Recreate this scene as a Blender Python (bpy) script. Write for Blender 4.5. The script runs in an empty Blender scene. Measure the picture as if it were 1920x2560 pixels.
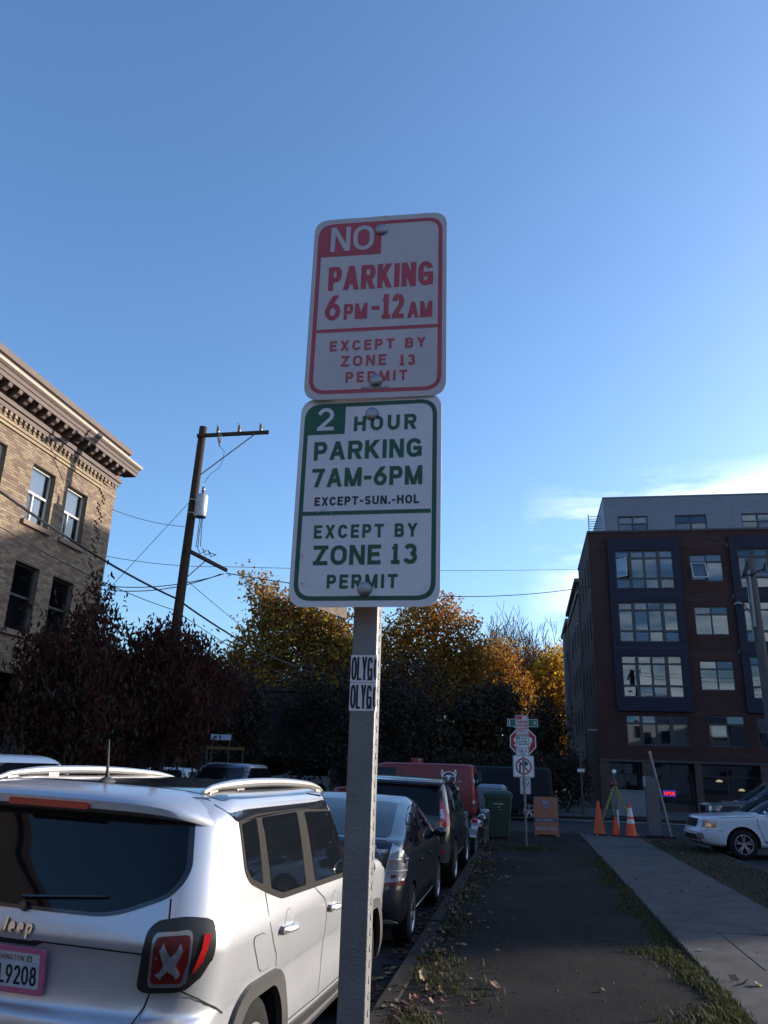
import bpy, bmesh, math, random
from mathutils import Vector, Matrix
from mathutils.bvhtree import BVHTree
random.seed(7)
SC = bpy.context.scene
COL = SC.collection
R = math.radians

# ------------------------------------------------------------------ camera
cam = bpy.data.cameras.new('camera')
cam.sensor_fit = 'VERTICAL'; cam.sensor_height = 36.0; cam.lens = 36.0 * 1950 / 2560
cam.clip_start = 0.05; cam.clip_end = 4000
co = bpy.data.objects.new('camera', cam); COL.objects.link(co)
co.matrix_world = (Matrix.Translation((0, 0, 1.60)) @ Matrix.Rotation(R(10.35), 4, 'Z')
                   @ Matrix.Rotation(R(90 + 18.3), 4, 'X') @ Matrix.Rotation(R(1.8), 4, 'Z'))
SC.camera = co

# ------------------------------------------------------------------ sky and sun (azimuth 58 deg right of the street, 13 deg high)
SUN_AZ, SUN_EL = 58.0, 13.2
w = bpy.data.worlds.new('World'); SC.world = w; w.use_nodes = True
N, L = w.node_tree.nodes, w.node_tree.links
bg = N['Background']; bg.inputs[1].default_value = 0.115
sky = N.new('ShaderNodeTexSky'); sky.sky_type = 'NISHITA'; sky.sun_disc = False
sky.sun_elevation = R(SUN_EL); sky.sun_rotation = R(SUN_AZ)
sky.altitude = 50; sky.air_density = 1.0; sky.dust_density = 1.6; sky.ozone_density = 4.2
hs = N.new('ShaderNodeHueSaturation'); hs.inputs['Saturation'].default_value = 1.02; hs.inputs['Hue'].default_value = 0.500
L.new(sky.outputs[0], hs.inputs['Color'])
# thin cirrus, low in the sunward half of the sky
tc = N.new('ShaderNodeTexCoord'); mp = N.new('ShaderNodeMapping')
mp.inputs['Scale'].default_value = (2.4, 2.4, 12.0); mp.inputs['Location'].default_value = (3.1, 0.7, 0.9)
L.new(tc.outputs['Generated'], mp.inputs[0])
nz = N.new('ShaderNodeTexNoise'); nz.inputs['Scale'].default_value = 1.6; nz.inputs['Detail'].default_value = 7; nz.inputs['Roughness'].default_value = 0.6
L.new(mp.outputs[0], nz.inputs[0])
cr = N.new('ShaderNodeMapRange'); cr.inputs[1].default_value = 0.43; cr.inputs[2].default_value = 0.60
L.new(nz.outputs[0], cr.inputs[0])
sx = N.new('ShaderNodeSeparateXYZ'); L.new(tc.outputs['Generated'], sx.inputs[0])
e1 = N.new('ShaderNodeMapRange'); e1.inputs[1].default_value = 0.36; e1.inputs[2].default_value = 0.30; L.new(sx.outputs[2], e1.inputs[0])
e2 = N.new('ShaderNodeMapRange'); e2.inputs[1].default_value = 0.0; e2.inputs[2].default_value = 0.15; L.new(sx.outputs[0], e2.inputs[0])
m1 = N.new('ShaderNodeMath'); m1.operation = 'MULTIPLY'; L.new(e1.outputs[0], m1.inputs[0]); L.new(e2.outputs[0], m1.inputs[1])
m2 = N.new('ShaderNodeMath'); m2.operation = 'MULTIPLY'; L.new(m1.outputs[0], m2.inputs[0]); L.new(cr.outputs[0], m2.inputs[1])
mx = N.new('ShaderNodeMix'); mx.data_type = 'RGBA'
L.new(m2.outputs[0], mx.inputs[0]); L.new(hs.outputs[0], mx.inputs[6]); mx.inputs[7].default_value = (5.6, 5.8, 6.1, 1)
L.new(mx.outputs[2], bg.inputs[0])

sl = bpy.data.lights.new('sun', 'SUN'); sl.energy = 2.9; sl.angle = R(0.55); sl.color = (1.0, 0.88, 0.74)
so = bpy.data.objects.new('sun', sl); COL.objects.link(so)
SUNV = Vector((math.sin(R(SUN_AZ)) * math.cos(R(SUN_EL)), math.cos(R(SUN_AZ)) * math.cos(R(SUN_EL)), math.sin(R(SUN_EL))))
so.rotation_euler = SUNV.to_track_quat('Z', 'Y').to_euler(); so.location = (30, 20, 40)

SC.view_settings.view_transform = 'Standard'; SC.view_settings.look = 'None'
SC.view_settings.exposure = 1.5; SC.view_settings.gamma = 1.0; SC.view_settings.use_curve_mapping = False
try:
    SC.cycles.max_bounces = 8; SC.cycles.use_denoising = True; SC.cycles.transparent_max_bounces = 16
except Exception: pass

# ------------------------------------------------------------------ materials
MATS = {}
def mk(name, col, rough=0.6, metal=0.0, var=0.0, vs=6.0, bump=0.0, bs=60.0, coat=0.0, col2=None, island=0.0, alpha=None,
       trans=0.0, emit=None, estr=1.0, stretch=None, spec=0.5, subsurf=0.0, detail=6, split=0.5, speck=0.0, ss=140.0, blot=0.0, bls=0.7):
    """Principled material; var mixes in a darker/lighter tone (or col2) with noise, island varies it per loose piece."""
    m = bpy.data.materials.new(name); m.use_nodes = True
    n, l = m.node_tree.nodes, m.node_tree.links
    p = n['Principled BSDF']
    p.inputs['Base Color'].default_value = (*col, 1); p.inputs['Roughness'].default_value = rough
    p.inputs['Metallic'].default_value = metal; p.inputs['Coat Weight'].default_value = coat; p.inputs['Coat Roughness'].default_value = 0.06
    p.inputs['Specular IOR Level'].default_value = spec
    m.diffuse_color = (*col, 1)
    src = None
    tcn = n.new('ShaderNodeTexCoord')
    cs = tcn.outputs['Object']
    if stretch:
        mpn = n.new('ShaderNodeMapping'); mpn.inputs['Scale'].default_value = stretch; l.new(cs, mpn.inputs[0]); cs = mpn.outputs[0]
    if var or col2:
        t = n.new('ShaderNodeTexNoise'); t.inputs['Scale'].default_value = vs; t.inputs['Detail'].default_value = detail; t.inputs['Roughness'].default_value = 0.65
        l.new(cs, t.inputs[0])
        r = n.new('ShaderNodeMapRange'); r.inputs[1].default_value = split - 0.2; r.inputs[2].default_value = split + 0.2; l.new(t.outputs[0], r.inputs[0])
        c2 = col2 if col2 else tuple(max(0, c * (1 - var)) for c in col)
        c1 = col if col2 else tuple(min(1, c * (1 + var)) for c in col)
        x = n.new('ShaderNodeMix'); x.data_type = 'RGBA'; l.new(r.outputs[0], x.inputs[0])
        x.inputs[6].default_value = (*c1, 1); x.inputs[7].default_value = (*c2, 1)
        src = x.outputs[2]
    if island:
        g = n.new('ShaderNodeNewGeometry')
        oi_ = n.new('ShaderNodeObjectInfo')
        ad = n.new('ShaderNodeMath'); ad.operation = 'ADD'; l.new(g.outputs['Random Per Island'], ad.inputs[0]); l.new(oi_.outputs['Random'], ad.inputs[1])
        fr = n.new('ShaderNodeMath'); fr.operation = 'FRACT'; l.new(ad.outputs[0], fr.inputs[0])
        mr = n.new('ShaderNodeMapRange'); mr.inputs[3].default_value = 1 - island; mr.inputs[4].default_value = 1 + island; l.new(fr.outputs[0], mr.inputs[0])
        h = n.new('ShaderNodeHueSaturation'); l.new(mr.outputs[0], h.inputs['Value'])
        hr = n.new('ShaderNodeMapRange'); hr.inputs[3].default_value = 0.5 - island * 0.06; hr.inputs[4].default_value = 0.5 + island * 0.06; l.new(fr.outputs[0], hr.inputs[0])
        l.new(hr.outputs[0], h.inputs['Hue'])
        if src: l.new(src, h.inputs['Color'])
        else: h.inputs['Color'].default_value = (*col, 1)
        src = h.outputs[0]
    for amt, sc_, dt in ((speck, ss, 2), (blot, bls, 8)):
        if not amt: continue
        t = n.new('ShaderNodeTexNoise'); t.inputs['Scale'].default_value = sc_; t.inputs['Detail'].default_value = dt; t.inputs['Roughness'].default_value = 0.7; l.new(cs, t.inputs[0])
        r = n.new('ShaderNodeMapRange'); r.inputs[1].default_value = 0.35; r.inputs[2].default_value = 0.65; r.inputs[3].default_value = 1 - amt; r.inputs[4].default_value = 1 + amt; l.new(t.outputs[0], r.inputs[0])
        h = n.new('ShaderNodeHueSaturation'); l.new(r.outputs[0], h.inputs['Value'])
        if src: l.new(src, h.inputs['Color'])
        else: h.inputs['Color'].default_value = (*col, 1)
        src = h.outputs[0]
    if src: l.new(src, p.inputs['Base Color'])
    if bump:
        t = n.new('ShaderNodeTexNoise'); t.inputs['Scale'].default_value = bs; t.inputs['Detail'].default_value = 5; l.new(cs, t.inputs[0])
        b = n.new('ShaderNodeBump'); b.inputs['Strength'].default_value = bump; b.inputs['Distance'].default_value = 0.01
        l.new(t.outputs[0], b.inputs['Height']); l.new(b.outputs[0], p.inputs['Normal'])
    if trans:
        td = n.new('ShaderNodeBsdfTranslucent'); ms = n.new('ShaderNodeMixShader'); ms.inputs[0].default_value = trans
        if src: l.new(src, td.inputs[0])
        else: td.inputs[0].default_value = (*col, 1)
        l.new(p.outputs[0], ms.inputs[1]); l.new(td.outputs[0], ms.inputs[2]); l.new(ms.outputs[0], n['Material Output'].inputs[0])
    if emit:
        p.inputs['Emission Color'].default_value = (*emit, 1); p.inputs['Emission Strength'].default_value = estr
    MATS[name] = m
    return m

def glass_mat(name, tint, alpha):
    """Window glass: mirror-like reflection over a tinted see-through pane."""
    m = bpy.data.materials.new(name); m.use_nodes = True
    n, l = m.node_tree.nodes, m.node_tree.links
    n.remove(n['Principled BSDF'])
    gl = n.new('ShaderNodeBsdfGlossy'); gl.inputs['Roughness'].default_value = 0.02; gl.inputs[0].default_value = (0.74, 0.87, 1.0, 1)
    tr = n.new('ShaderNodeBsdfTransparent'); tr.inputs[0].default_value = (*tint, 1)
    fr = n.new('ShaderNodeFresnel'); fr.inputs[0].default_value = 1.55
    mr = n.new('ShaderNodeMath'); mr.operation = 'MULTIPLY_ADD'; mr.inputs[1].default_value = 1.0; mr.inputs[2].default_value = alpha
    l.new(fr.outputs[0], mr.inputs[0])
    ms = n.new('ShaderNodeMixShader'); l.new(mr.outputs[0], ms.inputs[0]); l.new(tr.outputs[0], ms.inputs[1]); l.new(gl.outputs[0], ms.inputs[2])
    l.new(ms.outputs[0], n['Material Output'].inputs[0])
    MATS[name] = m
    return m

# ------------------------------------------------------------------ mesh builder
class MB:
    def __init__(s): s.v = []; s.f = []; s.m = []
    def add(s, vs, fs, mi=0):
        o = len(s.v); s.v += [tuple(v) for v in vs]
        for f in fs: s.f.append(tuple(i + o for i in f)); s.m.append(mi)
    def box(s, x0, x1, y0, y1, z0, z1, mi=0):
        s.add([(x0,y0,z0),(x1,y0,z0),(x1,y1,z0),(x0,y1,z0),(x0,y0,z1),(x1,y0,z1),(x1,y1,z1),(x0,y1,z1)],
              [(0,3,2,1),(4,5,6,7),(0,1,5,4),(1,2,6,5),(2,3,7,6),(3,0,4,7)], mi)
        return s
    def obox(s, c, M, hx, hy, hz, mi=0):
        c = Vector(c); vs = []
        for z in (-hz, hz):
            for x, y in ((-hx,-hy),(hx,-hy),(hx,hy),(-hx,hy)): vs.append(c + M @ Vector((x, y, z)))
        s.add(vs, [(0,3,2,1),(4,5,6,7),(0,1,5,4),(1,2,6,5),(2,3,7,6),(3,0,4,7)], mi)
        return s
    def bar(s, p, q, wd, ht, up=(0, 0, 1), mi=0):
        p, q = Vector(p), Vector(q); d = (q - p); ln = d.length; d.normalize()
        u = Vector(up); sd = d.cross(u)
        if sd.length < 1e-4: sd = d.cross(Vector((1, 0, 0)))
        sd.normalize(); u = sd.cross(d)
        M = Matrix((sd, d, u)).transposed()
        return s.obox((p + q) / 2, M, wd / 2, ln / 2, ht / 2, mi)
    def tube(s, pts, r, n=8, cap=True, mi=0):
        pts = [Vector(p) for p in pts]; k = len(pts)
        rs = r if isinstance(r, (list, tuple)) else [r] * k
        vs, fs = [], []
        ref = None
        for i, p in enumerate(pts):
            d = (pts[min(i + 1, k - 1)] - pts[max(i - 1, 0)])
            d = d.normalized() if d.length > 1e-9 else Vector((0, 0, 1))
            if ref is None: ref = Vector((0, 0, 1)) if abs(d.z) < 0.9 else Vector((1, 0, 0))
            a = d.cross(ref); a = a.normalized() if a.length > 1e-6 else d.orthogonal().normalized()
            b = d.cross(a); ref = -b if False else a.cross(d)
            for j in range(n):
                t = 2 * math.pi * j / n; vs.append(p + (a * math.cos(t) + b * math.sin(t)) * rs[i])
        for i in range(k - 1):
            for j in range(n):
                fs.append((i*n+j, i*n+(j+1)%n, (i+1)*n+(j+1)%n, (i+1)*n+j))
        if cap: fs += [tuple(range(n))[::-1], tuple((k-1)*n + j for j in range(n))]
        s.add(vs, fs, mi); return s
    def lathe(s, prof, c=(0,0,0), M=None, n=24, mi=0, cap=True):
        M = M or Matrix.Identity(3); c = Vector(c); vs, fs = [], []
        for r, z in prof:
            for j in range(n):
                t = 2 * math.pi * j / n; vs.append(c + M @ Vector((r * math.cos(t), r * math.sin(t), z)))
        k = len(prof)
        for i in range(k - 1):
            for j in range(n): fs.append((i*n+j, i*n+(j+1)%n, (i+1)*n+(j+1)%n, (i+1)*n+j))
        if cap: fs += [tuple(range(n))[::-1], tuple((k-1)*n+j for j in range(n))]
        s.add(vs, fs, mi); return s
    def prism(s, poly, f, d0, d1, mi=0):
        """extrude a 2-D polygon; f(u, v, d) gives the 3-D point"""
        n = len(poly); vs = [f(u, v, d0) for u, v in poly] + [f(u, v, d1) for u, v in poly]
        s.add(vs, [tuple(range(n))[::-1], tuple(range(n, 2*n))] + [(i, (i+1)%n, n+(i+1)%n, n+i) for i in range(n)], mi); return s
    def ico(s, c, r, sub=1, sc=(1,1,1), mi=0):
        bm = bmesh.new(); bmesh.ops.create_icosphere(bm, subdivisions=sub, radius=r)
        vs = [(c[0]+v.co.x*sc[0], c[1]+v.co.y*sc[1], c[2]+v.co.z*sc[2]) for v in bm.verts]
        s.add(vs, [tuple(v.index for v in f.verts) for f in bm.faces], mi); bm.free(); return s

def obj(name, mb, mats, parent=None, loc=None, smooth=False, bevel=0.0, fix=False, ang=35):
    me = bpy.data.meshes.new(name); me.from_pydata(mb.v, [], mb.f)
    if not isinstance(mats, (list, tuple)): mats = [mats]
    for m in mats: me.materials.append(m)
    if len(mats) > 1: me.polygons.foreach_set('material_index', mb.m)
    if fix:
        bm = bmesh.new(); bm.from_mesh(me); bmesh.ops.recalc_face_normals(bm, faces=bm.faces); bm.to_mesh(me); bm.free()
    if smooth:
        me.polygons.foreach_set('use_smooth', [True] * len(me.polygons))
        try: me.set_sharp_from_angle(angle=R(ang))
        except Exception: pass
    me.update()
    o = bpy.data.objects.new(name, me); COL.objects.link(o)
    if parent: o.parent = parent
    if loc: o.location = loc
    if bevel:
        b = o.modifiers.new('bevel', 'BEVEL'); b.width = bevel; b.segments = 2; b.limit_method = 'ANGLE'; b.angle_limit = R(40)
    return o
def tag(o, label=None, cat=None, group=None, kind=None):
    if label: o['label'] = label
    if cat: o['category'] = cat
    if group: o['group'] = group
    if kind: o['kind'] = kind
    return o
def thing(name, label, cat, loc=(0,0,0), rz=0.0, group=None, rot=None):
    o = bpy.data.objects.new(name, None); COL.objects.link(o); o.location = loc
    o.rotation_euler = rot if rot else (0, 0, rz); o.empty_display_size = 0.2
    return tag(o, label, cat, group)
def structure(name, mb, mats, **k):
    o = obj(name, mb, mats, **k); o['kind'] = 'structure'; return o
def copy_tree(o, parent=None):
    c = o.copy(); COL.objects.link(c)
    if parent: c.parent = parent
    for ch in list(o.children): copy_tree(ch, c)
    return c
def rpoly(pts, r, n=5):
    """round the corners of a polygon; r is one radius or one per corner"""
    out = []; k = len(pts); rs = r if isinstance(r, (list, tuple)) else [r] * k
    for i in range(k):
        p = Vector(pts[i]).to_2d(); a = (Vector(pts[i-1]).to_2d() - p); b = (Vector(pts[(i+1) % k]).to_2d() - p)
        q = min(rs[i], a.length * 0.49, b.length * 0.49)
        if q < 1e-5: out.append(tuple(p)); continue
        a.normalize(); b.normalize(); s, e = p + a * q, p + b * q
        for j in range(n + 1):
            t = j / n; out.append(tuple(s * (1-t)**2 + p * 2*t*(1-t) + e * t*t))
    return out

# ------------------------------------------------------------------ lettering: a stroke font of straight bars and arcs
def arc(cx, cy, rx, ry, a0, a1, n=10):
    return [(cx + rx*math.cos(R(a0 + (a1-a0)*i/n)), cy + ry*math.sin(R(a0 + (a1-a0)*i/n))) for i in range(n+1)]
def rbowl(x0, x1, y0, y1, n=8):
    """a bowl like the right side of P, D, B: from (x0,y1) right, round and back to (x0,y0)"""
    ry = (y1-y0)/2; rx = min(ry, (x1-x0)*0.55)
    return [(x0, y1)] + arc(x1-rx, (y0+y1)/2, rx, ry, 90, -90, n) + [(x0, y0)]
def oval(x0=0, x1=1, y0=0, y1=1):
    rx, ry = (x1-x0)/2, (y1-y0)*0.36
    return arc(x0+rx, y1-ry, rx, ry, 0, 180, 10) + arc(x0+rx, y0+ry, rx, ry, 180, 360, 10) + [(x1, y1-ry)]
GL = {
 'A': (0.95, [[(0,0),(.5,1),(1,0)], [(.2,.28),(.8,.28)]]), 'B': (0.8, [[(0,0),(0,1)], rbowl(0,.95,.52,1), rbowl(0,1,0,.52)]),
 'C': (0.85, [arc(.5,.66,.5,.34,15,180,9)+arc(.5,.34,.5,.34,180,345,9)]), 'D': (0.85, [[(0,0),(0,1)], rbowl(0,1,0,1)]),
 'E': (0.72, [[(1,1),(0,1),(0,0),(1,0)], [(0,.52),(.85,.52)]]), 'G': (0.88, [arc(.5,.66,.5,.34,18,180,9)+arc(.5,.34,.5,.34,180,335,9), [(1,.46),(1,.06)], [(1,.46),(.6,.46)]]),
 'H': (0.85, [[(0,0),(0,1)], [(1,0),(1,1)], [(0,.52),(1,.52)]]), 'I': (0.0, [[(.5,0),(.5,1)]]), 'K': (0.88, [[(0,0),(0,1)], [(0,.32),(.95,1)], [(.36,.56),(1,0)]]),
 'L': (0.68, [[(0,1),(0,0),(1,0)]]), 'M': (1.05, [[(0,0),(0,1),(.5,0),(1,1),(1,0)]]), 'N': (0.85, [[(0,0),(0,1),(1,0),(1,1)]]),
 'O': (0.9, [oval()]), 'P': (0.78, [[(0,0),(0,1)], rbowl(0,1,.44,1)]), 'R': (0.85, [[(0,0),(0,1)], rbowl(0,1,.46,1), [(.5,.46),(1,0)]]),
 'S': (0.8, [arc(.5,.75,.48,.25,20,270,10)+arc(.5,.25,.5,.25,90,-160,10)]), 'T': (0.82, [[(0,1),(1,1)], [(.5,0),(.5,1)]]),
 'U': (0.85, [[(0,1),(0,.34)]+arc(.5,.34,.5,.34,180,360,9)+[(1,1)]]), 'V': (0.9, [[(0,1),(.5,0),(1,1)]]), 'W': (1.2, [[(0,1),(.25,0),(.5,.9),(.75,0),(1,1)]]),
 'X': (0.88, [[(0,0),(1,1)], [(0,1),(1,0)]]), 'Y': (0.9, [[(0,1),(.5,.45),(1,1)], [(.5,0),(.5,.45)]]), 'Z': (0.82, [[(0,1),(1,1),(0,0),(1,0)]]),
 '0': (0.8, [oval()]), '1': (0.46, [[(.5,1),(.5,0)], [(.05,.80),(.5,.97)], [(0,0),(1,0)]]), '2': (0.78, [arc(.5,.7,.48,.3,170,-25,9)+[(.02,0),(1,0)]]),
 '3': (0.78, [arc(.46,.74,.44,.26,160,-80,9), arc(.46,.27,.5,.27,80,-165,9)]), '4': (0.85, [[(.75,0),(.75,1),(0,.3),(1,.3)]]),
 '5': (0.78, [[(.9,1),(.12,1),(.06,.5)]+arc(.46,.32,.5,.32,130,-160,9)]), '6': (0.8, [[(.78,1),(.2,.62)], arc(.5,.31,.5,.31,0,360,16)]),
 '7': (0.78, [[(0,1),(1,1),(.3,0)]]), '8': (0.8, [arc(.5,.75,.42,.25,0,360,14), arc(.5,.26,.5,.26,0,360,14)]), '9': (0.8, [arc(.5,.69,.5,.31,0,360,16), [(.22,0),(.86,.48)]]),
 '-': (0.42, [[(0,.42),(1,.42)]]), '.': (0.0, [[(.5,0.0),(.5,.06)]]), ' ': (0.4, []),
 'e': (0.6, [[(0.02,.34),(1,.34)]+arc(.5,.34,.5,.34,0,300,14)]), 'p': (0.62, [[(0,-.35),(0,.68)], arc(.5,.34,.5,.34,0,360,14)]), 'r': (0.4, [[(0,0),(0,.66)], arc(.75,.3,.75,.36,180,60,6)]),
 'o': (0.62, [arc(.5,.34,.5,.34,0,360,14)]), 'J': (0.6, [[(1,1),(1,.2)]+arc(.5,.2,.5,.3,0,-150,8)]),
}
def text_mb(mb, text, x0, x1, y0, y1, t, f, gap=None, mi=0, z=0.0, dz=0.00004):
    """lay TEXT out in the box x0..x1, y0..y1 with stroke width t; f(u, v, d) places it, d grows out of the surface"""
    H = y1 - y0
    gap = 0.24 * H if gap is None else gap
    ws = [GL[c][0] * H for c in text]; fixed = sum(t if GL[c][0] >= 0 and c != ' ' else 0 for c in text)
    tot = sum(max(0, q - t) if c not in 'I. ' else (q if c == ' ' else 0) for q, c in zip(ws, text)) + gap * (len(text) - 1)
    k = (x1 - x0 - fixed) / tot if tot > 0 else 1.0
    x = x0; lay = 0
    for c, q in zip(text, ws):
        gw = max(0, q - t) * k if c not in 'I. ' else (q * k if c == ' ' else 0)
        if c == ' ': x += gw + gap * k; continue
        for st in GL[c][1]:
            pts = []
            for a, b in st:
                q = Vector((x + t/2 + a * gw if c not in 'I.' else x + t/2, y0 + t/2 + b * (H - t)))
                if not pts or (q - pts[-1]).length > 1e-7: pts.append(q)
            closed = (pts[0] - pts[-1]).length < 1e-6 and len(pts) > 3
            runs = []
            if closed: runs = [(pts[:-1], True)]
            else:
                cur = [pts[0]]
                for i in range(1, len(pts)):
                    cur.append(pts[i])
                    if i < len(pts) - 1 and (pts[i] - pts[i-1]).angle(pts[i+1] - pts[i]) > R(40): runs.append((cur, False)); cur = [pts[i]]
                runs.append((cur, False))
            lim = lambda vx, vy: (min(max(vx, x - .0*t), x + gw + t), min(max(vy, y0 - (0.4*H if c == 'p' else 0)), y1))
            for pp_, cl in runs:
                d = z + lay * dz; lay = (lay + 1) % 5
                if len(pp_) == 2 and not cl:
                    p, q = pp_; e = q - p
                    if abs(e.y) > 0.22 * abs(e.x) and abs(e.x) > 1e-7:      # slanted bar, cut level at both ends
                        if p.y > q.y: p, q = q, p
                        e = q - p; hw = t/2 * e.length / abs(e.y); sl = e.x / e.y
                        ya = y0 if p.y - y0 < t*.6 else p.y; yb = y1 if y1 - q.y < t*.6 else q.y
                        xa, xb = p.x + (ya - p.y)*sl*.0 , q.x
                        mb.add([f(*lim(xa - hw, ya), d), f(*lim(xa + hw, ya), d), f(*lim(xb + hw, yb), d), f(*lim(xb - hw, yb), d)], [(0, 1, 2, 3)], mi)
                        continue
                n = len(pp_); left, right = [], []
                for i, p in enumerate(pp_):
                    a = pp_[i-1] if (i > 0 or cl) else None; b = pp_[(i+1) % n] if (i < n-1 or cl) else None
                    d1 = (p - a).normalized() if a is not None else None; d2 = (b - p).normalized() if b is not None else None
                    if d1 is None: d1 = d2
                    if d2 is None: d2 = d1
                    n1 = Vector((-d1.y, d1.x)); n2 = Vector((-d2.y, d2.x)); m = n1 + n2
                    m = m / max(0.35, m.dot(n1)) if m.length > 1e-4 else n1
                    q0 = p
                    if not cl and i == 0 and (abs(d2.x) < .1 or abs(d2.y) < .1): q0 = p - d2 * t/2
                    if not cl and i == n-1 and (abs(d1.x) < .1 or abs(d1.y) < .1): q0 = p + d1 * t/2
                    left.append(q0 + m * t/2); right.append(q0 - m * t/2)
                vs = [f(*lim(v.x, v.y), d) for v in left] + [f(*lim(v.x, v.y), d) for v in right]
                mb.add(vs, [(i, n + i, n + (i+1) % n, (i+1) % n) for i in range(n if cl else n - 1)], mi)
        x += gw + t + gap * k
    return mb
# ------------------------------------------------------------------ setting: ground, roads, kerbs, sidewalks
def sstep(a, b, x):
    t = min(1, max(0, (x - a) / (b - a))); return t * t * (3 - 2 * t)
def zroad(x, y):
    crown = 0.17 * (1 - min(1, abs(x + 5.55) / 4.43)) * (1 - sstep(20, 25.5, y))
    return -0.20 + 0.08 * sstep(20, 25.5, y) + crown
asphalt = mk('asphalt', (0.034, 0.034, 0.037), 0.9, spec=.15, var=0.35, vs=1.5, bump=0.5, bs=220)
dirt = mk('packed_dirt', (0.017, 0.0165, 0.017), 0.95, spec=.08, col2=(0.030, 0.026, 0.023), vs=.9, bump=0.9, bs=90, split=0.55, speck=.35, ss=120, blot=.28, bls=.55)
concrete = mk('concrete', (0.10, 0.097, 0.096), 0.9, spec=.12, col2=(0.068, 0.066, 0.065), vs=1.3, bump=0.45, bs=160, speck=.16, ss=170, blot=.22, bls=3.5)
kerbm = mk('kerb_concrete', (0.048, 0.045, 0.043), 0.9, spec=.08, col2=(0.026, 0.023, 0.021), vs=3, bump=0.4, bs=120)
soil = mk('soil', (0.034, 0.027, 0.021), 0.95, spec=.1, col2=(0.05, 0.034, 0.024), vs=3, bump=0.8, bs=60)
farm = mk('far_ground', (0.07, 0.07, 0.05), 0.95, var=0.3, vs=0.2)
linem = mk('road_paint', (0.62, 0.62, 0.58), 0.7, var=0.2, vs=9)

def grid(x0, x1, y0, y1, nx, ny, zf):
    mb = MB(); vs = []
    for j in range(ny + 1):
        for i in range(nx + 1):
            x = x0 + (x1-x0)*i/nx; y = y0 + (y1-y0)*j/ny; vs.append((x, y, zf(x, y)))
    mb.add(vs, [(j*(nx+1)+i, j*(nx+1)+i+1, (j+1)*(nx+1)+i+1, (j+1)*(nx+1)+i) for j in range(ny) for i in range(nx)])
    return mb
structure('ground', MB().box(-1500, 1500, -300, 2500, -1.0, -0.30), farm)
structure('road', grid(-9.98, -1.12, -25, 25.5, 20, 50, zroad), asphalt, smooth=True)
structure('cross_road', grid(-90, 90, 25.5, 36.0, 60, 6, lambda x, y: -0.12), asphalt)
structure('parking_lot', grid(4.45, 80, -25, 25.3, 20, 20, lambda x, y: -0.118), asphalt)

rs = random.Random(3)
def zstrip(x, y): return 0.012*math.sin(1.7*x+0.9*y) + 0.010*math.sin(3.1*x-1.3*y) - 0.02*sstep(0.9, 1.5, abs(x-0.25))
structure('planting_strip', grid(-0.97, 1.5, -12, 25.3, 16, 120, zstrip), dirt, smooth=True)
structure('verge', grid(3.1, 4.3, -12, 25.3, 8, 80, lambda x, y: 0.03*math.sin(2*x+y) * 0.4 - 0.01), soil, smooth=True)

# kerbs, laid as stones about 1.8 m long
def kerb(name, a, b, w0, w1, zt, zb, axis):
    mb = MB()
    root = structure(name, mb.box(*((w0 + .01, w1 - .01, a, b) if axis == 'y' else (a, b, w0 + .01, w1 - .01)), zb, zt - 0.04), kerbm)
    p = a; first = None
    while p < b - 0.1:
        q = min(p + 1.83, b); m = MB()
        if axis == 'y': m.box(w0, w1, -(q-p)/2 + .006, (q-p)/2 - .006, zb, zt)
        else: m.box(-(q-p)/2 + .006, (q-p)/2 - .006, w0, w1, zb, zt)
        if first and abs((q-p) - 1.83) < 1e-6: s = first.copy(); COL.objects.link(s)
        else: s = obj('kerb_stone', m, kerbm, parent=root, bevel=0.012)
        if first is None: first = s
        s.parent = root
        s.location = (0, (p+q)/2, 0) if axis == 'y' else ((p+q)/2, 0, 0)
        s.location.z += rs.uniform(-.006, .006)
        p = q
    return root
kerb('street_kerb', -3.0, 25.3, -1.12, -0.97, 0.0, -0.30, 'y')
kerb('parking_lot_kerb', 5.0, 24.7, 4.3, 4.45, 0.005, -0.30, 'y')
kerb('corner_kerb', -1.12, 4.45, 25.3, 25.47, -0.005, -0.30, 'x')
kerb('far_kerb', -30, 30, 36.0, 36.16, 0.0, -0.30, 'x')
kerb('opposite_kerb', 4, 25.3, -10.13, -9.98, 0.0, -0.30, 'y')

# sidewalks: slabs with open joints
def walk(name, x0, x1, ys, zt, splits={}):
    root = structure(name, MB().box(x0 + .02, x1 - .02, ys[0], ys[-1], zt - .22, zt - .035), soil)
    for k, (a, b) in enumerate(zip(ys[:-1], ys[1:])):
        cuts = [x0] + splits.get(k, []) + [x1]
        for c, d in zip(cuts[:-1], cuts[1:]):
            m = MB().box(c + .005, d - .005, a + .006, b - .006, zt - .15, zt)
            o = obj('concrete_slab', m, concrete, parent=root, bevel=0.010)
            o.rotation_euler = (rs.uniform(-.0006, .0006), rs.uniform(-.001, .001), 0); o.location.z = rs.uniform(-.004, .006)
    return root
ys = [10.1 + 1.83 * k for k in range(-8, 8)] + [25.3]
walk('sidewalk', 1.5, 3.1, ys, 0.012, {7: [2.04]})
root = structure('far_sidewalk', MB().box(-60, 60, 36.16, 46.2, -.3, -0.02), concrete)
for i in range(18):
    for j in range(2):
        obj('concrete_slab', MB().box(-14 + i*1.8 + .006, -12.2 + i*1.8 - .006, 36.2 + j*1.9, 38.09 + j*1.9, -.15, 0.0), concrete, parent=root)
structure('opposite_sidewalk', MB().box(-15, -10.13, -20, 25.3, -.3, -0.004), concrete)
woods = mk('dark_wooded_hill', (0.022, 0.022, 0.012), .95, spec=.05, var=.5, vs=.25, blot=.5, bls=.8)
hr = random.Random(6)
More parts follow.
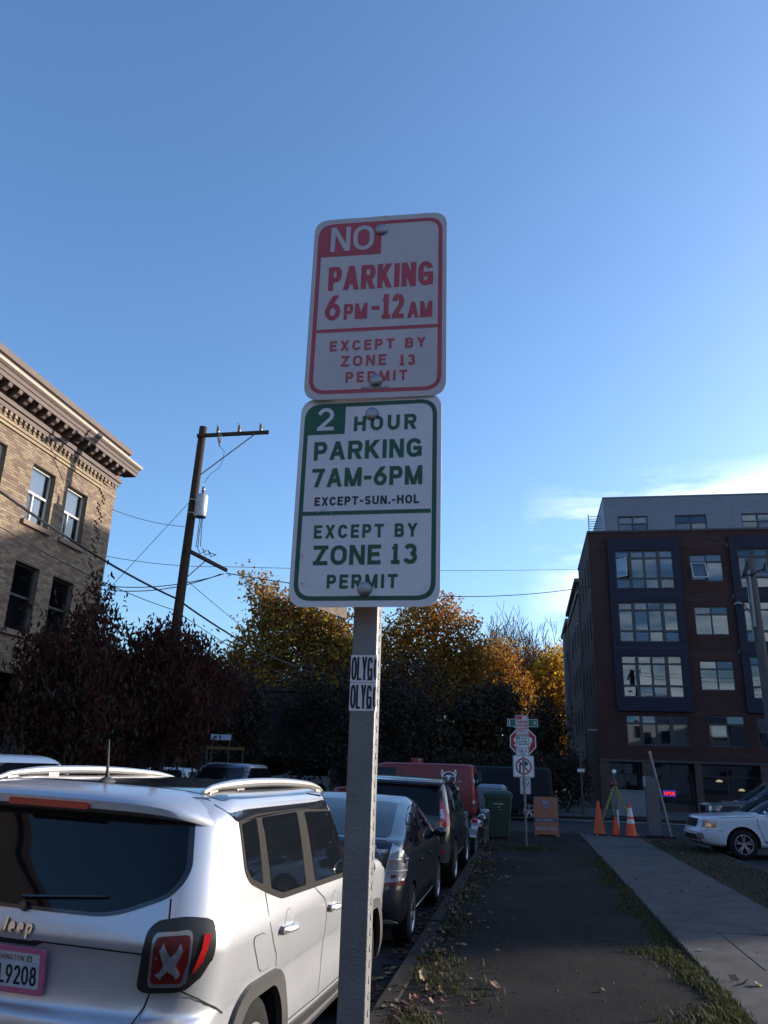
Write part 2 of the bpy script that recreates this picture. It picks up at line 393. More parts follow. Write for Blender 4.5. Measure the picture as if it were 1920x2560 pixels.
structure('hill', grid(-90, 70, 108, 190, 90, 24, lambda x, y: -1 + 9.5*sstep(108, 150, y)*(1 + .12*math.sin(.31*x) + .08*math.sin(.83*x + y)) + hr.uniform(-.4, .4)), woods)
structure('back_lot', MB().box(-70, 70, 46.2, 140, -.29, -0.03), farm)
structure('left_lot', MB().box(-60, -15, -20, 25.3, -.29, -0.01), farm)
# white stop bar and edge line on the cross road
structure('road_marking', MB().box(-1.0, 9, 35.3, 35.42, -.119, -.1155).box(-40, -6.2, 35.3, 35.42, -.119, -.1155), linem)

# ---- grass, moss and litter: nobody could count it
grassm = mk('grass_blades', (0.048, 0.053, 0.015), 0.8, island=0.45, trans=0.3)
def blades(name, spots, label):
    mb = MB(); r = random.Random(11)
    for (x, y, z, h) in spots:
        a = r.uniform(0, 6.28); bx, by = math.cos(a), math.sin(a); w_ = r.uniform(.0035, .007); ln = h * r.uniform(.2, 1.1)
        mb.add([(x - by*w_, y + bx*w_, z), (x + by*w_, y - bx*w_, z), (x + bx*ln*.4 + by*w_*.7, y + by*ln*.4 - bx*w_*.7, z + h*.65), (x + bx*ln*.4 - by*w_*.7, y + by*ln*.4 + bx*w_*.7, z + h*.65), (x + bx*ln, y + by*ln, z + h)],
               [(0, 1, 2, 3), (3, 2, 4)])
    o = obj(name, mb, grassm); o['kind'] = 'stuff'; o['label'] = label; return o
sp = []
r = random.Random(5)
for i in range(14000):                                       # mossy edge of the sidewalk
    y = 5.5 + 13 * r.random() ** 1.6
    wd = 0.16 + 0.10 * math.sin(y * 2.3) + 0.06*math.sin(5.1*y); x = 1.44 - 0.05 + abs(r.gauss(0, 1)) * -max(.05, wd) * .8 + r.uniform(0, .14)
    sp.append((x, y, zstrip(x, y) - .002 if x < 1.5 else .01, r.uniform(.012, .05) * (1.25 if y < 9 else .8)))
for i in range(6500):                                       # weeds along the kerb and round the post
    y = 4.6 + 12 * r.random() ** 1.9; x = -0.98 + abs(r.gauss(0, .24)) + (0.12 if y < 7 else 0)
    if math.sin(3.1*y + 4*x) + r.uniform(-.6, .6) < -0.3: continue
    sp.append((x, y, zstrip(x, y) - .002, r.uniform(.015, .06) * (1.2 if y < 8 else .7)))
for i in range(900):                                        # tuft round the far sign post
    a = r.uniform(0, 6.28); q = abs(r.gauss(0, .22)); x, y = -0.1 + q*math.cos(a)*1.8, 19.3 + q*math.sin(a); sp.append((x, y, zstrip(x, y), r.uniform(.04, .13)))
for i in range(3500):
    x, y = r.uniform(3.12, 4.28), 9 + 15 * r.random(); sp.append((x, y, -.01, r.uniform(.02, .08)))
blades('grass', sp, 'short weedy grass along the kerb and the sidewalk edges')

grit = mk('grit_stone', (0.045, 0.043, 0.041), .9, island=.5)
mb = MB(); r = random.Random(77)
for i in range(5200):
    y = 5.2 + 15 * r.random() ** 2; x = r.uniform(-.95, 1.5) if r.random() < .8 else r.uniform(1.5, 3.1); q = r.uniform(.003, .009)
    if r.random() < .06: q *= 2
    z = zstrip(x, y) if x < 1.5 else .012; a = r.uniform(0, 6.28); c_, s_ = math.cos(a)*q, math.sin(a)*q
    mb.add([(x + c_, y + s_, z - .001), (x - s_, y + c_*.8, z - .001), (x - c_, y - s_, z - .001), (x + s_, y - c_*.7, z - .001), (x, y, z + q*.8)], [(0, 1, 4), (1, 2, 4), (2, 3, 4), (3, 0, 4)])
o = obj('gravel', mb, grit); o['kind'] = 'stuff'; o['label'] = 'loose grit and small stones scattered over the bare strip'
crackm = mk('crack', (0.012, 0.011, 0.010), .95, spec=.05)
def crack(pts, wd, zf):
    fine = []; 
    for a, b in zip(pts[:-1], pts[1:]):
        for i in range(8): t = i/8; fine.append((a[0] + (b[0]-a[0])*t + r.gauss(0, .012), a[1] + (b[1]-a[1])*t + r.gauss(0, .012)))
    l_, r_ = [], []
    for i, p in enumerate(fine):
        q = fine[min(i+1, len(fine)-1)] if i < len(fine)-1 else p; o_ = fine[i-1] if i else p; d = Vector((q[0]-o_[0], q[1]-o_[1])).normalized(); n_ = Vector((-d.y, d.x)) * wd * r.uniform(.3, 1) / 2
        l_.append((p[0] + n_.x, p[1] + n_.y, zf(*p))); r_.append((p[0] - n_.x, p[1] - n_.y, zf(*p)))
    k = len(fine); m = MB(); m.add(l_ + r_, [(i, i+1, k+i+1, k+i) for i in range(k-1)]); return m
zs_ = lambda x, y: .0235
for pts, wd in (([(1.52, 12.9), (1.9, 12.6), (2.3, 12.75), (3.08, 12.4)], .012), ([(2.5, 15.6), (2.62, 14.9), (2.5, 14.1)], .01), ([(1.55, 17.2), (2.2, 17.5), (3.05, 17.1)], .012), ([(2.06, 8.3), (2.3, 7.6), (2.25, 6.6)], .010)):
    structure('sidewalk_crack', crack(pts, wd, zs_), crackm)
leafg = [mk('leaf_brown', (0.10, 0.048, 0.022), 0.75, island=0.5), mk('leaf_tan', (0.19, 0.12, 0.06), 0.75, island=0.4), mk('leaf_red', (0.12, 0.026, 0.016), 0.75, island=0.4)]
def leaf_shape(mb, c, M, s, mi):
    pts = [(.02,-.5), (.14,-.36), (.38,-.33), (.37,-.08), (.47,.16), (.26,.26), (.04,.56), (-.20,.30), (-.42,.20), (-.34,-.04), (-.40,-.30), (-.14,-.34)]
    vs = [c + M @ Vector((u*s, v*s, s*(.75*u*u + .35*v*v + .25*u*v))) for u, v in pts] + [c]
    mb.add(vs, [(i, (i+1) % 12, 12) for i in range(12)], mi)
mb = MB()
for i in range(620):
    y = 5 + 19 * r.random() ** 1.4; u = r.random()
    x = (-1.1 + abs(r.gauss(0, .33))) if u < .6 else (r.uniform(-.9, 3.1) if u < .72 else r.uniform(3.1, 4.3))
    z = zstrip(x, y) if x < 1.5 else 0.014
    M = (Matrix.Rotation(r.uniform(0, 6.28), 3, 'Z') @ Matrix.Rotation(r.uniform(-.35, .35), 3, 'X') @ Matrix.Rotation(r.uniform(-.35, .35), 3, 'Y'))
    leaf_shape(mb, Vector((x, y, z + .012)), M, r.uniform(.035, .07), r.choice((0, 0, 0, 2, 2, 1)))
for i in range(420):                                        # gutter under the parked cars
    x, y = r.uniform(-1.4, -1.14), r.uniform(4, 16); leaf_shape(mb, Vector((x, y, zroad(x, y) + .012)), Matrix.Rotation(r.uniform(0, 6), 3, 'Z') @ Matrix.Rotation(r.uniform(-.3, .3), 3, 'X'), r.uniform(.05, .08), r.choice((0, 1, 2)))
for i in range(480):                                       # a drift of broken leaves against the kerb
    y = 5.2 + 13 * r.random() ** 1.5; x = -1.0 + abs(r.gauss(0, .13)) + .12*max(0, math.sin(2.1*y)); z = (zstrip(x, y) if x > -.97 else 0.0) + r.uniform(.004, .03)
    leaf_shape(mb, Vector((x, y, z)), Matrix.Rotation(r.uniform(0, 6), 3, 'Z') @ Matrix.Rotation(r.uniform(-.8, .8), 3, 'X') @ Matrix.Rotation(r.uniform(-.8, .8), 3, 'Y'), r.uniform(.025, .06), r.choice((0, 0, 2, 0, 1)))
o = obj('fallen_leaves', mb, leafg); o['kind'] = 'stuff'; o['label'] = 'brown and tan fallen leaves scattered over the strip and gutter'
def big_leaf(p, rx, ry, rz, s, mi, label):
    m = MB(); leaf_shape(m, Vector((0, 0, 0)), Matrix.Rotation(rz, 3, 'Z') @ Matrix.Rotation(rx, 3, 'X') @ Matrix.Rotation(ry, 3, 'Y'), s, 0)
    tag(obj('maple_leaf', m, leafg[mi], loc=p), label, 'leaf')
big_leaf((-.85, 7.0, .07), 1.25, .2, .5, .10, 1, 'tan maple leaf standing upright in the weeds by the kerb')
big_leaf((-.28, 7.05, .02), .25, .3, .2, .10, 1, 'pale curled leaf lying alone on the dark bare strip')
big_leaf((1.66, 7.78, .035), .5, -.5, 1.0, .09, 1, 'pale dry leaf curled up on the grassy edge of the sidewalk')
big_leaf((1.74, 7.70, .035), -.5, .5, 2.2, .09, 0, 'dark brown dry leaf leaning on a pale one at the sidewalk edge')
big_leaf((1.82, 7.66, .028), .3, .4, .4, .085, 1, 'tan dry leaf on the slab, right of the two curled ones')
# ------------------------------------------------------------------ near parking sign: square steel post, two panels, stickers
galv = mk('galvanised_steel', (0.19, 0.195, 0.205), 0.5, metal=0.5, var=0.10, vs=14, blot=.12, bls=4, speck=.04, ss=260, bump=0.12, bs=180)
galvd = mk('hole_shadow', (0.02, 0.02, 0.02), 0.9)
whites = mk('sign_white', (0.72, 0.725, 0.77), 0.45, var=0.03, vs=10, blot=.05, bls=9, speck=.03, ss=900)
redw = mk('sign_white_faded', (0.58, 0.54, 0.56), 0.5, var=0.05, vs=8, blot=.07, bls=6, speck=.04, ss=900)
redp = mk('sign_red', (0.56, 0.07, 0.10), 0.5, col2=(0.46, 0.06, 0.09), vs=9)
greenp = mk('sign_green', (0.010, 0.095, 0.045), 0.45, var=0.2, vs=8)
blackp = mk('sign_black', (0.016, 0.02, 0.028), 0.5)
alum = mk('aluminium_back', (0.15, 0.12, 0.10), 0.55, metal=0.3, var=0.2, vs=18, bump=0.1, bs=80)
boltm = mk('bolt_metal', (0.36, 0.36, 0.37), 0.5, metal=0.9, var=0.2, vs=60)
stickm = mk('sticker_white', (0.72, 0.72, 0.74), 0.5, var=0.06, vs=30)
inkm = mk('sticker_ink', (0.012, 0.014, 0.022), 0.5)
tapem = mk('sign_mount_bracket', (0.03, 0.033, 0.045), 0.6)

PX, PY = -0.311, 1.558                                      # post centre
post_t = thing('parking_sign', 'near square steel post with a red no parking panel above a green two hour panel', 'street sign', (PX, PY, 0))
H = 0.0255
def sq_post(hh, z0, z1, hole, zmin=0.0):
    """square tube with real round-edged corners and punched holes drawn as recessed cups"""
    mb = MB(); r0 = 0.006; prof = rpoly([(-hh,-hh),(hh,-hh),(hh,hh),(-hh,hh)], r0, 4); n = len(prof)
    mb.add([(u, v, z0) for u, v in prof] + [(u, v, z1) for u, v in prof], [(i, (i+1) % n, n+(i+1) % n, n+i) for i in range(n)] + [tuple(range(n, 2*n))])
    return mb
p = obj('post', sq_post(H, -.3, 2.812, True), galv, parent=post_t, smooth=True, ang=50)
hm, rim = MB(), MB()
z = 0.05
while z < 2.80:
    for (dx, dy) in ((1, 0), (-1, 0)):
        M = Matrix.Rotation(R(90) * dx, 3, 'Y')
        hm.lathe([(0.0, .0012), (.0046, .0011)], (dx*H, 0, z), M, 12, cap=False)
        rim.lathe([(.0046, .0002), (.0050, .0014), (.0062, .0014), (.0068, .0002)], (dx*H, 0, z), M, 14, cap=False)
    if not (1.68 < z < 1.84):
        M = Matrix.Rotation(R(90), 3, 'X')
        rim.lathe([(0, .0002), (.0034, .0002), (.0040, .0004), (.0046, .0001)], (0, -H, z), M, 12, cap=False)
    z += 0.0254
obj('punched_hole', hm, mk('hole_grey', (0.25, 0.25, 0.255), 0.6, metal=.5), parent=p)['kind'] = 'stuff'
obj('hole_rim', rim, galv, parent=p, smooth=True)['kind'] = 'stuff'

def panel(name, label, zc, mats, parent, w=0.3048, h=0.4572, r=0.036, y=-0.078, bolts=((0, .187), (0, -.193)), tilt=0.0, bend=0.0, x0=0.0):
    """aluminium sign blank; returns object and a placer for flat print on its face"""
    prof = rpoly([(-w/2,-h/2),(w/2,-h/2),(w/2,h/2),(-w/2,h/2)], r, 8)
    M = Matrix.Rotation(tilt, 3, 'Z')
    def f(u, v, d):
        q = M @ Vector((u, bend * (abs(u) / (w/2)) ** 2 - d, v)); return (q.x + x0, y + q.y, zc + q.z)
    mb = MB(); mb.prism(prof, f, 0.0, -0.0020)
    o = obj(name, mb, mats[0], parent=parent)
    o.data.materials.append(alum)
    # back face gets bare metal
    for pl in o.data.polygons:
        if pl.center.y > y + .0015: pl.material_index = 1
    if label: o['label'] = label
    return o, f
def ring(mb, w, h, r, t, f, z=0.0003, mi=0, dx=0, dy=0):
    a = rpoly([(-w/2,-h/2),(w/2,-h/2),(w/2,h/2),(-w/2,h/2)], r, 8); b = rpoly([(-w/2+t,-h/2+t),(w/2-t,-h/2+t),(w/2-t,h/2-t),(-w/2+t,h/2-t)], max(.001, r - t), 8); n = len(a)
    mb.add([f(u+dx, v+dy, z) for u, v in a] + [f(u+dx, v+dy, z) for u, v in b], [(i, (i+1) % n, n+(i+1) % n, n+i) for i in range(n)], mi)
def rect(mb, x0, x1, y0, y1, f, z=0.0004, mi=0): mb.add([f(x0, y0, z), f(x1, y0, z), f(x1, y1, z), f(x0, y1, z)], [(0, 1, 2, 3)], mi)
mm = 0.001
def T(mb, s, x0, x1, y0, y1, t, f, gap=None, z=0.0006): text_mb(mb, s, x0*mm, x1*mm, y0*mm, y1*mm, t*mm, f, None if gap is None else gap*mm, 0, z)

def bolt(parent, x, y, z, sc=1.0):
    mb = MB(); M = Matrix.Rotation(R(90), 3, 'X')
    mb.lathe([(.0135*sc, 0), (.0135*sc, .0022), (.0118*sc, .0045), (.0078*sc, .0066), (.003*sc, .0076), (0.0, .0078)], (x, y, z), M, 20, cap=False)
    obj('bolt', mb, boltm, parent=parent, smooth=True, ang=60)

# lower panel: green
ZG = 2.131
gp, f = panel('sign_panel', 'white and green two hour parking panel', ZG, (whites,), post_t, x0=.004)
mb = MB(); ring(mb, .2865, .432, .038, .0092, f)
rect(mb, -.1345, .132, -.0372, -.0288, f, .0005)
# green corner block with rounded outer corner
blk = rpoly([(-.1348, .1438), (-.0535, .1438), (-.0535, .2075), (-.1348, .2075)], [0, 0, 0, .029], 8)
mb.add([f(u, v, .0004) for u, v in blk], [tuple(range(len(blk)))])
obj('border', mb, greenp, parent=gp)
mb = MB(); T(mb, 'HOUR', -34, 100, 148.5, 183, 7.4, f, 12); obj('lettering', mb, greenp, parent=gp)
mb = MB(); T(mb, 'PARKING', -118, 112, 85, 127, 8.6, f, 7); obj('lettering', mb, greenp, parent=gp)
mb = MB(); T(mb, '7AM-6PM', -119, 114, 24.5, 66, 8.4, f, 6.5); obj('lettering', mb, greenp, parent=gp)
mb = MB(); T(mb, 'EXCEPT BY', -107.5, 106, -87, -58.5, 5.8, f, 9); obj('lettering', mb, greenp, parent=gp)
mb = MB(); T(mb, 'ZONE', -106, 33, -143, -102, 8.4, f, 6.5); obj('lettering', mb, greenp, parent=gp)
mb = MB(); T(mb, '13', 54, 107, -143, -101, 8.4, f, 9); obj('lettering', mb, greenp, parent=gp)
mb = MB(); T(mb, 'PERMIT', -75, 68, -191.5, -163, 6.0, f, 9); obj('lettering', mb, greenp, parent=gp)
mb = MB(); T(mb, 'EXCEPT-SUN.-HOL', -110, 108, -16.5, 2.3, 4.0, f, 4.2); obj('lettering', mb, blackp, parent=gp)
mb = MB(); T(mb, 'SEATTLE-06-02', -29.5, 28, -212, -206, .9, f, 1.6); obj('lettering', mb, blackp, parent=gp)
mb = MB(); T(mb, '2', -115, -78, 153, 206, 8.4, f, 2, z=.0009); obj('numeral', mb, whites, parent=gp)
bolt(gp, 0.008, -.078, ZG + .187, 1.1); bolt(gp, 0.007, -.078, ZG - .193, 1.1)

# upper panel: red
ZR = 2.585
rp, f = panel('sign_panel', 'weathered white and red no parking panel', ZR, (redw,), post_t, tilt=R(1.6), y=-.086, h=.466, w=.308, x0=.012)
mb = MB(); ring(mb, .2885, .440, .038, .0092, f); rect(mb, -.1345, .138, -.0685, -.0602, f, .0005)
blk = rpoly([(-.1348, .130), (.004, .130), (.004, .2115), (-.1348, .2115)], [0, 0, 0, .029], 8)
mb.add([f(u, v, .0004) for u, v in blk], [tuple(range(len(blk)))])
obj('border', mb, redp, parent=rp)
mb = MB(); T(mb, 'PARKING', -114.5, 124, 39, 102, 12.0, f, 9); obj('lettering', mb, redp, parent=rp)
mb = MB(); T(mb, '6', -118, -83, -38, 26, 11.2, f, 2); obj('lettering', mb, redp, parent=rp)
mb = MB(); T(mb, 'PM', -75, -21.5, -38, 2, 7.8, f, 6); obj('lettering', mb, redp, parent=rp)
mb = MB(); T(mb, '-', -12.5, 6, -29.5, 11, 9.5, f, 1); obj('lettering', mb, redp, parent=rp)
mb = MB(); T(mb, '12', 11, 60.5, -41, 22, 11.2, f, 7); obj('lettering', mb, redp, parent=rp)
mb = MB(); T(mb, 'AM', 68, 123, -42, -1, 7.8, f, 6); obj('lettering', mb, redp, parent=rp)
mb = MB(); T(mb, 'EXCEPT BY', -102, 110, -116, -91, 5.2, f, 9); obj('lettering', mb, redp, parent=rp)
mb = MB(); T(mb, 'ZONE', -75.5, 24.5, -155, -129, 5.2, f, 10); obj('lettering', mb, redp, parent=rp)
mb = MB(); T(mb, '13', 54, 87.5, -158, -132, 5.2, f, 10); obj('lettering', mb, redp, parent=rp)
mb = MB(); T(mb, 'PERMIT', -63, 71, -194, -169, 5.2, f, 10); obj('lettering', mb, redp, parent=rp)
mb = MB(); T(mb, 'NO', -114, -13, 143, 210, 10.5, f, 9, z=.0009); obj('lettering', mb, redw, parent=rp)
mb = MB(); T(mb, 'SEATTLE-06-03', -28, 31, -212, -206, .9, f, 1.6); obj('lettering', mb, blackp, parent=rp)
bolt(rp, 0.016, -.086, ZR + .195, 1.1); bolt(rp, 0.015, -.086, ZR - .192, 1.1)
obj('top_bracket', MB().box(-.026, .028, -.080, -.026, 2.70, 2.8245).box(-.02, .02, -.075, -.026, 1.95, 2.0).box(-.02, .02, -.075, -.026, 2.30, 2.34), tapem, parent=post_t, bevel=.002)

# panel bolted to the back, turned almost edge-on
PA, PB = Vector((-.141, -.012)), Vector((-.064, .08)); dv = (PB - PA)
prof = rpoly([(0, .012), (1, -.006), (1, .345), (-.14, .345)], [.1, .02, .02, .01])
def fb(u, v, d):
    q = PA + dv*u; n_ = Vector((dv.y, -dv.x)).normalized()*d; return (q.x + n_.x, q.y + n_.y, 1.914 + v)
obj('back_panel', MB().prism(prof, fb, 0, .002), alum, parent=post_t)['label'] = 'edge of a third panel turned away behind the green one'

scr = mk('scratch_mark', (0.30, 0.30, 0.33), .6)
sr = random.Random(2)
for (u0, v0, ln, an_, par, zc_, yy) in ((-.13, -.125, .012, 5, gp, ZG, -.078), (-.125, -.18, .014, -8, gp, ZG, -.078), (.118, -.205, .022, 65, gp, ZG, -.078), (.128, -.198, .015, 80, gp, ZG, -.078), (-.10, -.033, .03, 25, gp, ZG, -.078), (-.07, -.034, .02, -40, gp, ZG, -.078), (-.146, .19, .006, 10, rp, ZR, -.086), (.14, -.19, .012, 60, rp, ZR, -.086), (.02, .10, .03, 12, rp, ZR, -.086)):
    m = MB(); c_, s_ = math.cos(R(an_)), math.sin(R(an_)); hw = sr.uniform(.0004, .0011)
    m.add([(u0 - s_*hw, yy - .0032, zc_ + v0 + c_*hw), (u0 + s_*hw, yy - .0032, zc_ + v0 - c_*hw), (u0 + c_*ln, yy - .0032, zc_ + v0 + s_*ln)], [(0, 1, 2)]); obj('scratch', m, scr, parent=par)
# stickers wrapped round the post face
def fs(u, v, d): return (u, -H - .0006 - d, v)
mbp, mts = MB(), []
for zb in (1.708, 1.7625):
    mbp.add([(-H-.0006, .012, zb), (-H-.0006, -H-.0006, zb), (H+.0006, -H-.0006, zb), (H+.0006, -H+.010, zb), (-H-.0006, .012, zb+.0535), (-H-.0006, -H-.0006, zb+.0535), (H+.0006, -H-.0006, zb+.0535), (H+.0006, -H+.010, zb+.0535)], [(0,1,5,4),(1,2,6,5),(2,3,7,6)])
    mbt = MB(); mts.append(mbt)
    text_mb(mbt, 'OLYG', -.0245, .0185, zb+.004, zb+.0500, .0042, fs, .0022, z=.0004)
    text_mb(mbt, 'O', .0205, .0315, zb+.004, zb+.0500, .0042, lambda u, v, d: (u, -H-.0010-d, v) if u < H+.0006 else (H+.0010+d, -H-.0006+(u-H), v), .001)
st = obj('sticker', mbp, stickm, parent=post_t); 
for q in mts: obj('lettering', q, inkm, parent=st)
# ------------------------------------------------------------------ apartment building on the right (front at Y = 46)
aptbrick = mk('dark_red_cladding', (0.048, 0.022, 0.021), 0.8, spec=.2, blot=.16, bls=.35, speck=.12, ss=9, var=0.16, vs=1.2, bump=0.3, bs=30)
navy = mk('navy_panel', (0.0085, 0.011, 0.030), 0.6, spec=.25, var=0.12, vs=2, blot=.15, bls=.5)
greymetal = mk('grey_metal_cladding', (0.13, 0.145, 0.185), 0.5, metal=0.2, var=0.08, vs=1.5)
frame_d = mk('dark_window_frame', (0.018, 0.02, 0.03), 0.5)
frame_l = mk('pale_sash', (0.4, 0.42, 0.45), 0.5)
paneglass = glass_mat('window_glass', (0.55, 0.6, 0.65), 0.06)
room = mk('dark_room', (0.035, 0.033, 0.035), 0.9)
blind = mk('window_blind', (0.26, 0.27, 0.30), 0.8, var=0.1, vs=4)
stonelt = mk('pale_cornice', (0.17, 0.155, 0.145), 0.8, var=0.15, vs=3)
redrow = mk('red_brick_row', (0.055, 0.03, 0.026), 0.85, var=0.25, vs=2, bump=0.3, bs=40)
AY = 46.0
apt = thing('apartment_building', 'dark red and navy apartment block with a grey top floor and wide windows', 'building', (4.0, AY, 0))
ax = lambda x: x - 4.0
AX1 = 60.3
def box_wall(name, mat, x0, x1, y0, y1, z0, z1, parent=apt, bevel=0): return obj(name, MB().box(ax(x0), ax(x1), y0 - AY, y1 - AY, z0, z1), mat, parent=parent, bevel=bevel)
# front wall with window openings: strips of cladding around a grid of holes
def wall_with_holes(name, mat, x0, x1, z0, z1, holes, y, th, parent, sx=ax, y0=AY):
    xs = sorted({x0, x1, *[h[0] for h in holes], *[h[1] for h in holes]}); zs = sorted({z0, z1, *[h[2] for h in holes], *[h[3] for h in holes]})
    mb = MB(); idx = {}
    solid = lambda i, j: 0 <= i < len(xs)-1 and 0 <= j < len(zs)-1 and not any(h[0]-1e-6 <= xs[i] and xs[i+1] <= h[1]+1e-6 and h[2]-1e-6 <= zs[j] and zs[j+1] <= h[3]+1e-6 for h in holes)
    for i in range(len(xs)-1):
        for j in range(len(zs)-1):
            if not solid(i, j): continue
            a, b, c, d = sx(xs[i]), sx(xs[i+1]), zs[j], zs[j+1]; q = y - y0; e = q + th
            mb.add([(a,q,c),(b,q,c),(b,q,d),(a,q,d)], [(0,1,2,3)])
            mb.add([(a,e,c),(b,e,c),(b,e,d),(a,e,d)], [(3,2,1,0)])
            if not solid(i-1, j): mb.add([(a,q,c),(a,q,d),(a,e,d),(a,e,c)], [(0,1,2,3)])
            if not solid(i+1, j): mb.add([(b,q,c),(b,e,c),(b,e,d),(b,q,d)], [(0,1,2,3)])
            if not solid(i, j-1): mb.add([(a,q,c),(a,e,c),(b,e,c),(b,q,c)], [(0,1,2,3)])
            if not solid(i, j+1): mb.add([(a,q,d),(b,q,d),(b,e,d),(a,e,d)], [(0,1,2,3)])
    return obj(name, mb, mat, parent=parent)
wr = random.Random(21)
def window(parent, x0, x1, z0, z1, y, cols, rows, sx=ax, y0=AY, fw=0.055, open_cell=None, blinds=0.25, back=True):
    """frame bars + one pane object per light; cols/rows are the light edges"""
    fr = MB(); q = y - y0
    edges_x = [(x0, cols[0][0])] + [(cols[i][1], cols[i+1][0]) for i in range(len(cols)-1)] + [(cols[-1][1], x1)]
    edges_z = [(z0, rows[0][0])] + [(rows[i][1], rows[i+1][0]) for i in range(len(rows)-1)] + [(rows[-1][1], z1)]
    for a, b in edges_x: fr.box(sx(a), sx(b), q - .03, q + .04, z0, z1)
    for a, b in edges_z:
        for c, d in cols: fr.box(sx(c), sx(d), q - .022, q + .035, a, b)
    f = obj('window', fr, frame_d, parent=parent)
    for ci, (c, d) in enumerate(cols):
        for ri, (a, b) in enumerate(rows):
            if open_cell == (ci, ri): continue
            m = MB(); tx, tz = wr.uniform(-.006, .006), wr.uniform(-.012, .004)
            m.add([(sx(c), q + .012 + tx + tz, a), (sx(d), q + .012 - tx + tz, a), (sx(d), q + .012 - tx - tz, b), (sx(c), q + .012 + tx - tz, b)], [(0, 1, 2, 3)])
            obj('pane', m, paneglass, parent=f)
    if wr.random() < blinds:
        bh = wr.uniform(.3, .95) * (z1 - z0); obj('blind', MB().box(sx(x0 + .03), sx(x1 - .03), q + .09, q + .10, z1 - bh, z1 - .02), blind, parent=f)
    return f
holes, wins = [], []
ROWS4 = {1: (12.02, 14.19), 2: (8.94, 11.13), 3: (5.88, 8.08)}
def bay_rows(zt): return [(zt-2.17, zt-1.68), (zt-1.56, zt-.47), (zt-.36, zt-.02)]
BX = 6.77                                                     # repeat of the facade along the street
for k in range(8):
    o = BX * k
    if 5.45 + o > AX1 - 4: break
    for fl in (1, 2, 3):
        z0, z1 = ROWS4[fl]
        wins.append(('bay', 5.46 + o, 8.70 + o, z0 - .05, z1 + .05, [(5.52+o, 6.20+o), (6.38+o, 7.02+o), (7.14+o, 7.78+o), (7.98+o, 8.64+o)], bay_rows(z1), fl, k))
        zt = z1 - .22
        wins.append(('two', 9.62 + o, 11.44 + o, zt - 1.60, zt + .04, [(9.68+o, 10.50+o), (10.58+o, 11.38+o)], [(zt-1.53, zt-.47), (zt-.38, zt-.02)], fl, k))
    wins.append(('low', 5.52 + o, 8.78 + o, 3.28, 4.90, [(5.58+o, 6.24+o), (6.40+o, 7.05+o), (7.16+o, 7.78+o), (7.98+o, 8.70+o)], [(3.33, 4.40), (4.50, 4.84)], 4, k))
    wins.append(('two', 9.80 + o, 11.68 + o, 3.30, 4.95, [(9.86+o, 10.72+o), (10.80+o, 11.62+o)], [(3.37, 4.42), (4.52, 4.89)], 4, k))
hl = [(a[1], a[2], a[3], a[4]) for a in wins if a[0] != 'bay'] + [(5.05 + BX*k, 9.10 + BX*k, 5.10, 15.00) for k in range(8) if 5.45 + BX*k < AX1 - 4]
wall_with_holes('front_wall', aptbrick, 4.0, AX1, 2.55, 15.40, hl, AY, 0.35, apt)
for k in range(8):
    o = BX*k
    if 5.45 + o > AX1 - 4: break
    bh = [(a[1], a[2], a[3], a[4]) for a in wins if a[0] == 'bay' and a[8] == k]
    wall_with_holes('bay_panel', navy, 5.05 + o + .003, 9.10 + o - .003, 5.103, 14.997, bh, AY - .18, .5, apt)
    seams = MB()
    for zz in (8.55, 11.62): seams.box(ax(5.06+o), ax(9.09+o), -.183, -.178, zz, zz + .02)
    obj('panel_seam', seams, frame_d, parent=apt)
for kind, x0, x1, z0, z1, cols, rows, fl, k in wins:
    y = AY + (-.08 if kind == 'bay' else .10)
    oc = (0, 1) if (kind == 'bay' and fl == 1 and k == 0) else ((0, 0) if (kind == 'two' and fl == 1 and k == 0) else None)
    f = window(apt, x0, x1, z0, z1, y, cols, rows, open_cell=oc, blinds=.35)
    if oc:                                                    # the sashes standing open
        c, d = cols[oc[0]]; a, b = rows[oc[1]]
        m = MB(); ang = R(38 if kind == 'bay' else 25); q = y - AY - .04
        M = Matrix.Rotation(ang, 3, 'Z') if kind == 'bay' else Matrix.Rotation(ang, 3, 'X')
        org = Vector((ax(c), q, a)) if kind == 'bay' else Vector((ax(c), q, b))
        P = lambda u, v: org + (M.inverted() @ Vector((u, 0, v)) if kind == 'bay' else Matrix.Rotation(-ang, 3, 'X') @ Vector((u, 0, v - (b - a))))
        W_, H_ = d - c, b - a
        for (u0, u1, v0, v1) in ((0, .05, 0, H_), (W_-.05, W_, 0, H_), (.05, W_-.05, 0, .05), (.05, W_-.05, H_-.05, H_)):
            m.add([P(u0, v0), P(u1, v0), P(u1, v1), P(u0, v1)], [(0, 1, 2, 3)])
        obj('open_sash', m, frame_l, parent=f)
        g = MB(); g.add([P(.05, .05), P(W_-.05, .05), P(W_-.05, H_-.05), P(.05, H_-.05)], [(0, 1, 2, 3)]); obj('pane', g, paneglass, parent=f)
jn = MB()
for z in (2.9, 5.02, 8.2, 11.3, 14.6):
    for k in range(9):
        a, b = (4.02 if k == 0 else 9.12 + BX*(k-1)), 5.03 + BX*k
        jn.box(ax(a), ax(b), -.004, .0, z, z + .025)
obj('panel_joint', jn, frame_d, parent=apt)['kind'] = 'stuff'
for k in range(3):
    for z in (14.4, 11.4, 8.3): obj('wall_vent', MB().box(ax(11.75 + BX*k), ax(11.95 + BX*k), -.03, .0, z, z + .2), greymetal, parent=apt)
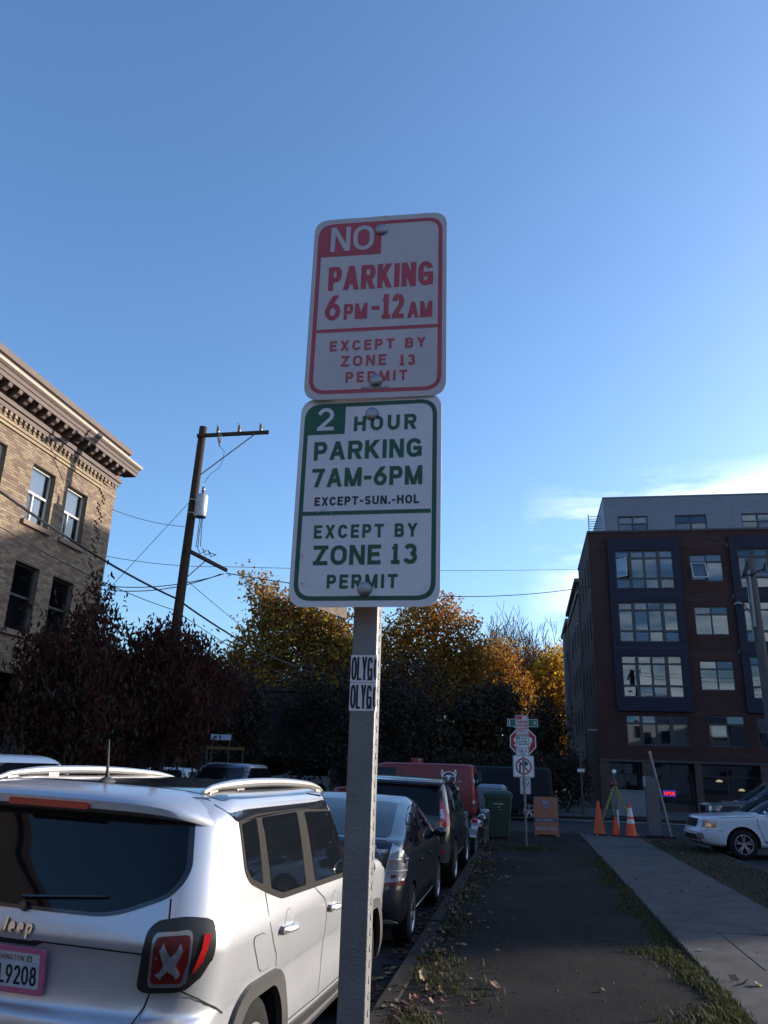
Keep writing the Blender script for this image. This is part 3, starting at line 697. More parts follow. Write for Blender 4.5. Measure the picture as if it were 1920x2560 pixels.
# side walls, dark rooms behind the glass, roof, parapet cap
def side_wall_holes(): return [(46.9 + 2.2*i, 47.5 + 2.2*i, z, z + 1.7) for i in range(4) for z in (12.3, 9.2, 6.2)]
sh = side_wall_holes()
mbs = wall_with_holes('side_wall', aptbrick, AY + .35, 55.0, -.3, 15.40, sh, 4.0, .3, apt, sx=lambda v: v, y0=0)
for v in mbs.data.vertices:
    y_, x_, z_ = v.co.x, v.co.y, v.co.z; v.co = (x_ - 4.0, y_ - AY, z_)
slits = MB()
for a, b, c, d in sh: slits.box(.12, .2, a - AY, b - AY, c, d)
obj('side_window', slits, mk('side_glass', (0.03, 0.035, 0.045), 0.1), parent=apt)
box_wall('rear_wall', aptbrick, 4.3, AX1, 54.7, 55.0, -.3, 15.4)
box_wall('end_wall', aptbrick, AX1 - .3, AX1 - .004, AY + .35, 54.7, -.3, 15.4)
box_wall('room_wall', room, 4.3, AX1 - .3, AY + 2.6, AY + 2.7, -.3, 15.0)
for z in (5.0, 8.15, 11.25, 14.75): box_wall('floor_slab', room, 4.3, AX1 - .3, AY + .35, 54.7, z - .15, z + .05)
box_wall('parapet_cap', frame_d, 3.96, AX1 + .04, AY - .06, AY + .45, 15.40, 15.52)
obj('side_parapet_cap', MB().box(-.04, .4, .45, 9.05, 15.40, 15.50), frame_d, parent=apt)
# grey top floor, set a little back
th = [(5.85 + BX*.49*2*k/2 , 7.58 + BX*.49*k, 15.53, 16.60) for k in range(0)]
tw = [(5.84, 7.56), (9.12, 10.90), (12.85, 14.6), (16.3, 18.0)]
wall_with_holes('top_floor_wall', greymetal, 5.05, 20.5, 15.44, 17.70, [(a, b, 15.56, 16.54) for a, b in tw], AY + .42, .3, apt)
for a, b in tw: window(apt, a, b, 15.56, 16.54, AY + .50, [(a+.06, (a+b)/2 - .05), ((a+b)/2 + .05, b-.06)], [(15.60, 16.03), (16.10, 16.47)], blinds=.6)
box_wall('top_floor_side', greymetal, 5.05, 5.35, AY + .72, 54.0, 15.44, 17.70)
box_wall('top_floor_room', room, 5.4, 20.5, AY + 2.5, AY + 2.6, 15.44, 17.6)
box_wall('top_floor_roof', greymetal, 5.02, 20.5, AY + .38, 54.05, 17.70, 17.78)
seams = MB()
for i in range(30):
    x = 5.35 + .5*i
    if not any(a - .02 < x < b + .02 for a, b in tw): seams.box(ax(x), ax(x) + .02, .414, .42, 15.5, 17.69)
    else: seams.box(ax(x), ax(x) + .02, .414, .42, 16.6, 17.69)
obj('standing_seam', seams, greymetal, parent=apt)
box_wall('added_shade_storey', greymetal, 20.5, AX1, AY, 54.0, 15.52, 19.5)  # unseen storey added above the roof to lengthen the building's shadow
obj('vent_pipe', MB().tube([(9.0, 2.2, 17.7), (9.0, 2.2, 18.25)], .06, 8), frame_d, parent=apt)
rl = MB()
for i in range(7): rl.bar((.15, .6 + .02*i, 15.7 + .16*i), (.95, .6 + .02*i, 15.7 + .16*i), .03, .03)
for u in (.15,): rl.bar((u, .65, 15.45), (u, .65, 16.75), .05, .05)
obj('roof_railing', rl, frame_d, parent=apt)
# street level: recessed shopfront under a dark soffit
box_wall('soffit', frame_d, 4.0, AX1, AY + .002, AY + 1.6, 2.42, 2.55)
store = mk('shopfront_dark', (0.05, 0.032, 0.03), 0.7, var=0.2, vs=3)
for x0, x1 in ((4.0, 4.5), (6.2, 6.75), (8.9, 9.25), (12.2, 12.7), (17.5, 18.2), (24, 24.7)):
    box_wall('pier', store, x0, x1, AY + .05, AY + .45, -.02, 2.42)
for x0, x1 in ((4.5, 6.2), (6.75, 8.9), (9.25, 12.2), (12.7, 17.5), (18.2, 24)):
    n = max(2, int((x1 - x0) / 1.0)); cols = [(x0 + .05 + (x1-x0-.05)*i/n, x0 + (x1-x0-.05)*(i+1)/n - .01) for i in range(n)]
    window(apt, x0 + .003, x1 - .003, 0.25, 2.41, AY + .9, cols, [(.35, 1.75), (1.82, 2.35)], blinds=0)
    box_wall('stall_riser', store, x0, x1, AY + .85, AY + 1.0, -.02, .247)
box_wall('shop_back_wall', store, 4.3, 40, AY + 2.4, AY + 2.55, -.02, 2.42)
box_wall('far_end_pier', store, 24.7, AX1, AY + .05, AY + .5, -.02, 2.42)
# neon OPEN sign hung in the shop window, pendant lamps, menu posters
neon_r = mk('neon_red', (0.6, 0.02, 0.05), 0.4, emit=(1.0, 0.03, 0.04), estr=.42)
neon_b = mk('neon_blue', (0.05, 0.05, 0.5), 0.4, emit=(0.06, 0.04, 0.9), estr=.30)
t = thing('open_sign', 'small red and blue lit OPEN sign in the shop window', 'neon sign', (7.30, AY + .72, .72 + .0))
f = lambda u, v, d: (u, -d, v)
mb = MB(); ring(mb, .66, .30, .04, .025, f, .012, dx=.30, dy=.14); obj('neon_border', mb, neon_b, parent=t)
obj('backboard', MB().box(-.03, .63, 0, .02, -.01, .29), frame_d, parent=t)
obj('hanging_wire', MB().bar((.05, .01, .28), (.05, .01, 1.69), .008, .008).bar((.55, .01, .28), (.55, .01, 1.69), .008, .008), frame_d, parent=t)
mb = MB(); text_mb(mb, 'OPEN', .03, .57, .045, .235, .04, f, .04, z=.014); obj('neon_lettering', mb, neon_r, parent=t)
lampglow = mk('lamp_shade_lit', (0.6, 0.5, 0.32), 0.6, emit=(1.0, 0.72, 0.38), estr=0.30)
for (x, z, rr, lab) in ((10.35, 1.55, .19, 'lit pendant lamp hanging in the shop window above the dark parked car'), (11.45, 1.12, .17, 'lower lit round pendant lamp in the shop window near the white car')):
    t = thing('pendant_lamp', lab, 'lamp', (x, AY + 1.3, z), group='lit pendant lamps in the shopfront')
    obj('lamp_shade', MB().lathe([(.03, .10), (rr*.6, .07), (rr, 0), (rr*.9, -.02), (.0, -.03)], n=16, cap=False), lampglow, parent=t, smooth=True)
    obj('cord', MB().tube([(0, 0, .1), (0, 0, 2.42 - z)], .008, 5), frame_d, parent=t)

# ------------------------------------------------------------------ brick row beyond the apartment block
row = thing('brick_row_building', 'darker brick building with pale parapet beyond the apartment block', 'building', (4.0, 56, 0))
obj('wall', MB().box(0, 30, 0, 13, -.3, 13.9), redrow, parent=row)
obj('parapet', MB().box(-.25, 30.1, -.2, 13.1, 14.75, 15.0).box(-.12, 30, -.1, 13, 13.9, 14.15), stonelt, parent=row)
obj('parapet_wall', MB().box(-.03, 30, -.03, 13, 14.15, 14.75), redrow, parent=row)
row2 = thing('brick_row_building', 'farthest and lowest brick building of the row, beside the yellow tree', 'building', (4.0, 70, 0))
obj('wall', MB().box(0, 26, 0, 9, -.3, 14.4), redrow, parent=row2)
obj('parapet', MB().box(-.25, 26.2, -.2, 9.1, 14.4, 14.75), stonelt, parent=row2)
obj('bay_window', MB().box(-.28, 0, 3, 5, 5, 14.0), stonelt, parent=row2)
for rw, ln in ((row, 13), (row2, 9)):
    for i in range(3):
        for z in (4.5, 7.5, 10.5):
            wf = obj('window', MB().box(-.06, .02, 1.5 + i*3.2, 1.6 + i*3.2, z, z + 1.7).box(-.06, .02, 2.5 + i*3.2, 2.6 + i*3.2, z, z + 1.7).box(-.06, .02, 1.6 + i*3.2, 2.5 + i*3.2, z, z + .1), frame_d, parent=rw)
            obj('pane', MB().box(-.02, -.01, 1.6 + i*3.2, 2.5 + i*3.2, z + .1, z + 1.7), MATS['side_glass'], parent=wf)

# ------------------------------------------------------------------ dark brown block with open parking at street level, behind the trees
brown = mk('brown_render', (0.032, 0.026, 0.022), 0.85, var=0.2, vs=0.8)
bb = thing('parking_building', 'low dark brown block with open parking below, half hidden by trees', 'building', (-18, 46, 0))
obj('upper_wall', MB().box(-22, 12, 0, 7, 2.45, 5.9), brown, parent=bb)
obj('roof_edge', MB().box(-22.2, 12.2, -.2, 7.2, 5.9, 6.1), brown, parent=bb)
obj('slab_edge', MB().box(-22.1, 12.1, -.12, 0, 2.22, 2.45), mk('slab_concrete', (0.16, 0.14, 0.13), 0.85, var=.2, vs=2), parent=bb)
for i in range(8): obj('column', MB().box(-21.9 + i*4.8, -21.4 + i*4.8, .1, .6, -.03, 2.45), MATS['slab_concrete'], parent=bb)
obj('rear_wall', MB().box(-22, 12, 6.8, 7, -.03, 2.45), room, parent=bb)
for i in range(7):
    wf = obj('window', MB().box(-21 + i*4.8, -18.6 + i*4.8, -.05, .0, 3.6, 3.68).box(-21 + i*4.8, -18.6 + i*4.8, -.05, 0, 5.1, 5.18).box(-21 + i*4.8, -20.9 + i*4.8, -.05, 0, 3.68, 5.1).box(-18.7 + i*4.8, -18.6 + i*4.8, -.05, 0, 3.68, 5.1).box(-19.84 + i*4.8, -19.76 + i*4.8, -.05, 0, 3.68, 5.1), frame_d, parent=bb)
    obj('pane', MB().box(-20.9 + i*4.8, -18.7 + i*4.8, -.02, -.01, 3.68, 5.1), MATS['side_glass'], parent=wf)
yb = mk('yellow_paint', (0.14, 0.085, 0.008), 0.6, var=.2, vs=5)
# ------------------------------------------------------------------ old brick school block on the left (face at X = -15, corner at Y = 25.5)
mortar = mk('mortar', (0.14, 0.115, 0.09), 0.95, var=0.15, vs=5)
brickm = mk('tan_brick', (0.205, 0.150, 0.106), 0.9, island=0.32, var=0.12, vs=9, blot=.16, bls=.6)
cornm = mk('brown_cornice', (0.090, 0.062, 0.054), 0.7, var=0.15, vs=3)
gutm = mk('pale_gutter_edge', (0.33, 0.28, 0.23), 0.6, var=0.15, vs=4)
sillm = mk('brown_sill', (0.20, 0.135, 0.10), 0.8, var=0.15, vs=5)
sashm = mk('white_sash', (0.55, 0.52, 0.47), 0.55)
lb = thing('brick_building', 'old tan brick building with a bracketed brown cornice and sash windows', 'building', (-15, 25.5, 0))
Yl = lambda y: y - 25.5
WIN = []
for cy in (20.57, 22.57, 18.0, 16.0, 13.4, 11.4, 8.8, 6.8):
    for (z0, z1) in ((8.60, 10.46), (5.25, 7.30), (1.9, 4.0)): WIN.append((cy, cy + 1.24, z0, z1))
WTOP, Y0 = 11.62, 2.0
# backing wall with openings
wb = wall_with_holes('wall', mortar, Y0, 25.5, 0.0, WTOP, WIN, 0, .24, lb, sx=lambda v: v, y0=0)
for v in wb.data.vertices: y_, d_, z_ = v.co; v.co = (-0.012 - d_, Yl(y_), z_)
obj('end_wall', MB().box(-18, -.012, -.25, -.014, 0, WTOP), mortar, parent=lb)
obj('rear_wall', MB().box(-18.2, -18, Yl(Y0), -.014, 0, WTOP), mortar, parent=lb)
obj('flat_roof', MB().box(-18.1, -.3, Yl(Y0), -.03, WTOP, WTOP + .2), cornm, parent=lb)
roomd = mk('dim_interior', (0.10, 0.10, 0.10), 0.9)
obj('inner_wall', MB().box(-2.3, -2.2, Yl(Y0), -.3, 0, WTOP), roomd, parent=lb)
for z in (.1, 4.4, 7.9, 11.3): obj('floor_slab', MB().box(-2.2, -.26, Yl(Y0), -.3, z, z + .1), roomd, parent=lb)
# bricks
CH, BL = 0.085, 0.262
R3 = co.matrix_world.to_3x3().transposed(); CP = co.matrix_world.translation
def pix(p):
    d = R3 @ (Vector(p) - CP); return (960 + 1950*d.x/-d.z, 1280 - 1950*d.y/-d.z, -d.z)
vis, rest = [], []
nrow = int((WTOP - 0.3) / CH)
br = random.Random(8)
for j in range(nrow):
    z = 0.3 + j * CH
    if z < 3.4: continue
    y = 25.5 - (0 if j % 2 else BL/2)
    tooth = 24.45 if (j // 4) % 2 else 24.72
    yy = y
    while yy > 13.5:
        a, b = yy - BL + .009, yy
        if j % 2 == 0 and yy == y: b = 25.5
        hit = False; segs = [(a, min(b, 25.5))]
        for (c, d, e, g) in WIN:
            if z + CH > e and z < g:
                ns = []
                for s0, s1 in segs:
                    if s1 <= c or s0 >= d: ns.append((s0, s1))
                    else:
                        if s0 < c: ns.append((s0, c))
                        if s1 > d: ns.append((d, s1))
                segs = ns
        for s0, s1 in segs:
            if s1 - s0 < .02: continue
            dep = br.uniform(-.0015, .002) + (0.05 if s0 > tooth - .12 else 0)
            full = abs((s1 - s0) - (BL - .009)) < .002 and dep < .04
            q = pix((-15, s0, z))
            (vis if full and q[0] > 4 and q[1] < 1800 else rest).append((q[2], s0, s1, z, dep))
        yy -= BL
    yy = y + BL
    if j % 2 == 0:
        pass
vis.sort(); single, rest = vis[:300], rest + vis[300:]
m = MB(); m.box(-.03, .0, 0, BL - .009, 0, CH - .011)
proto = None
for (_, s0, s1, z, dep) in single:
    if proto is None: o = proto = obj('brick', m, brickm, parent=lb)
    else: o = proto.copy(); COL.objects.link(o)
    o.parent = lb; o.location = (dep, Yl(s0), z)
m = MB()
for (_, s0, s1, z, dep) in rest: m.box(-.03, dep, Yl(s0), Yl(s1), z, z + CH - .011)
for j in range(nrow):                                          # end face of the corner, headers only
    z = 0.3 + j*CH
    if z > 3.4: m.box(-.9, -.03, 0.002, .052, z, z + CH - .011)
obj('brickwork', m, brickm, parent=lb)['kind'] = 'stuff'
# flat brick arches over the openings, sills, sashes
for k, (c, d, e, g) in enumerate(WIN):
    if e < 5: continue
    if c < 12: continue
    obj('window_sill', MB().box(-.2, .10, Yl(c - .12), Yl(d + .12), e - .17, e - .01), sillm, parent=lb, bevel=.012)
    fr = MB(); fw = .07
    q0, q1 = -.235, -.17
    fr.box(q0, q1, Yl(c), Yl(c + fw), e, g).box(q0, q1, Yl(d - fw), Yl(d), e, g).box(q0, q1, Yl(c + fw), Yl(d - fw), g - fw, g).box(q0, q1, Yl(c + fw), Yl(d - fw), e, e + fw)
    zm = (e + g) / 2 + .05
    fr.box(q0 + .01, q1 + .015, Yl(c + fw), Yl(d - fw), zm - .035, zm + .035)
    if e > 8: fr.box(q0 + .01, q1 + .01, Yl(c + .46), Yl(c + .52), e + fw, zm - .035)
    f = obj('window', fr, sashm if e > 8 else frame_d, parent=lb)
    for (a, b, z0, z1, x) in ((c + fw, d - fw, zm + .03, g - fw, -.19), (c + fw, c + .46, e + fw, zm - .03, -.21), (c + .52, d - fw, e + fw, zm - .03, -.21)):
        p_ = MB(); t0 = br.uniform(-.006, .006)
        p_.add([(x + t0, Yl(a), z0), (x - t0, Yl(b), z0), (x - t0, Yl(b), z1), (x + t0, Yl(a), z1)], [(0, 1, 2, 3)]); obj('pane', p_, paneglass, parent=f)
    if e > 8: obj('roller_blind', MB().box(-.30, -.29, Yl(c + .08), Yl(d - .08), zm - .5 if k % 2 else e + .1, g - .05), blind, parent=f)
# brick bands and corbels
def lbar(name, mat, p0, p1, z0, z1, y1=25.5, n='bar', bevel=0):
    return obj(name, MB().box(p0, p1, Yl(Y0), Yl(y1) , z0, z1), mat, parent=lb, bevel=bevel)
lbar('brick_band', brickm, -.02, .045, 11.14, 11.22, 25.55); lbar('brick_band', brickm, -.02, .06, 11.0, 11.085, 25.56)
lbar('cornice_bed', cornm, -.02, .16, 11.62, 11.76, 25.66); lbar('cornice_bed', cornm, -.02, .10, 11.47, 11.62, 25.60)
lbar('soffit', cornm, -.02, .52, 12.02, 12.07, 26.02)
lbar('frieze', cornm, -.02, .08, 11.76, 12.02, 25.58)
# cornice crown: real moulding profile swept along the wall and returned round the corner
prof = [(.10, 12.07), (.52, 12.07), (.52, 12.15), (.55, 12.17), (.57, 12.27), (.62, 12.33), (.62, 12.36), (.10, 12.36)]
def sweep(name, prof, mat, yend):
    mb = MB(); n = len(prof)
    mb.add([(p, Yl(Y0), z) for p, z in prof] + [(p, Yl(25.5) + p, z) for p, z in prof] + [(-6, Yl(25.5) + p, z) for p, z in prof],
           [tuple(range(n))[::-1], tuple(range(2*n, 3*n))] + [(k*n + i, k*n + (i+1) % n, (k+1)*n + (i+1) % n, (k+1)*n + i) for k in range(2) for i in range(n)])
    return obj(name, mb, mat, parent=lb, fix=True)
sweep('cornice_crown', prof, cornm, 26)
sweep('gutter_edge', [(.58, 12.365), (.65, 12.365), (.67, 12.45), (.63, 12.45), (.58, 12.40)], gutm, 26)
sweep('parapet', [(.10, 12.36), (.24, 12.365), (.24, 12.80), (.32, 12.84), (.34, 13.02), (.28, 13.06), (.0, 13.06), (.0, 12.36)], cornm, 26)
bm_ = MB()
pr = None
for i in range(34):
    yb_ = 25.11 - .4903 * i
    m = MB(); m.prism([(.08, 11.76), (.30, 11.80), (.36, 11.86), (.46, 11.90), (.49, 11.98), (.49, 12.018), (.08, 12.018)], lambda u, v, d: (u, d, v), -.085, .085)
    if pr is None: o = pr = obj('cornice_bracket', m, cornm, parent=lb, fix=True)
    else: o = pr.copy(); COL.objects.link(o); o.parent = lb
    o.location = (0, Yl(yb_), 0)
pr = None
for i in range(68):
    m = MB().box(.0, .085, -.06, .06, 11.36, 11.47).box(.0, .05, -.035, .035, 11.29, 11.36)
    if pr is None: o = pr = obj('brick_corbel', m, brickm, parent=lb)
    else: o = pr.copy(); COL.objects.link(o); o.parent = lb
    o.location = (0, Yl(25.4 - .245*i), 0)
seam = MB()
for i in range(18): seam.box(.241, .252, Yl(24.9 - i*1.0), Yl(24.92 - i*1.0), 12.37, 12.80)
obj('parapet_seam', seam, frame_d, parent=lb)

# ------------------------------------------------------------------ utility poles and wires
woodm = mk('pole_wood', (0.062, 0.043, 0.034), 0.9, spec=.15, col2=(0.035, 0.025, 0.021), vs=5, bump=0.6, bs=40, stretch=(6, 6, .5))
wirem = mk('wire_black', (0.012, 0.012, 0.014), 0.6)
canm = mk('transformer_grey', (0.38, 0.40, 0.42), 0.45, metal=.3, var=.12, vs=5)
porc = mk('insulator_porcelain', (0.22, 0.18, 0.16), 0.3, var=.2, vs=9)
up = thing('utility_pole', 'tall wooden utility pole with crossarm and grey transformer by the brick building', 'utility pole', (-11.75, 24.85, 0))
pp = lambda x, y, z: (x + 11.75, y - 24.85, z)
def pole_x(z): return -11.75 + .36 * z / 13.4
obj('pole', MB().tube([pp(pole_x(z), 24.85 - .1*z/13.4, z) for z in (-.2, 3, 6.5, 10, 13.4)], [.20, .185, .17, .155, .14], 14), woodm, parent=up, smooth=True)
xt = pole_x(13)
a1 = obj('crossarm', MB().bar(pp(xt - .1, 24.55, 12.97), pp(-8.80, 24.62, 13.02), .10, .13), woodm, parent=up, bevel=.01)
obj('arm_brace', MB().tube([pp(-9.30, 24.55, 12.93), pp(-11.25, 24.62, 11.46)], .022, 6), galv, parent=up)
for x in (-10.74, -9.93, -9.11):
    obj('insulator', MB().lathe([(.02, -.18), (.02, 0), (.055, .0), (.06, .05), (.045, .06), (.065, .09), (.06, .13), (.045, .14), (.06, .17), (.05, .22), (.03, .25), (.015, .27)], pp(x, 24.6, 13.09), n=12), porc, parent=up, smooth=True)
    obj('tie_wire', MB().tube([pp(x, 24.6, 13.34), pp(x - .05, 24.62, 13.40), pp(x - .12, 24.6, 13.42)], .007, 4), wirem, parent=up)
obj('cutout_fuse', MB().tube([pp(-10.62, 24.5, 12.98), pp(-10.60, 24.42, 12.75), pp(-10.52, 24.40, 12.45)], [.03, .045, .03], 8).tube([pp(-10.70, 24.5, 13.06), pp(-10.5, 24.42, 12.9), pp(-10.50, 24.4, 12.6)], .022, 6), porc, parent=up)
obj('jumper_wire', MB().tube([pp(-10.52, 24.4, 12.45), pp(-10.33, 24.4, 12.25), pp(-10.34, 24.4, 11.95), pp(-10.45, 24.42, 11.65), pp(-10.8, 24.45, 11.4), pp(-11.0, 24.5, 11.1)], .009, 5), wirem, parent=up)
tr = obj('transformer', MB().lathe([(.0, -.42), (.20, -.42), (.215, -.40), (.215, .36), (.19, .41), (.08, .44), (0, .445)], pp(-11.08, 24.62, 10.28), n=20, cap=False), canm, parent=up, smooth=True)
obj('bushing', MB().lathe([(.04, 0), (.065, .06), (.045, .08), (.07, .14), (.05, .17), (.06, .24), (.03, .30), (0, .31)], pp(-11.05, 24.60, 10.70), n=10, cap=False), porc, parent=tr, smooth=True)
obj('hanger_bracket', MB().box(.24, .40, -.3, -.14, 10.0, 10.06).box(.24, .40, -.3, -.14, 10.5, 10.56), galv, parent=tr)
jw = MB()
for dx, dy in ((.0, 0), (.05, .05), (.12, -.05)): jw.tube([pp(-11.05 + dx, 24.55 + dy, 9.9), pp(-11.08 + dx, 24.6, 9.3), pp(-11.14 + dx*1.4, 24.7, 8.8)], .014, 5)
for k in range(3): jw.tube([pp(-11.15 + .1*k, 24.8 + .25*k, 8.85), pp(-11.05 + .12*k, 24.9 + .2*k, 8.6), pp(-10.95 + .1*k, 25.1 + .25*k, 8.75), pp(-11.02, 25.3 + .2*k, 8.85)], .016, 5)
obj('service_loop', jw, wirem, parent=up)
obj('lower_crossarm', MB().bar(pp(-11.48, 24.6, 8.70), pp(-11.0, 27.35, 8.62), .10, .13), woodm, parent=up, bevel=.01)
obj('arm_brace', MB().tube([pp(-11.25, 25.9, 8.62), pp(-11.5, 24.95, 7.75)], .02, 6), galv, parent=up)
def wire(label, pts, r=.012, sag=.3, name='power_line', seg=14, group='overhead wires'):
    """a cable slung through the given points with a parabolic sag in each span"""
    out = []
    for a, b in zip(pts[:-1], pts[1:]):
        a, b = Vector(a), Vector(b)
        for i in range(seg + (b == Vector(pts[-1]))):
            t = i / seg; p = a.lerp(b, t); p.z -= sag * 4 * t * (1 - t); out.append(p)
    o = Vector(pts[0]); mb = MB().tube([p - o for p in out], r, 5)
    ob = obj(name, mb, wirem, loc=o); tag(ob, label, 'wire', group); return ob
wire('thin service wire from the brick wall near its corner to the pole below the transformer', [(-15, 25.45, 10.55), (-11.55, 24.75, 9.55)], .010, .12)
gw = wire('thin guy wire slanting down from the pole to the lower left', [(-11.5, 24.7, 10.55), (-14.2, 21.3, 4.2)], .010, 0.0)
gi = MB().tube([(0, 0, 0), (-.06, -.08, -.14)], [.05, .05], 8); obj('strain_insulator', gi, porc, parent=gw, loc=Vector((-2.7, -3.4, -6.35)) * .56)
wire('highest long wire across the street from the brick corner towards the apartment block', [(-15.0, 25.5, 8.75), (-11.0, 27.3, 8.75), (4.0, 46, 13.2)], .011, .12)
wire('thick bundled cable running along the brick facade to the pole', [(-12.3, 14.0, 7.9), (-11.62, 24.7, 6.95), (-11.0, 37.5, 6.3)], .035, .22)
wire('thin cable below the thick bundle by the red leaved tree', [(-12.2, 15.0, 6.9), (-11.62, 24.7, 6.55), (-11.0, 38, 5.7)], .013, .2)
wire('upper of two service drops from the lower crossarm to the brick building', [(-11.02, 27.2, 8.45), (-15, 24.9, 7.55)], .018, .28)
wire('lower of two service drops from the lower crossarm to the brick building', [(-11.05, 27.0, 8.40), (-15, 24.7, 7.4)], .018, .36)
wire('thicker sagging wire from the lower crossarm to the apartment block front', [(-11.0, 27.3, 8.5), (3.98, 46, 12.15)], .020, .75)
wire('thin wire falling from the pole into the maple crown behind it', [(-11.5, 24.9, 7.7), (-11.2, 40, 6.2)], .011, .1)

rpz = thing('utility_pole', 'weathered grey wooden utility pole at the right edge before the navy panels', 'utility pole', (8.42, 30, 0))
obj('pole', MB().tube([(.12, 0, -.2), (.05, 0, 4), (-.02, 0, 9.45)], [.20, .18, .155], 14), mk('grey_pole_wood', (0.11, 0.098, 0.095), 0.9, col2=(0.07, 0.062, 0.06), vs=5, bump=.5, bs=40, stretch=(6, 6, .5)), parent=rpz, smooth=True)
obj('cable_riser', MB().tube([(-.14, -.14, 6.9), (-.13, -.14, 9.0)], .05, 8).tube([(-.20, -.06, 6.4), (-.20, -.05, 8.8)], .03, 6), galv, parent=rpz)
obj('street_lamp_head', MB().lathe([(.02, .12), (.10, .08), (.17, 0), (.12, -.02), (0, -.02)], (-.62, -.1, 7.72), n=12, cap=False).tube([(-.16, -.05, 7.3), (-.4, -.08, 7.75), (-.60, -.1, 7.83)], .02, 6), galv, parent=rpz, smooth=True)
cw = MB(); rr = random.Random(4)
for k in range(9): cw.tube([(-.16, -.1, 9.0 + .04*k), (-.25 - .02*k, -.2, 8.9 - .02*k), (-.1 + .03*k, -.22, 8.75 + .02*k), (.2 + .02*k, -.15, 9.0), (.5, -.1, 8.95 + .05*k)], .016, 5)
obj('cable_bundle', cw, wirem, parent=rpz)
wire('cable from the right hand pole past the navy windows', [(8.4, 30, 9.0), (18, 31, 8.7)], .016, .2)
wire('second cable from the right hand pole past the navy windows', [(8.4, 30, 8.8), (18, 30.5, 8.4)], .016, .2)
# ------------------------------------------------------------------ unseen blocks added to cut low sky light and bounce sun, mirrored in windows
rb = mk('pale_render', (0.46, 0.455, 0.46), 0.85, var=.15, vs=.6); rr2 = mk('brown_brick_far', (0.12, 0.10, 0.09), 0.85, var=.2, vs=.8)
def plain_block(label, x0, x1, y0, y1, h, m, face):
    t = thing('added_unseen_block', label, 'building', ((x0+x1)/2, (y0+y1)/2, 0)); cx, cy = (x0+x1)/2, (y0+y1)/2
    obj('wall', MB().box(x0-cx, x1-cx, y0-cy, y1-cy, -.3, h), m, parent=t)
    obj('roof_edge', MB().box(x0-cx-.3, x1-cx+.3, y0-cy-.3, y1-cy+.3, h, h + .35), cornm, parent=t)
    k = 0
    yy = y1 - cy
    x = x0 + 1.2
    while x < x1 - 1.6:
        for z in [1.2 + 3.0*i for i in range(int((h - 1)/3.0))]:
            f_ = obj('window', MB().box(x-cx, x-cx+1.2, yy+.003, yy+.05, z, z+.08).box(x-cx, x-cx+1.2, yy+.003, yy+.05, z+1.5, z+1.58).box(x-cx, x-cx+.08, yy+.003, yy+.05, z+.08, z+1.5).box(x-cx+1.12, x-cx+1.2, yy+.003, yy+.05, z+.08, z+1.5), frame_l, parent=t)
            obj('pane', MB().box(x-cx+.08, x-cx+1.12, yy+.003, yy+.02, z+.08, z+1.5), MATS['side_glass'], parent=f_)
        x += 3.2
    return t
plain_block('unseen pale block added behind the viewer to bounce sunlight, reflected in the apartment windows', 1.5, 22, -30, -13, 11.0, rb, 'y')
plain_block('unseen brown brick block added behind the viewer across the street to cut sky light', -36, -14.5, -44, -22, 13.0, rr2, 'y')
plain_block('unseen tall pale block added behind the viewer beyond the parking lot', 22, 48, -46, -30, 10.5, rb, 'y')
plain_block('unseen low brown block added behind the viewer to cut sky light down the street', -13, -4, -75, -60, 16.0, rr2, 'y')

plain_block('unseen long brown block added to cut sky light along the street behind the viewer on the brick building side', -34, -15.5, -20, 1.2, 11.0, rr2, 'y')
plain_block('unseen wide pale block added to cut sky light beyond the parking lot, outside the picture on the right', 36, 60, -30, 10, 13.0, rb, 'y')
# ------------------------------------------------------------------ trees
bark = mk('bark', (0.085, 0.065, 0.05), 0.95, var=0.3, vs=7, bump=0.8, bs=30)
barkd = mk('dark_bark', (0.05, 0.04, 0.035), 0.95, var=0.3, vs=7, bump=0.6, bs=30)
twigm = mk('bare_twig', (0.085, 0.058, 0.052), 0.9, island=.3)
lf = {
 'maple': [mk('leaf_olive', (0.18, 0.128, 0.026), 0.7, island=.45, trans=.45), mk('leaf_gold', (0.38, 0.205, 0.028), 0.7, island=.4, trans=.5), mk('leaf_rust', (0.28, 0.095, 0.015), 0.7, island=.4, trans=.5)],
 'orange': [mk('leaf_amber', (0.40, 0.19, 0.022), 0.7, island=.4, trans=.5), mk('leaf_orange', (0.34, 0.115, 0.014), 0.7, island=.4, trans=.5), mk('leaf_ochre', (0.22, 0.13, 0.022), 0.7, island=.4, trans=.45)],
 'yellow': [mk('leaf_yellow', (0.50, 0.31, 0.022), 0.7, island=.35, trans=.5), mk('leaf_bronze', (0.28, 0.12, 0.022), 0.7, island=.4, trans=.5)],
 'plum': [mk('leaf_plum', (0.066, 0.020, 0.016), 0.75, spec=.15, island=.4, trans=.3), mk('leaf_dark_green', (0.022, 0.022, 0.016), 0.75, island=.4, trans=.3)],
 'dark': [mk('leaf_evergreen', (0.019, 0.018, 0.011), 0.7, island=.5, trans=.25), mk('leaf_brown_green', (0.034, 0.021, 0.011), 0.7, island=.5, trans=.3)],
}
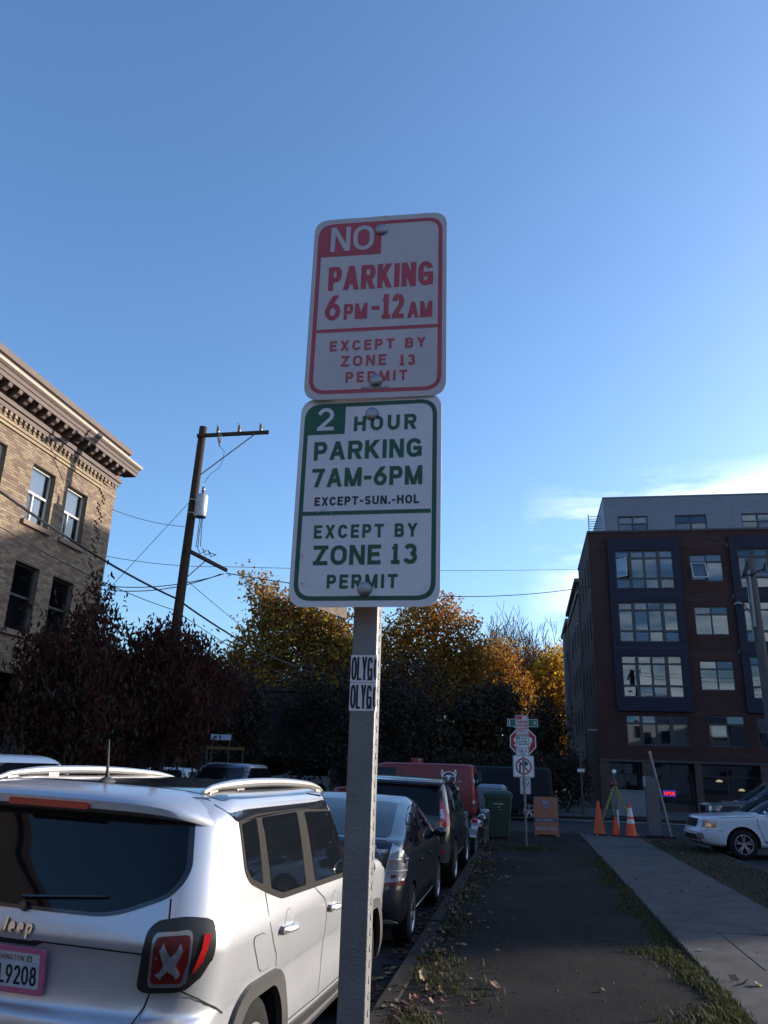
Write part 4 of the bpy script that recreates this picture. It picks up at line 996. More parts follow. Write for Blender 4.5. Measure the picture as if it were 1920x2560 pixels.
def grow(r, base, height, spread, crown0, levels=3, n0=6, lean=(0, 0), thick=.2):
    """trunk and limbs as tapered tubes; returns the branch mesh builder and the tip points"""
    mb = MB(); tips = []
    def limb(p, d, ln, rad, lv):
        pts, rs_ = [p], [rad]; q = p.copy(); dd = d.copy(); n = 5
        for i in range(n):
            dd = (dd + Vector((r.gauss(0, .16), r.gauss(0, .16), r.gauss(.05, .1)))).normalized(); q = q + dd * ln / n
            pts.append(q.copy()); rs_.append(rad * (1 - .72 * (i + 1) / n))
        mb.tube(pts, rs_, 7 if lv < 2 else 4, cap=False)
        if lv >= levels: tips.extend(pts[2:]); return
        for k in range(3 if lv else n0):
            i = r.randint(2, n) if lv else r.randint(2, n)
            a = r.uniform(0, 6.28); side = Vector((math.cos(a), math.sin(a), r.uniform(.0, .7))).normalized()
            limb(pts[i], (dd * .45 + side * .8).normalized(), ln * r.uniform(.5, .72), rs_[i] * .75, lv + 1)
        limb(pts[-1], dd, ln * .62, rs_[-1] * .95, lv + 1)
    limb(Vector(base), Vector((lean[0], lean[1], 1)).normalized(), height * crown0 + .01, thick, 0)
    return mb, tips
def leaf_quad(V, Fc, Mi, c, nrm, up, s, mi, slim=.62, fold=.18):
    a = nrm.cross(up)
    if a.length < 1e-4: a = nrm.orthogonal()
    a.normalize(); b = a.cross(nrm)
    o = len(V)
    V += [c - b*s*.5, c + a*s*slim*.5 + nrm*s*fold, c + b*s*.5, c - a*s*slim*.5 + nrm*s*fold]
    Fc += [(o, o+1, o+2), (o, o+2, o+3)]; Mi += [mi, mi]
def crown_mesh(name, parent, r, blobs, n, size, mats, weights, droop=0.0, slim=.62, shell=.55, clump=9, csp=.35):
    """leaves in clumps through a set of ellipsoids (x, y, z, rx, ry, rz), thicker towards their skins"""
    V, Fc, Mi = [], [], []
    vol = [b[3]*b[4]*b[5] for b in blobs]; tot = sum(vol)
    for b, v in zip(blobs, vol):
        m_ = max(1, int(n * v / tot / clump))
        for i in range(m_):
            d = Vector((r.gauss(0, 1), r.gauss(0, 1), r.gauss(0, 1))).normalized(); k = shell + (1 - shell) * r.random() if r.random() < .75 else r.random() ** .5
            k *= 1 + .22 * math.sin(5*d.x + 3*d.z + b[0]) * math.cos(4*d.y - 2*d.z + b[1])
            cc = Vector((b[0] + d.x*b[3]*k, b[1] + d.y*b[4]*k, b[2] + d.z*b[5]*k))
            mi = r.choices(range(len(mats)), weights)[0]
            for j in range(clump):
                c = cc + Vector((r.gauss(0, csp), r.gauss(0, csp), r.gauss(0, csp) - (abs(r.gauss(0, csp)) * droop)))
                nn = Vector((r.gauss(0, 1), r.gauss(0, 1), r.gauss(.5 * (1 - droop), .8))).normalized()
                u = Vector((r.gauss(0, .4), r.gauss(0, .4), -1)) if droop else Vector((r.gauss(0, 1), r.gauss(0, 1), r.gauss(0, 1)))
                leaf_quad(V, Fc, Mi, c, nn, u.normalized(), size * r.uniform(.6, 1.25), mi if r.random() < .8 else r.randrange(len(mats)), slim)
    me = bpy.data.meshes.new(name); me.from_pydata(V, [], Fc)
    for q in mats: me.materials.append(q)
    me.polygons.foreach_set('material_index', Mi); me.update()
    o = bpy.data.objects.new(name, me); COL.objects.link(o); o.parent = parent; o['kind'] = 'stuff'
    return o
def tree(name, label, cat, loc, h, blobs, n, size, kind, weights, seed, group=None, thick=.2, bk=None, limbs=True, base_h=None, **kw):
    r = random.Random(seed)
    t = thing(name, label, cat, loc, group=group)
    mb, tips = grow(r, (0, 0, -.05), h, 1, base_h or .42, thick=thick, n0=6)
    obj('trunk', mb, bk or bark, parent=t, smooth=True)
    crown_mesh('crown', t, r, blobs, n, size, lf[kind], weights, **kw)
    return t
G = 'autumn trees beyond the cross street'
# big maple behind the utility pole: ragged, reaching up to the left
tree('maple_tree', 'tall olive and gold maple between the utility pole and the sign', 'tree', (-16.2, 56, 0), 12,
     [(1.4, 0, 11.3, 2.6, 2.2, 2.0), (3.3, .2, 9.8, 1.9, 2, 1.8), (-.8, 0, 11.3, 3.2, 2.6, 2.6), (-2.4, 0, 12.9, 1.9, 1.7, 1.6), (-3.6, 0, 14.6, 1.3, 1.2, 1.0), (-4.5, 0, 15.6, .8, .8, .6), (2.1, 0, 9.4, 2.2, 2.4, 2.3), (-3.6, .5, 9.6, 2.2, 2.2, 1.9), (3.9, 0, 7.9, 1.6, 2, 1.8), (-5.2, .5, 8.2, 1.6, 2.2, 1.6), (0, 1, 7.4, 5.2, 3, 2.4), (-2.5, -1, 6.4, 3, 2.4, 1.6), (2.8, -1, 6.0, 3, 2.4, 1.8), (.5, 0, 13.2, 1.1, 1.1, .9), (-5.4, 0, 12.0, .4, .4, .3), (2.6, 0, 11.7, .7, .8, .7)],
     30000, .33, 'maple', (5, 3, 2), 31, G, thick=.26, csp=.40)
tree('maple_tree', 'orange tinted maple just right of the sign post', 'tree', (-7.6, 62, 0), 12,
     [(-.4, 0, 12.6, 2.3, 2.3, 2.2), (1.3, 0, 13.6, 1.6, 1.6, 1.6), (3.0, 0, 12.4, 1.4, 1.5, 1.6), (.3, 0, 14.9, .9, 1, .8), (-2.6, 0, 11.0, 1.9, 2, 2), (2.7, 0, 10.0, 2.3, 2.2, 2.2), (0, 0, 9.0, 4.4, 3, 2.6), (1.5, -1, 7.2, 3.6, 2.6, 2.2), (-2.8, -1, 7.4, 2.6, 2.4, 2.2), (-4.4, 0, 12.2, .9, .9, 1.2)],
     20000, .32, 'orange', (4, 3, 3), 33, G, thick=.26, csp=.42)
tree('yellow_tree', 'bright yellow leaved tree showing beside the end of the brick row', 'tree', (2.6, 86, 0), 12,
     [(.2, 0, 11.0, 2.6, 2.5, 2.3), (1.3, 0, 8.5, 2.8, 2.5, 2.4), (-1.8, 0, 7.0, 2.4, 2.2, 2.2), (.9, 0, 13.2, 1.5, 1.6, 1.5), (1.6, 0, 5.6, 2.4, 2, 1.9), (-.6, .5, 5.0, 2.0, 2, 1.7)],
     11000, .42, 'yellow', (4, 2), 35, G, thick=.3, csp=.5)
tree('bronze_tree', 'thinning bronze leaved tree between the orange maple and the yellow tree', 'tree', (-3.6, 80, 0), 12,
     [(0, 0, 10.2, 3.0, 2.5, 3.0), (2.6, 0, 9.0, 2.4, 2, 2.6), (-2, 0, 10.0, 2.2, 2, 2.6), (1, 0, 12.8, 2.4, 2, 1.6)],
     6500, .36, 'orange', (1, 4, 3), 36, G, thick=.28, csp=.5)
def bare_tree(label, loc, h, seed, nl=5):
    r = random.Random(seed); t = thing('bare_tree', label, 'tree', loc, group='bare twigged trees beyond the maples')
    trunk, tw = MB(), MB()
    def br_(p, d, ln, rad, lv):
        pts, rs_ = [p], [rad]; q = p.copy(); dd = d.copy()
        for i in range(3):
            dd = (dd + Vector((r.gauss(0, .10), r.gauss(0, .10), .06))).normalized(); q = q + dd * ln / 3; pts.append(q.copy()); rs_.append(max(.026, rad * (1 - .2*(i+1))))
        (trunk if lv < 3 else tw).tube(pts, rs_, 6 if lv < 3 else 3, cap=False)
        if lv >= nl: return
        for k in range(4 if lv < 4 else 3):
            a = r.uniform(0, 6.28); s = Vector((math.cos(a), math.sin(a), .25)); br_(pts[r.randint(1, 3)], (dd * 1.0 + s * r.uniform(.3, .65)).normalized(), ln * r.uniform(.55, .8), rs_[2] * .62, lv + 1)
    br_(Vector((0, 0, 0)), Vector((0, 0, 1)), h * .42, .28, 0)
    obj('trunk', trunk, barkd, parent=t, smooth=True); obj('twigs', tw, twigm, parent=t)['kind'] = 'stuff'
    crown_mesh('crown', t, r, [(0, 0, h*.74, h*.17, h*.15, h*.16), (h*.07, 0, h*.60, h*.16, h*.14, h*.12), (-h*.08, 0, h*.56, h*.15, h*.13, h*.13)], 5200, .30, lf['orange'], (0, 3, 2), csp=.7, clump=4)
    return t
for k, (x, y, h, lab) in enumerate(((-6.0, 88, 15.8, 'bare grey twigged tree directly above the orange maple'), (-3.4, 90, 17.0, 'bare twigged tree left of the middle of the skyline gap'),
        (-1.0, 92, 17.6, 'bare twigged tree in the middle of the skyline gap'), (1.4, 94, 17.2, 'bare twigged tree right of the middle of the skyline gap'), (3.6, 96, 16.6, 'bare twigged tree nearest the brick row on the skyline'))):
    bare_tree(lab, (x, y, 0), h, 3 + k)

pr_ = random.Random(19)
# dark red plum trees in front of the brick building
GP = 'dark red leaved trees by the brick building'
tree('plum_tree', 'dark red leaved tree with a tall top beside the brick corner', 'tree', (-11.6, 19.4, 0), 5.5,
     [(.1, .2, 5.6, .55, .6, .75), (0, 0, 4.6, 1.3, 1.2, 1.1), (.2, -.9, 3.9, 1.3, 1.5, 1.2), (-.3, 1.0, 4.0, 1.2, 1.3, 1.3), (0, 0, 2.9, 1.6, 2.3, 1.1), (0, .15, 6.35, .3, .3, .4)] + [(pr_.uniform(-.5, .5), pr_.uniform(-2.4, 2.2), pr_.uniform(4.0, 5.4), .3, .34, .36) for _ in range(10)],
     11000, .21, 'plum', (3, 2), 41, GP, thick=.11, bk=barkd, base_h=.3, droop=1.0, slim=.36, clump=9, csp=.20, shell=.4)
tree('plum_tree', 'broad dark red leaved tree in front of the utility pole foot', 'tree', (-10.9, 23.2, 0), 5.2,
     [(.0, -.2, 4.7, 1.2, 1.3, 1.0), (.1, -1.2, 4.9, .8, .8, .75), (.2, 1.0, 4.8, 1.0, 1.1, 1.0), (.3, 1.9, 4.1, .8, .9, 1.1), (0, 0, 3.3, 1.7, 2.4, 1.3), (-.3, -1.8, 3.9, 1.0, 1.0, 1.1), (0, .3, 5.6, .45, .5, .35), (.1, -1.5, 5.5, .3, .35, .4)] + [(pr_.uniform(-.5, .5), pr_.uniform(-2.6, 2.6), pr_.uniform(4.4, 5.6), .3, .34, .36) for _ in range(12)],
     15000, .21, 'plum', (5, 1), 42, GP, thick=.12, bk=barkd, base_h=.3, droop=1.0, slim=.36, clump=9, csp=.20, shell=.4)
tree('plum_tree', 'low dark red leaved tree between the two taller ones', 'tree', (-12.2, 21.4, 0), 4.0,
     [(0, 0, 3.4, 1.2, 1.3, 1.0), (.2, .8, 4.0, .7, .8, .7), (-.2, -.9, 3.7, .8, .9, .8), (0, 0, 2.4, 1.4, 1.9, .9)] + [(pr_.uniform(-.5, .5), pr_.uniform(-1.6, 1.6), pr_.uniform(3.4, 4.6), .3, .3, .3) for _ in range(8)],
     8000, .20, 'plum', (3, 3), 43, GP, thick=.10, bk=barkd, base_h=.3, droop=1.0, slim=.36, clump=8, csp=.2, shell=.4)
tree('plum_tree', 'farthest dark red leaved tree, right of the utility pole foot', 'tree', (-11.3, 27.6, 0), 4.6,
     [(0, 0, 4.2, 1.1, 1.2, .8), (.2, .9, 4.6, .7, .8, .6), (-.2, -.9, 4.3, .8, .9, .7)] + [(pr_.uniform(-.5, .5), pr_.uniform(-1.8, 1.8), pr_.uniform(3.8, 5.2), .3, .3, .3) for _ in range(8)],
     6000, .20, 'plum', (3, 2), 44, GP, thick=.11, bk=barkd, base_h=.3, droop=1.0, slim=.36, clump=8, csp=.2, shell=.4)
# dark understorey in the shade beyond the cross street
GD = 'dark trees in the shade across the street'
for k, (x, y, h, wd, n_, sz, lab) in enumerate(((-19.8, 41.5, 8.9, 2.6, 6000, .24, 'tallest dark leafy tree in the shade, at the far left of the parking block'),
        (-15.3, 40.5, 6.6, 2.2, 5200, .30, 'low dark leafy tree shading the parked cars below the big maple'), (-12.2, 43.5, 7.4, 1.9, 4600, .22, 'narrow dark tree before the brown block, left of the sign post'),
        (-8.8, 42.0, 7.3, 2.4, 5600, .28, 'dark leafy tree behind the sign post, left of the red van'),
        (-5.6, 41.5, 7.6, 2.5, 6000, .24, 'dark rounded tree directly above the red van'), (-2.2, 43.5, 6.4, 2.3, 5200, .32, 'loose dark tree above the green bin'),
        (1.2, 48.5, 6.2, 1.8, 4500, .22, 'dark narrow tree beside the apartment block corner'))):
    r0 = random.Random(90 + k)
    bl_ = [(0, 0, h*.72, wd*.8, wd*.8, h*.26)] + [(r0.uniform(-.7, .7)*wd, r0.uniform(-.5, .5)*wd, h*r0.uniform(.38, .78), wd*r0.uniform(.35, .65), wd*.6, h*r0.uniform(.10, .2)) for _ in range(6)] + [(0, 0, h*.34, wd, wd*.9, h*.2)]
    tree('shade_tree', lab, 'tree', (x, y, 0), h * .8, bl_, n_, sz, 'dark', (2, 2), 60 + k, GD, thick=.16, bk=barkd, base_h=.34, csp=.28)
for k, (x, y, lab) in enumerate(((-7.4, 39.4, 'dark clipped shrub on the far sidewalk left of the red van'), (-3.2, 39.6, 'dark shrub on the far sidewalk behind the red van'), (-.4, 39.0, 'dark shrub behind the stop sign'), (1.9, 40.0, 'dark shrub at the foot of the apartment side wall'))):
    r = random.Random(80 + k); t = thing('shrub', lab, 'shrub', (x, y, 0), group='shrubs on the far sidewalk')
    mb = MB()
    for i in range(5): a = r.uniform(0, 6.28); mb.tube([(0, 0, -.02), (.3*math.cos(a), .3*math.sin(a), .6), (.5*math.cos(a), .5*math.sin(a), 1.2)], [.04, .03, .015], 5)
    obj('stem', mb, barkd, parent=t)
    crown_mesh('crown', t, r, [(0, 0, 1.2, 1.2, .8, 1.0), (.5, 0, 1.9, .8, .7, .8), (-.6, 0, 1.6, .8, .7, .9)], 3200, .17, lf['dark'], (2, 1), csp=.16)
# ------------------------------------------------------------------ vehicles
def paint(name, col, metal=.35, rough=.32): return mk(name, col, rough, metal=metal, coat=.8, spec=.5)
silver = mk('silver_paint', (0.56, 0.58, 0.625), .36, metal=.62, coat=.7, blot=.05, bls=3, speck=.03, ss=500)
blackgloss = paint('black_gloss_paint', (0.012, 0.012, 0.014), 0, .15)
cladm = mk('black_plastic_trim', (0.034, 0.034, 0.035), 0.6, bump=.15, bs=300)
carglass = mk('tinted_car_glass', (0.006, 0.008, 0.011), 0.03, spec=.28)
clearglass = glass_mat('clear_car_glass', (0.45, 0.48, 0.48), 0.05)
gapm = mk('panel_gap', (0.012, 0.012, 0.012), 0.9)
rubber = mk('tyre_rubber', (0.018, 0.018, 0.019), 0.9, spec=.15, var=.2, vs=20)
alloy = mk('alloy_rim', (0.42, 0.43, 0.45), 0.35, metal=.8)
chrome = mk('chrome', (0.75, 0.75, 0.76), 0.12, metal=1.0)
satin = mk('satin_rail', (0.66, 0.64, 0.62), 0.34, metal=.85)
redlens = mk('red_lens', (0.42, 0.012, 0.012), 0.15, coat=.6)
redlens_d = mk('dark_red_lens', (0.15, 0.010, 0.010), 0.25, coat=.5)
clearlens = mk('clear_lens', (0.36, 0.38, 0.42), 0.15, metal=.5, coat=.6, var=.35, vs=45)
amber = mk('amber_lens', (0.55, 0.16, 0.02), 0.2, coat=.5)
pillarm = mk('window_frame_satin', (0.020, 0.019, 0.018), 0.7, spec=.1)
blacklamp = mk('lamp_housing_black', (0.014, 0.014, 0.015), 0.35)
wellm = mk('wheel_well', (0.012, 0.012, 0.013), 0.95)
seatm = mk('car_interior', (0.03, 0.03, 0.032), 0.8)

def catmull(ks, sub):
    out = []; n = len(ks)
    for i in range(n - 1):
        p0, p1, p2, p3 = ks[max(0, i-1)], ks[i], ks[i+1], ks[min(n-1, i+2)]
        for s in range(sub):
            t = s / sub
            out.append(tuple(.5*((2*b) + (c-a)*t + (2*a-5*b+4*c-d)*t*t + (3*b-a-3*c+d)*t**3) for a, b, c, d in zip(p0, p1, p2, p3)))
    out.append(ks[-1]); return out

class Car:
    """body = stacked rounded-rectangle outlines; every panel is then laid on that surface by ray casting.
    knots: (z, rear y, front y, half width, rear corner radius, front corner radius)"""
    def __init__(s, root, knots, mats, matfn=None, wheels=(), arch_poly=None, arch_r=.36, bow=.03, fbow=.10, sub=4, taper=.03, ns=34, top_raise=.012):
        s.root = root
        L_ = catmull(knots, sub); mb = MB(); rings = []
        for (z, yr, yf, hw, rr, rf) in L_:
            rr = min(rr, hw*.95, (yf-yr)*.45); rf = min(rf, hw*.95, (yf-yr)*.45); half = []
            ymid, hl = (yr+yf)/2, (yf-yr)/2
            for i in range(6): half.append(((hw-rr)*i/6, yr))
            for i in range(8): a = R(-90 + 90*i/8); half.append((hw-rr+rr*math.cos(a), yr+rr+rr*math.sin(a)))
            for i in range(ns): half.append((hw, yr+rr+(yf-rf-yr-rr)*i/ns))
            for i in range(8): a = R(90*i/8); half.append((hw-rf+rf*math.cos(a), yf-rf+rf*math.sin(a)))
            for i in range(7): half.append(((hw-rf)*(1-i/6), yf))
            pts = []
            for x, y in half:
                u = abs(y-ymid)/hl
                xx = x*(1 - taper*u**4); f = (x/hw)**2
                if y < ymid: yy = y + bow*f*(1-(y-yr)/hl if y-yr < hl else 0)
                else: yy = y - fbow*f*max(0, 1-(yf-y)/hl)
                pts.append((xx, yy))
            ring = [(x, y, z) for x, y in pts] + [(-x, y, z) for x, y in pts[-2:0:-1]]
            rings.append(ring)
        n = len(rings[0])
        vs = [p for r_ in rings for p in r_]; fs = []
        for k in range(len(rings)-1):
            for i in range(n): fs.append((k*n+i, k*n+(i+1) % n, (k+1)*n+(i+1) % n, (k+1)*n+i))
        top = rings[-1]; cy = sum(p[1] for p in top)/n
        vs.append((0, cy, top[0][2] + top_raise)); t0 = (len(rings)-1)*n
        for i in range(n): fs.append((t0+i, t0+(i+1) % n, len(vs)-1))
        vs.append((0, cy, rings[0][0][2])); 
        for i in range(n): fs.append(((i+1) % n, i, len(vs)-1))
        mb.add(vs, fs)
        o = obj('body', mb, list(mats) + [wellm], parent=root)
        bm = bmesh.new(); bm.from_mesh(o.data); bmesh.ops.recalc_face_normals(bm, faces=bm.faces); s.bvh = BVHTree.FromBMesh(bm)
        if matfn:
            for f in bm.faces: f.material_index = matfn(f.calc_center_median(), f.normal)
        bm.to_mesh(o.data); bm.free()
        s.wheels = wheels; s.body = o
        if wheels:
            cut = MB()
            polys = []
            for wy, wz, wr_ in wheels:
                pl = arch_poly(wy) if arch_poly else [(wy + arch_r*math.cos(R(a)), wz + arch_r*math.sin(R(a))) for a in range(0, 181, 12)] + [(wy - arch_r, -.2), (wy + arch_r, -.2)]
                polys.append(pl); cut.prism(pl, lambda u, v, d: (d, u, v), -2, 2)
            me = bpy.data.meshes.new('cutter'); me.from_pydata(cut.v, [], cut.f)
            bm = bmesh.new(); bm.from_mesh(me); bmesh.ops.recalc_face_normals(bm, faces=bm.faces); bm.to_mesh(me); bm.free()
            c = bpy.data.objects.new('cutter', me); COL.objects.link(c); c.matrix_world = root.matrix_world
            for md_ in (o,):
                b = o.modifiers.new('arch', 'BOOLEAN'); b.operation = 'DIFFERENCE'; b.object = c; b.solver = 'EXACT'
            bpy.context.view_layer.update()
            dg = bpy.context.evaluated_depsgraph_get()
            nm = bpy.data.meshes.new_from_object(o.evaluated_get(dg)); o.modifiers.clear(); old = o.data; o.data = nm
            bpy.data.objects.remove(c); bpy.data.meshes.remove(old)
            wi = len(mats)
            for p in nm.polygons:
                cc, nn = p.center, p.normal
                if abs(nn.x) < .35:
                    for (wy, wz, wr_), pl in zip(wheels, polys):
                        ymin, ymax, zmax = min(q[0] for q in pl), max(q[0] for q in pl), max(q[1] for q in pl)
                        if ymin - .004 <= cc.y <= ymax + .004 and cc.z <= zmax + .004 and abs(cc.x) < .72: p.material_index = wi
        o.data.polygons.foreach_set('use_smooth', [True]*len(o.data.polygons))
        o.data.set_sharp_from_angle(angle=R(42))
    def hit(s, axis, a, b):
        if axis == 'R': org, d = Vector((4, a, b)), Vector((-1, 0, 0))
        elif axis == 'L': org, d = Vector((-4, a, b)), Vector((1, 0, 0))
        elif axis == 'B': org, d = Vector((a, -4, b)), Vector((0, 1, 0))
        elif axis == 'F': org, d = Vector((a, 12, b)), Vector((0, -1, 0))
        elif axis == 'T': org, d = Vector((a, b, 5)), Vector((0, 0, -1))
        elif axis == 'C':                                     # right rear corner: a runs from the rear face (negative) round to the side (positive)
            cx, cy, rad = s.corner
            if a < 0: org, d = Vector((cx + a, -4, b)), Vector((0, 1, 0))
            elif a > rad*math.pi/2: org, d = Vector((4, cy + (a - rad*math.pi/2), b)), Vector((-1, 0, 0))
            else:
                t = -math.pi/2 + a/rad; dd = Vector((math.cos(t), math.sin(t), 0)); org, d = Vector((cx, cy, b)) + dd*2, -dd
        h, nrm, _, _ = s.bvh.ray_cast(org, d)
        if h is None:
            h, nrm, _, _ = s.bvh.find_nearest(org + d*3.2)
        return h, nrm
    def patch(s, name, axis, poly, off, mat, parent=None, cell=.07, skirt=True, smooth=True, grow_in=1.5):
        """a panel lying on the body with its own edge thickness"""
        bm = bmesh.new(); vs = [bm.verts.new((u, v, 0)) for u, v in poly]
        try: bm.faces.new(vs)
        except Exception: bm.free(); return None
        us = [p[0] for p in poly]; ws = [p[1] for p in poly]
        for lo, hi, no in ((min(us), max(us), (1, 0, 0)), (min(ws), max(ws), (0, 1, 0))):
            k = max(1, int((hi-lo)/cell))
            for i in range(1, k):
                q = lo + (hi-lo)*i/k
                bmesh.ops.bisect_plane(bm, geom=bm.verts[:]+bm.edges[:]+bm.faces[:], plane_co=(no[0]*q, no[1]*q, 0), plane_no=no, dist=1e-6)
        bmesh.ops.triangulate(bm, faces=[f for f in bm.faces if len(f.verts) > 4])
        bd = [(e.verts[0].index, e.verts[1].index) for e in bm.edges] if False else None
        bm.verts.index_update()
        edges = [tuple(v.index for v in e.verts) for e in bm.edges if len(e.link_faces) == 1]
        mb = MB(); P, Q = [], []
        for v in bm.verts:
            h, nrm = s.hit(axis, v.co.x, v.co.y); P.append(h + nrm*off); Q.append(h - nrm*max(.002, off*(grow_in-1)))
        fs = [tuple(v.index for v in f.verts) for f in bm.faces]; mb.add(P, fs)
        if skirt:
            for a, b in edges: mb.add([P[a], P[b], Q[b], Q[a]], [(0, 1, 2, 3)])
        bm.free()
        o = obj(name, mb, mat, parent=parent or s.body.parent, smooth=smooth, ang=45)
        return o
    def seam(s, axis, pts, wd=.006, off=.0015, parent=None, mat=None, name='panel_gap', step=.05):
        """a narrow dark strip following the body: the shadowed joint between two panels"""
        fine = []
        for a, b in zip(pts[:-1], pts[1:]):
            a, b = Vector(a), Vector(b); k = max(1, int((b-a).length/step))
            for i in range(k): fine.append(a.lerp(b, i/k))
        fine.append(Vector(pts[-1])); l_, r_ = [], []
        for i, p in enumerate(fine):
            d = (fine[min(i+1, len(fine)-1)] - fine[max(0, i-1)]).normalized(); n = Vector((-d.y, d.x))
            for lst, q in ((l_, p + n*wd/2), (r_, p - n*wd/2)):
                h, nrm = s.hit(axis, q.x, q.y); lst.append(h + nrm*off)
        k = len(fine); mb = MB(); mb.add(l_ + r_, [(i, i+1, k+i+1, k+i) for i in range(k-1)])
        return obj(name, mb, mat or gapm, parent=parent or s.root)

def wheel(parent, x, y, z, r, wd, side, spokes=5, style='twin', rimmat=None):
    """tyre with a rounded shoulder, dished rim and spokes; side is +1 for the right of the car"""
    rimmat = rimmat or alloy
    M = Matrix.Rotation(R(90)*side, 3, 'Y'); c = (x, y, z)
    w = obj('wheel', MB().lathe([(r*.66, wd*.5), (r*.70, wd*.52), (r*.88, wd*.52), (r*.97, wd*.43), (r, wd*.30), (r, -wd*.30), (r*.97, -wd*.43), (r*.88, -wd*.5), (r*.6, -wd*.5)], c, M, 36, cap=False), rubber, parent=parent, smooth=True)
    rm = MB(); rm.lathe([(r*.66, wd*.50), (r*.64, wd*.51), (r*.615, wd*.44), (r*.58, wd*.1), (r*.15, 0), (0, 0)], c, M, 36, cap=False)
    m = MB()
    for k in range(spokes):
        for da in ((-.17, .17) if style == 'twin' else (0,)):
            a = 2*math.pi*k/spokes + da
            dirv = Vector((math.cos(a + .0), math.sin(a), 0)); p0 = dirv*(r*.10); p1 = dirv*(r*.62)
            q0 = M @ Vector((p0.x, p0.y, wd*.40)); q1 = M @ Vector((p1.x, p1.y, wd*.46))
            m.bar(Vector(c)+q0, Vector(c)+q1, r*(.085 if style == 'twin' else .13), .02, up=M @ Vector((0, 0, 1)))
    m.lathe([(0, wd*.46), (r*.12, wd*.45), (r*.15, wd*.38), (r*.15, .1*wd)], c, M, 20, cap=False)
    m.lathe([(r*.66, wd*.53), (r*.635, wd*.535), (r*.60, wd*.46)], c, M, 36, cap=False)
    obj('rim', m, rimmat, parent=w, smooth=True)
    obj('brake_disc', rm, wellm, parent=w, smooth=True)
    return w
def mirror2(c, name, poly, off, mat, **k):
    a = c.patch(name, 'R', poly, off, mat, **k); b = c.patch(name, 'L', poly, off, mat, **k); return a, b

# ================================================================== the silver SUV beside the sign post
jt = thing('silver_suv', 'silver boxy SUV with black roof, chrome rails and square tail lamps beside the post', 'car', (-2.257, 3.476, -.156), rot=(0, R(1.77), R(-1.8)))
bpy.context.view_layer.update()
K = [(.22, .22, 4.02, .70, .15, .3), (.28, .10, 4.14, .82, .18, .24), (.36, .03, 4.19, .855, .20, .25), (.50, .00, 4.23, .868, .22, .26), (.64, -.005, 4.23, .866, .22, .26),
     (.72, .0, 4.225, .866, .23, .26), (.745, .02, 4.22, .867, .24, .26), (.77, .055, 4.21, .870, .25, .26), (.85, .065, 4.20, .876, .25, .25), (.96, .055, 4.16, .880, .25, .24), (1.00, .045, 4.12, .880, .25, .33),
     (1.035, .040, 4.05, .876, .25, .32), (1.075, .050, 3.85, .868, .24, .32), (1.11, .062, 3.35, .860, .24, .35), (1.14, .072, 3.10, .853, .24, .40), (1.25, .110, 2.92, .835, .23, .45), (1.40, .165, 2.76, .806, .22, .42),
     (1.50, .200, 2.66, .783, .22, .40), (1.555, .225, 2.60, .760, .24, .40), (1.60, .27, 2.52, .725, .30, .26), (1.635, .36, 2.40, .665, .34, .25), (1.652, .52, 2.22, .57, .3, .3)]
def jmat(c, n):
    return 0
def jarch(wy): 
    return [(wy-.40, -.2), (wy-.385, .40), (wy-.30, .62), (wy-.18, .715), (wy+.20, .715), (wy+.31, .62), (wy+.40, .40), (wy+.40, -.2)]
RW, FW = .845, 3.415
J = Car(jt, K, (silver, blackgloss), jmat, wheels=((RW, .345, .345), (FW, .345, .345)), arch_poly=jarch, bow=.05, fbow=.08, sub=4, ns=44, taper=.012)
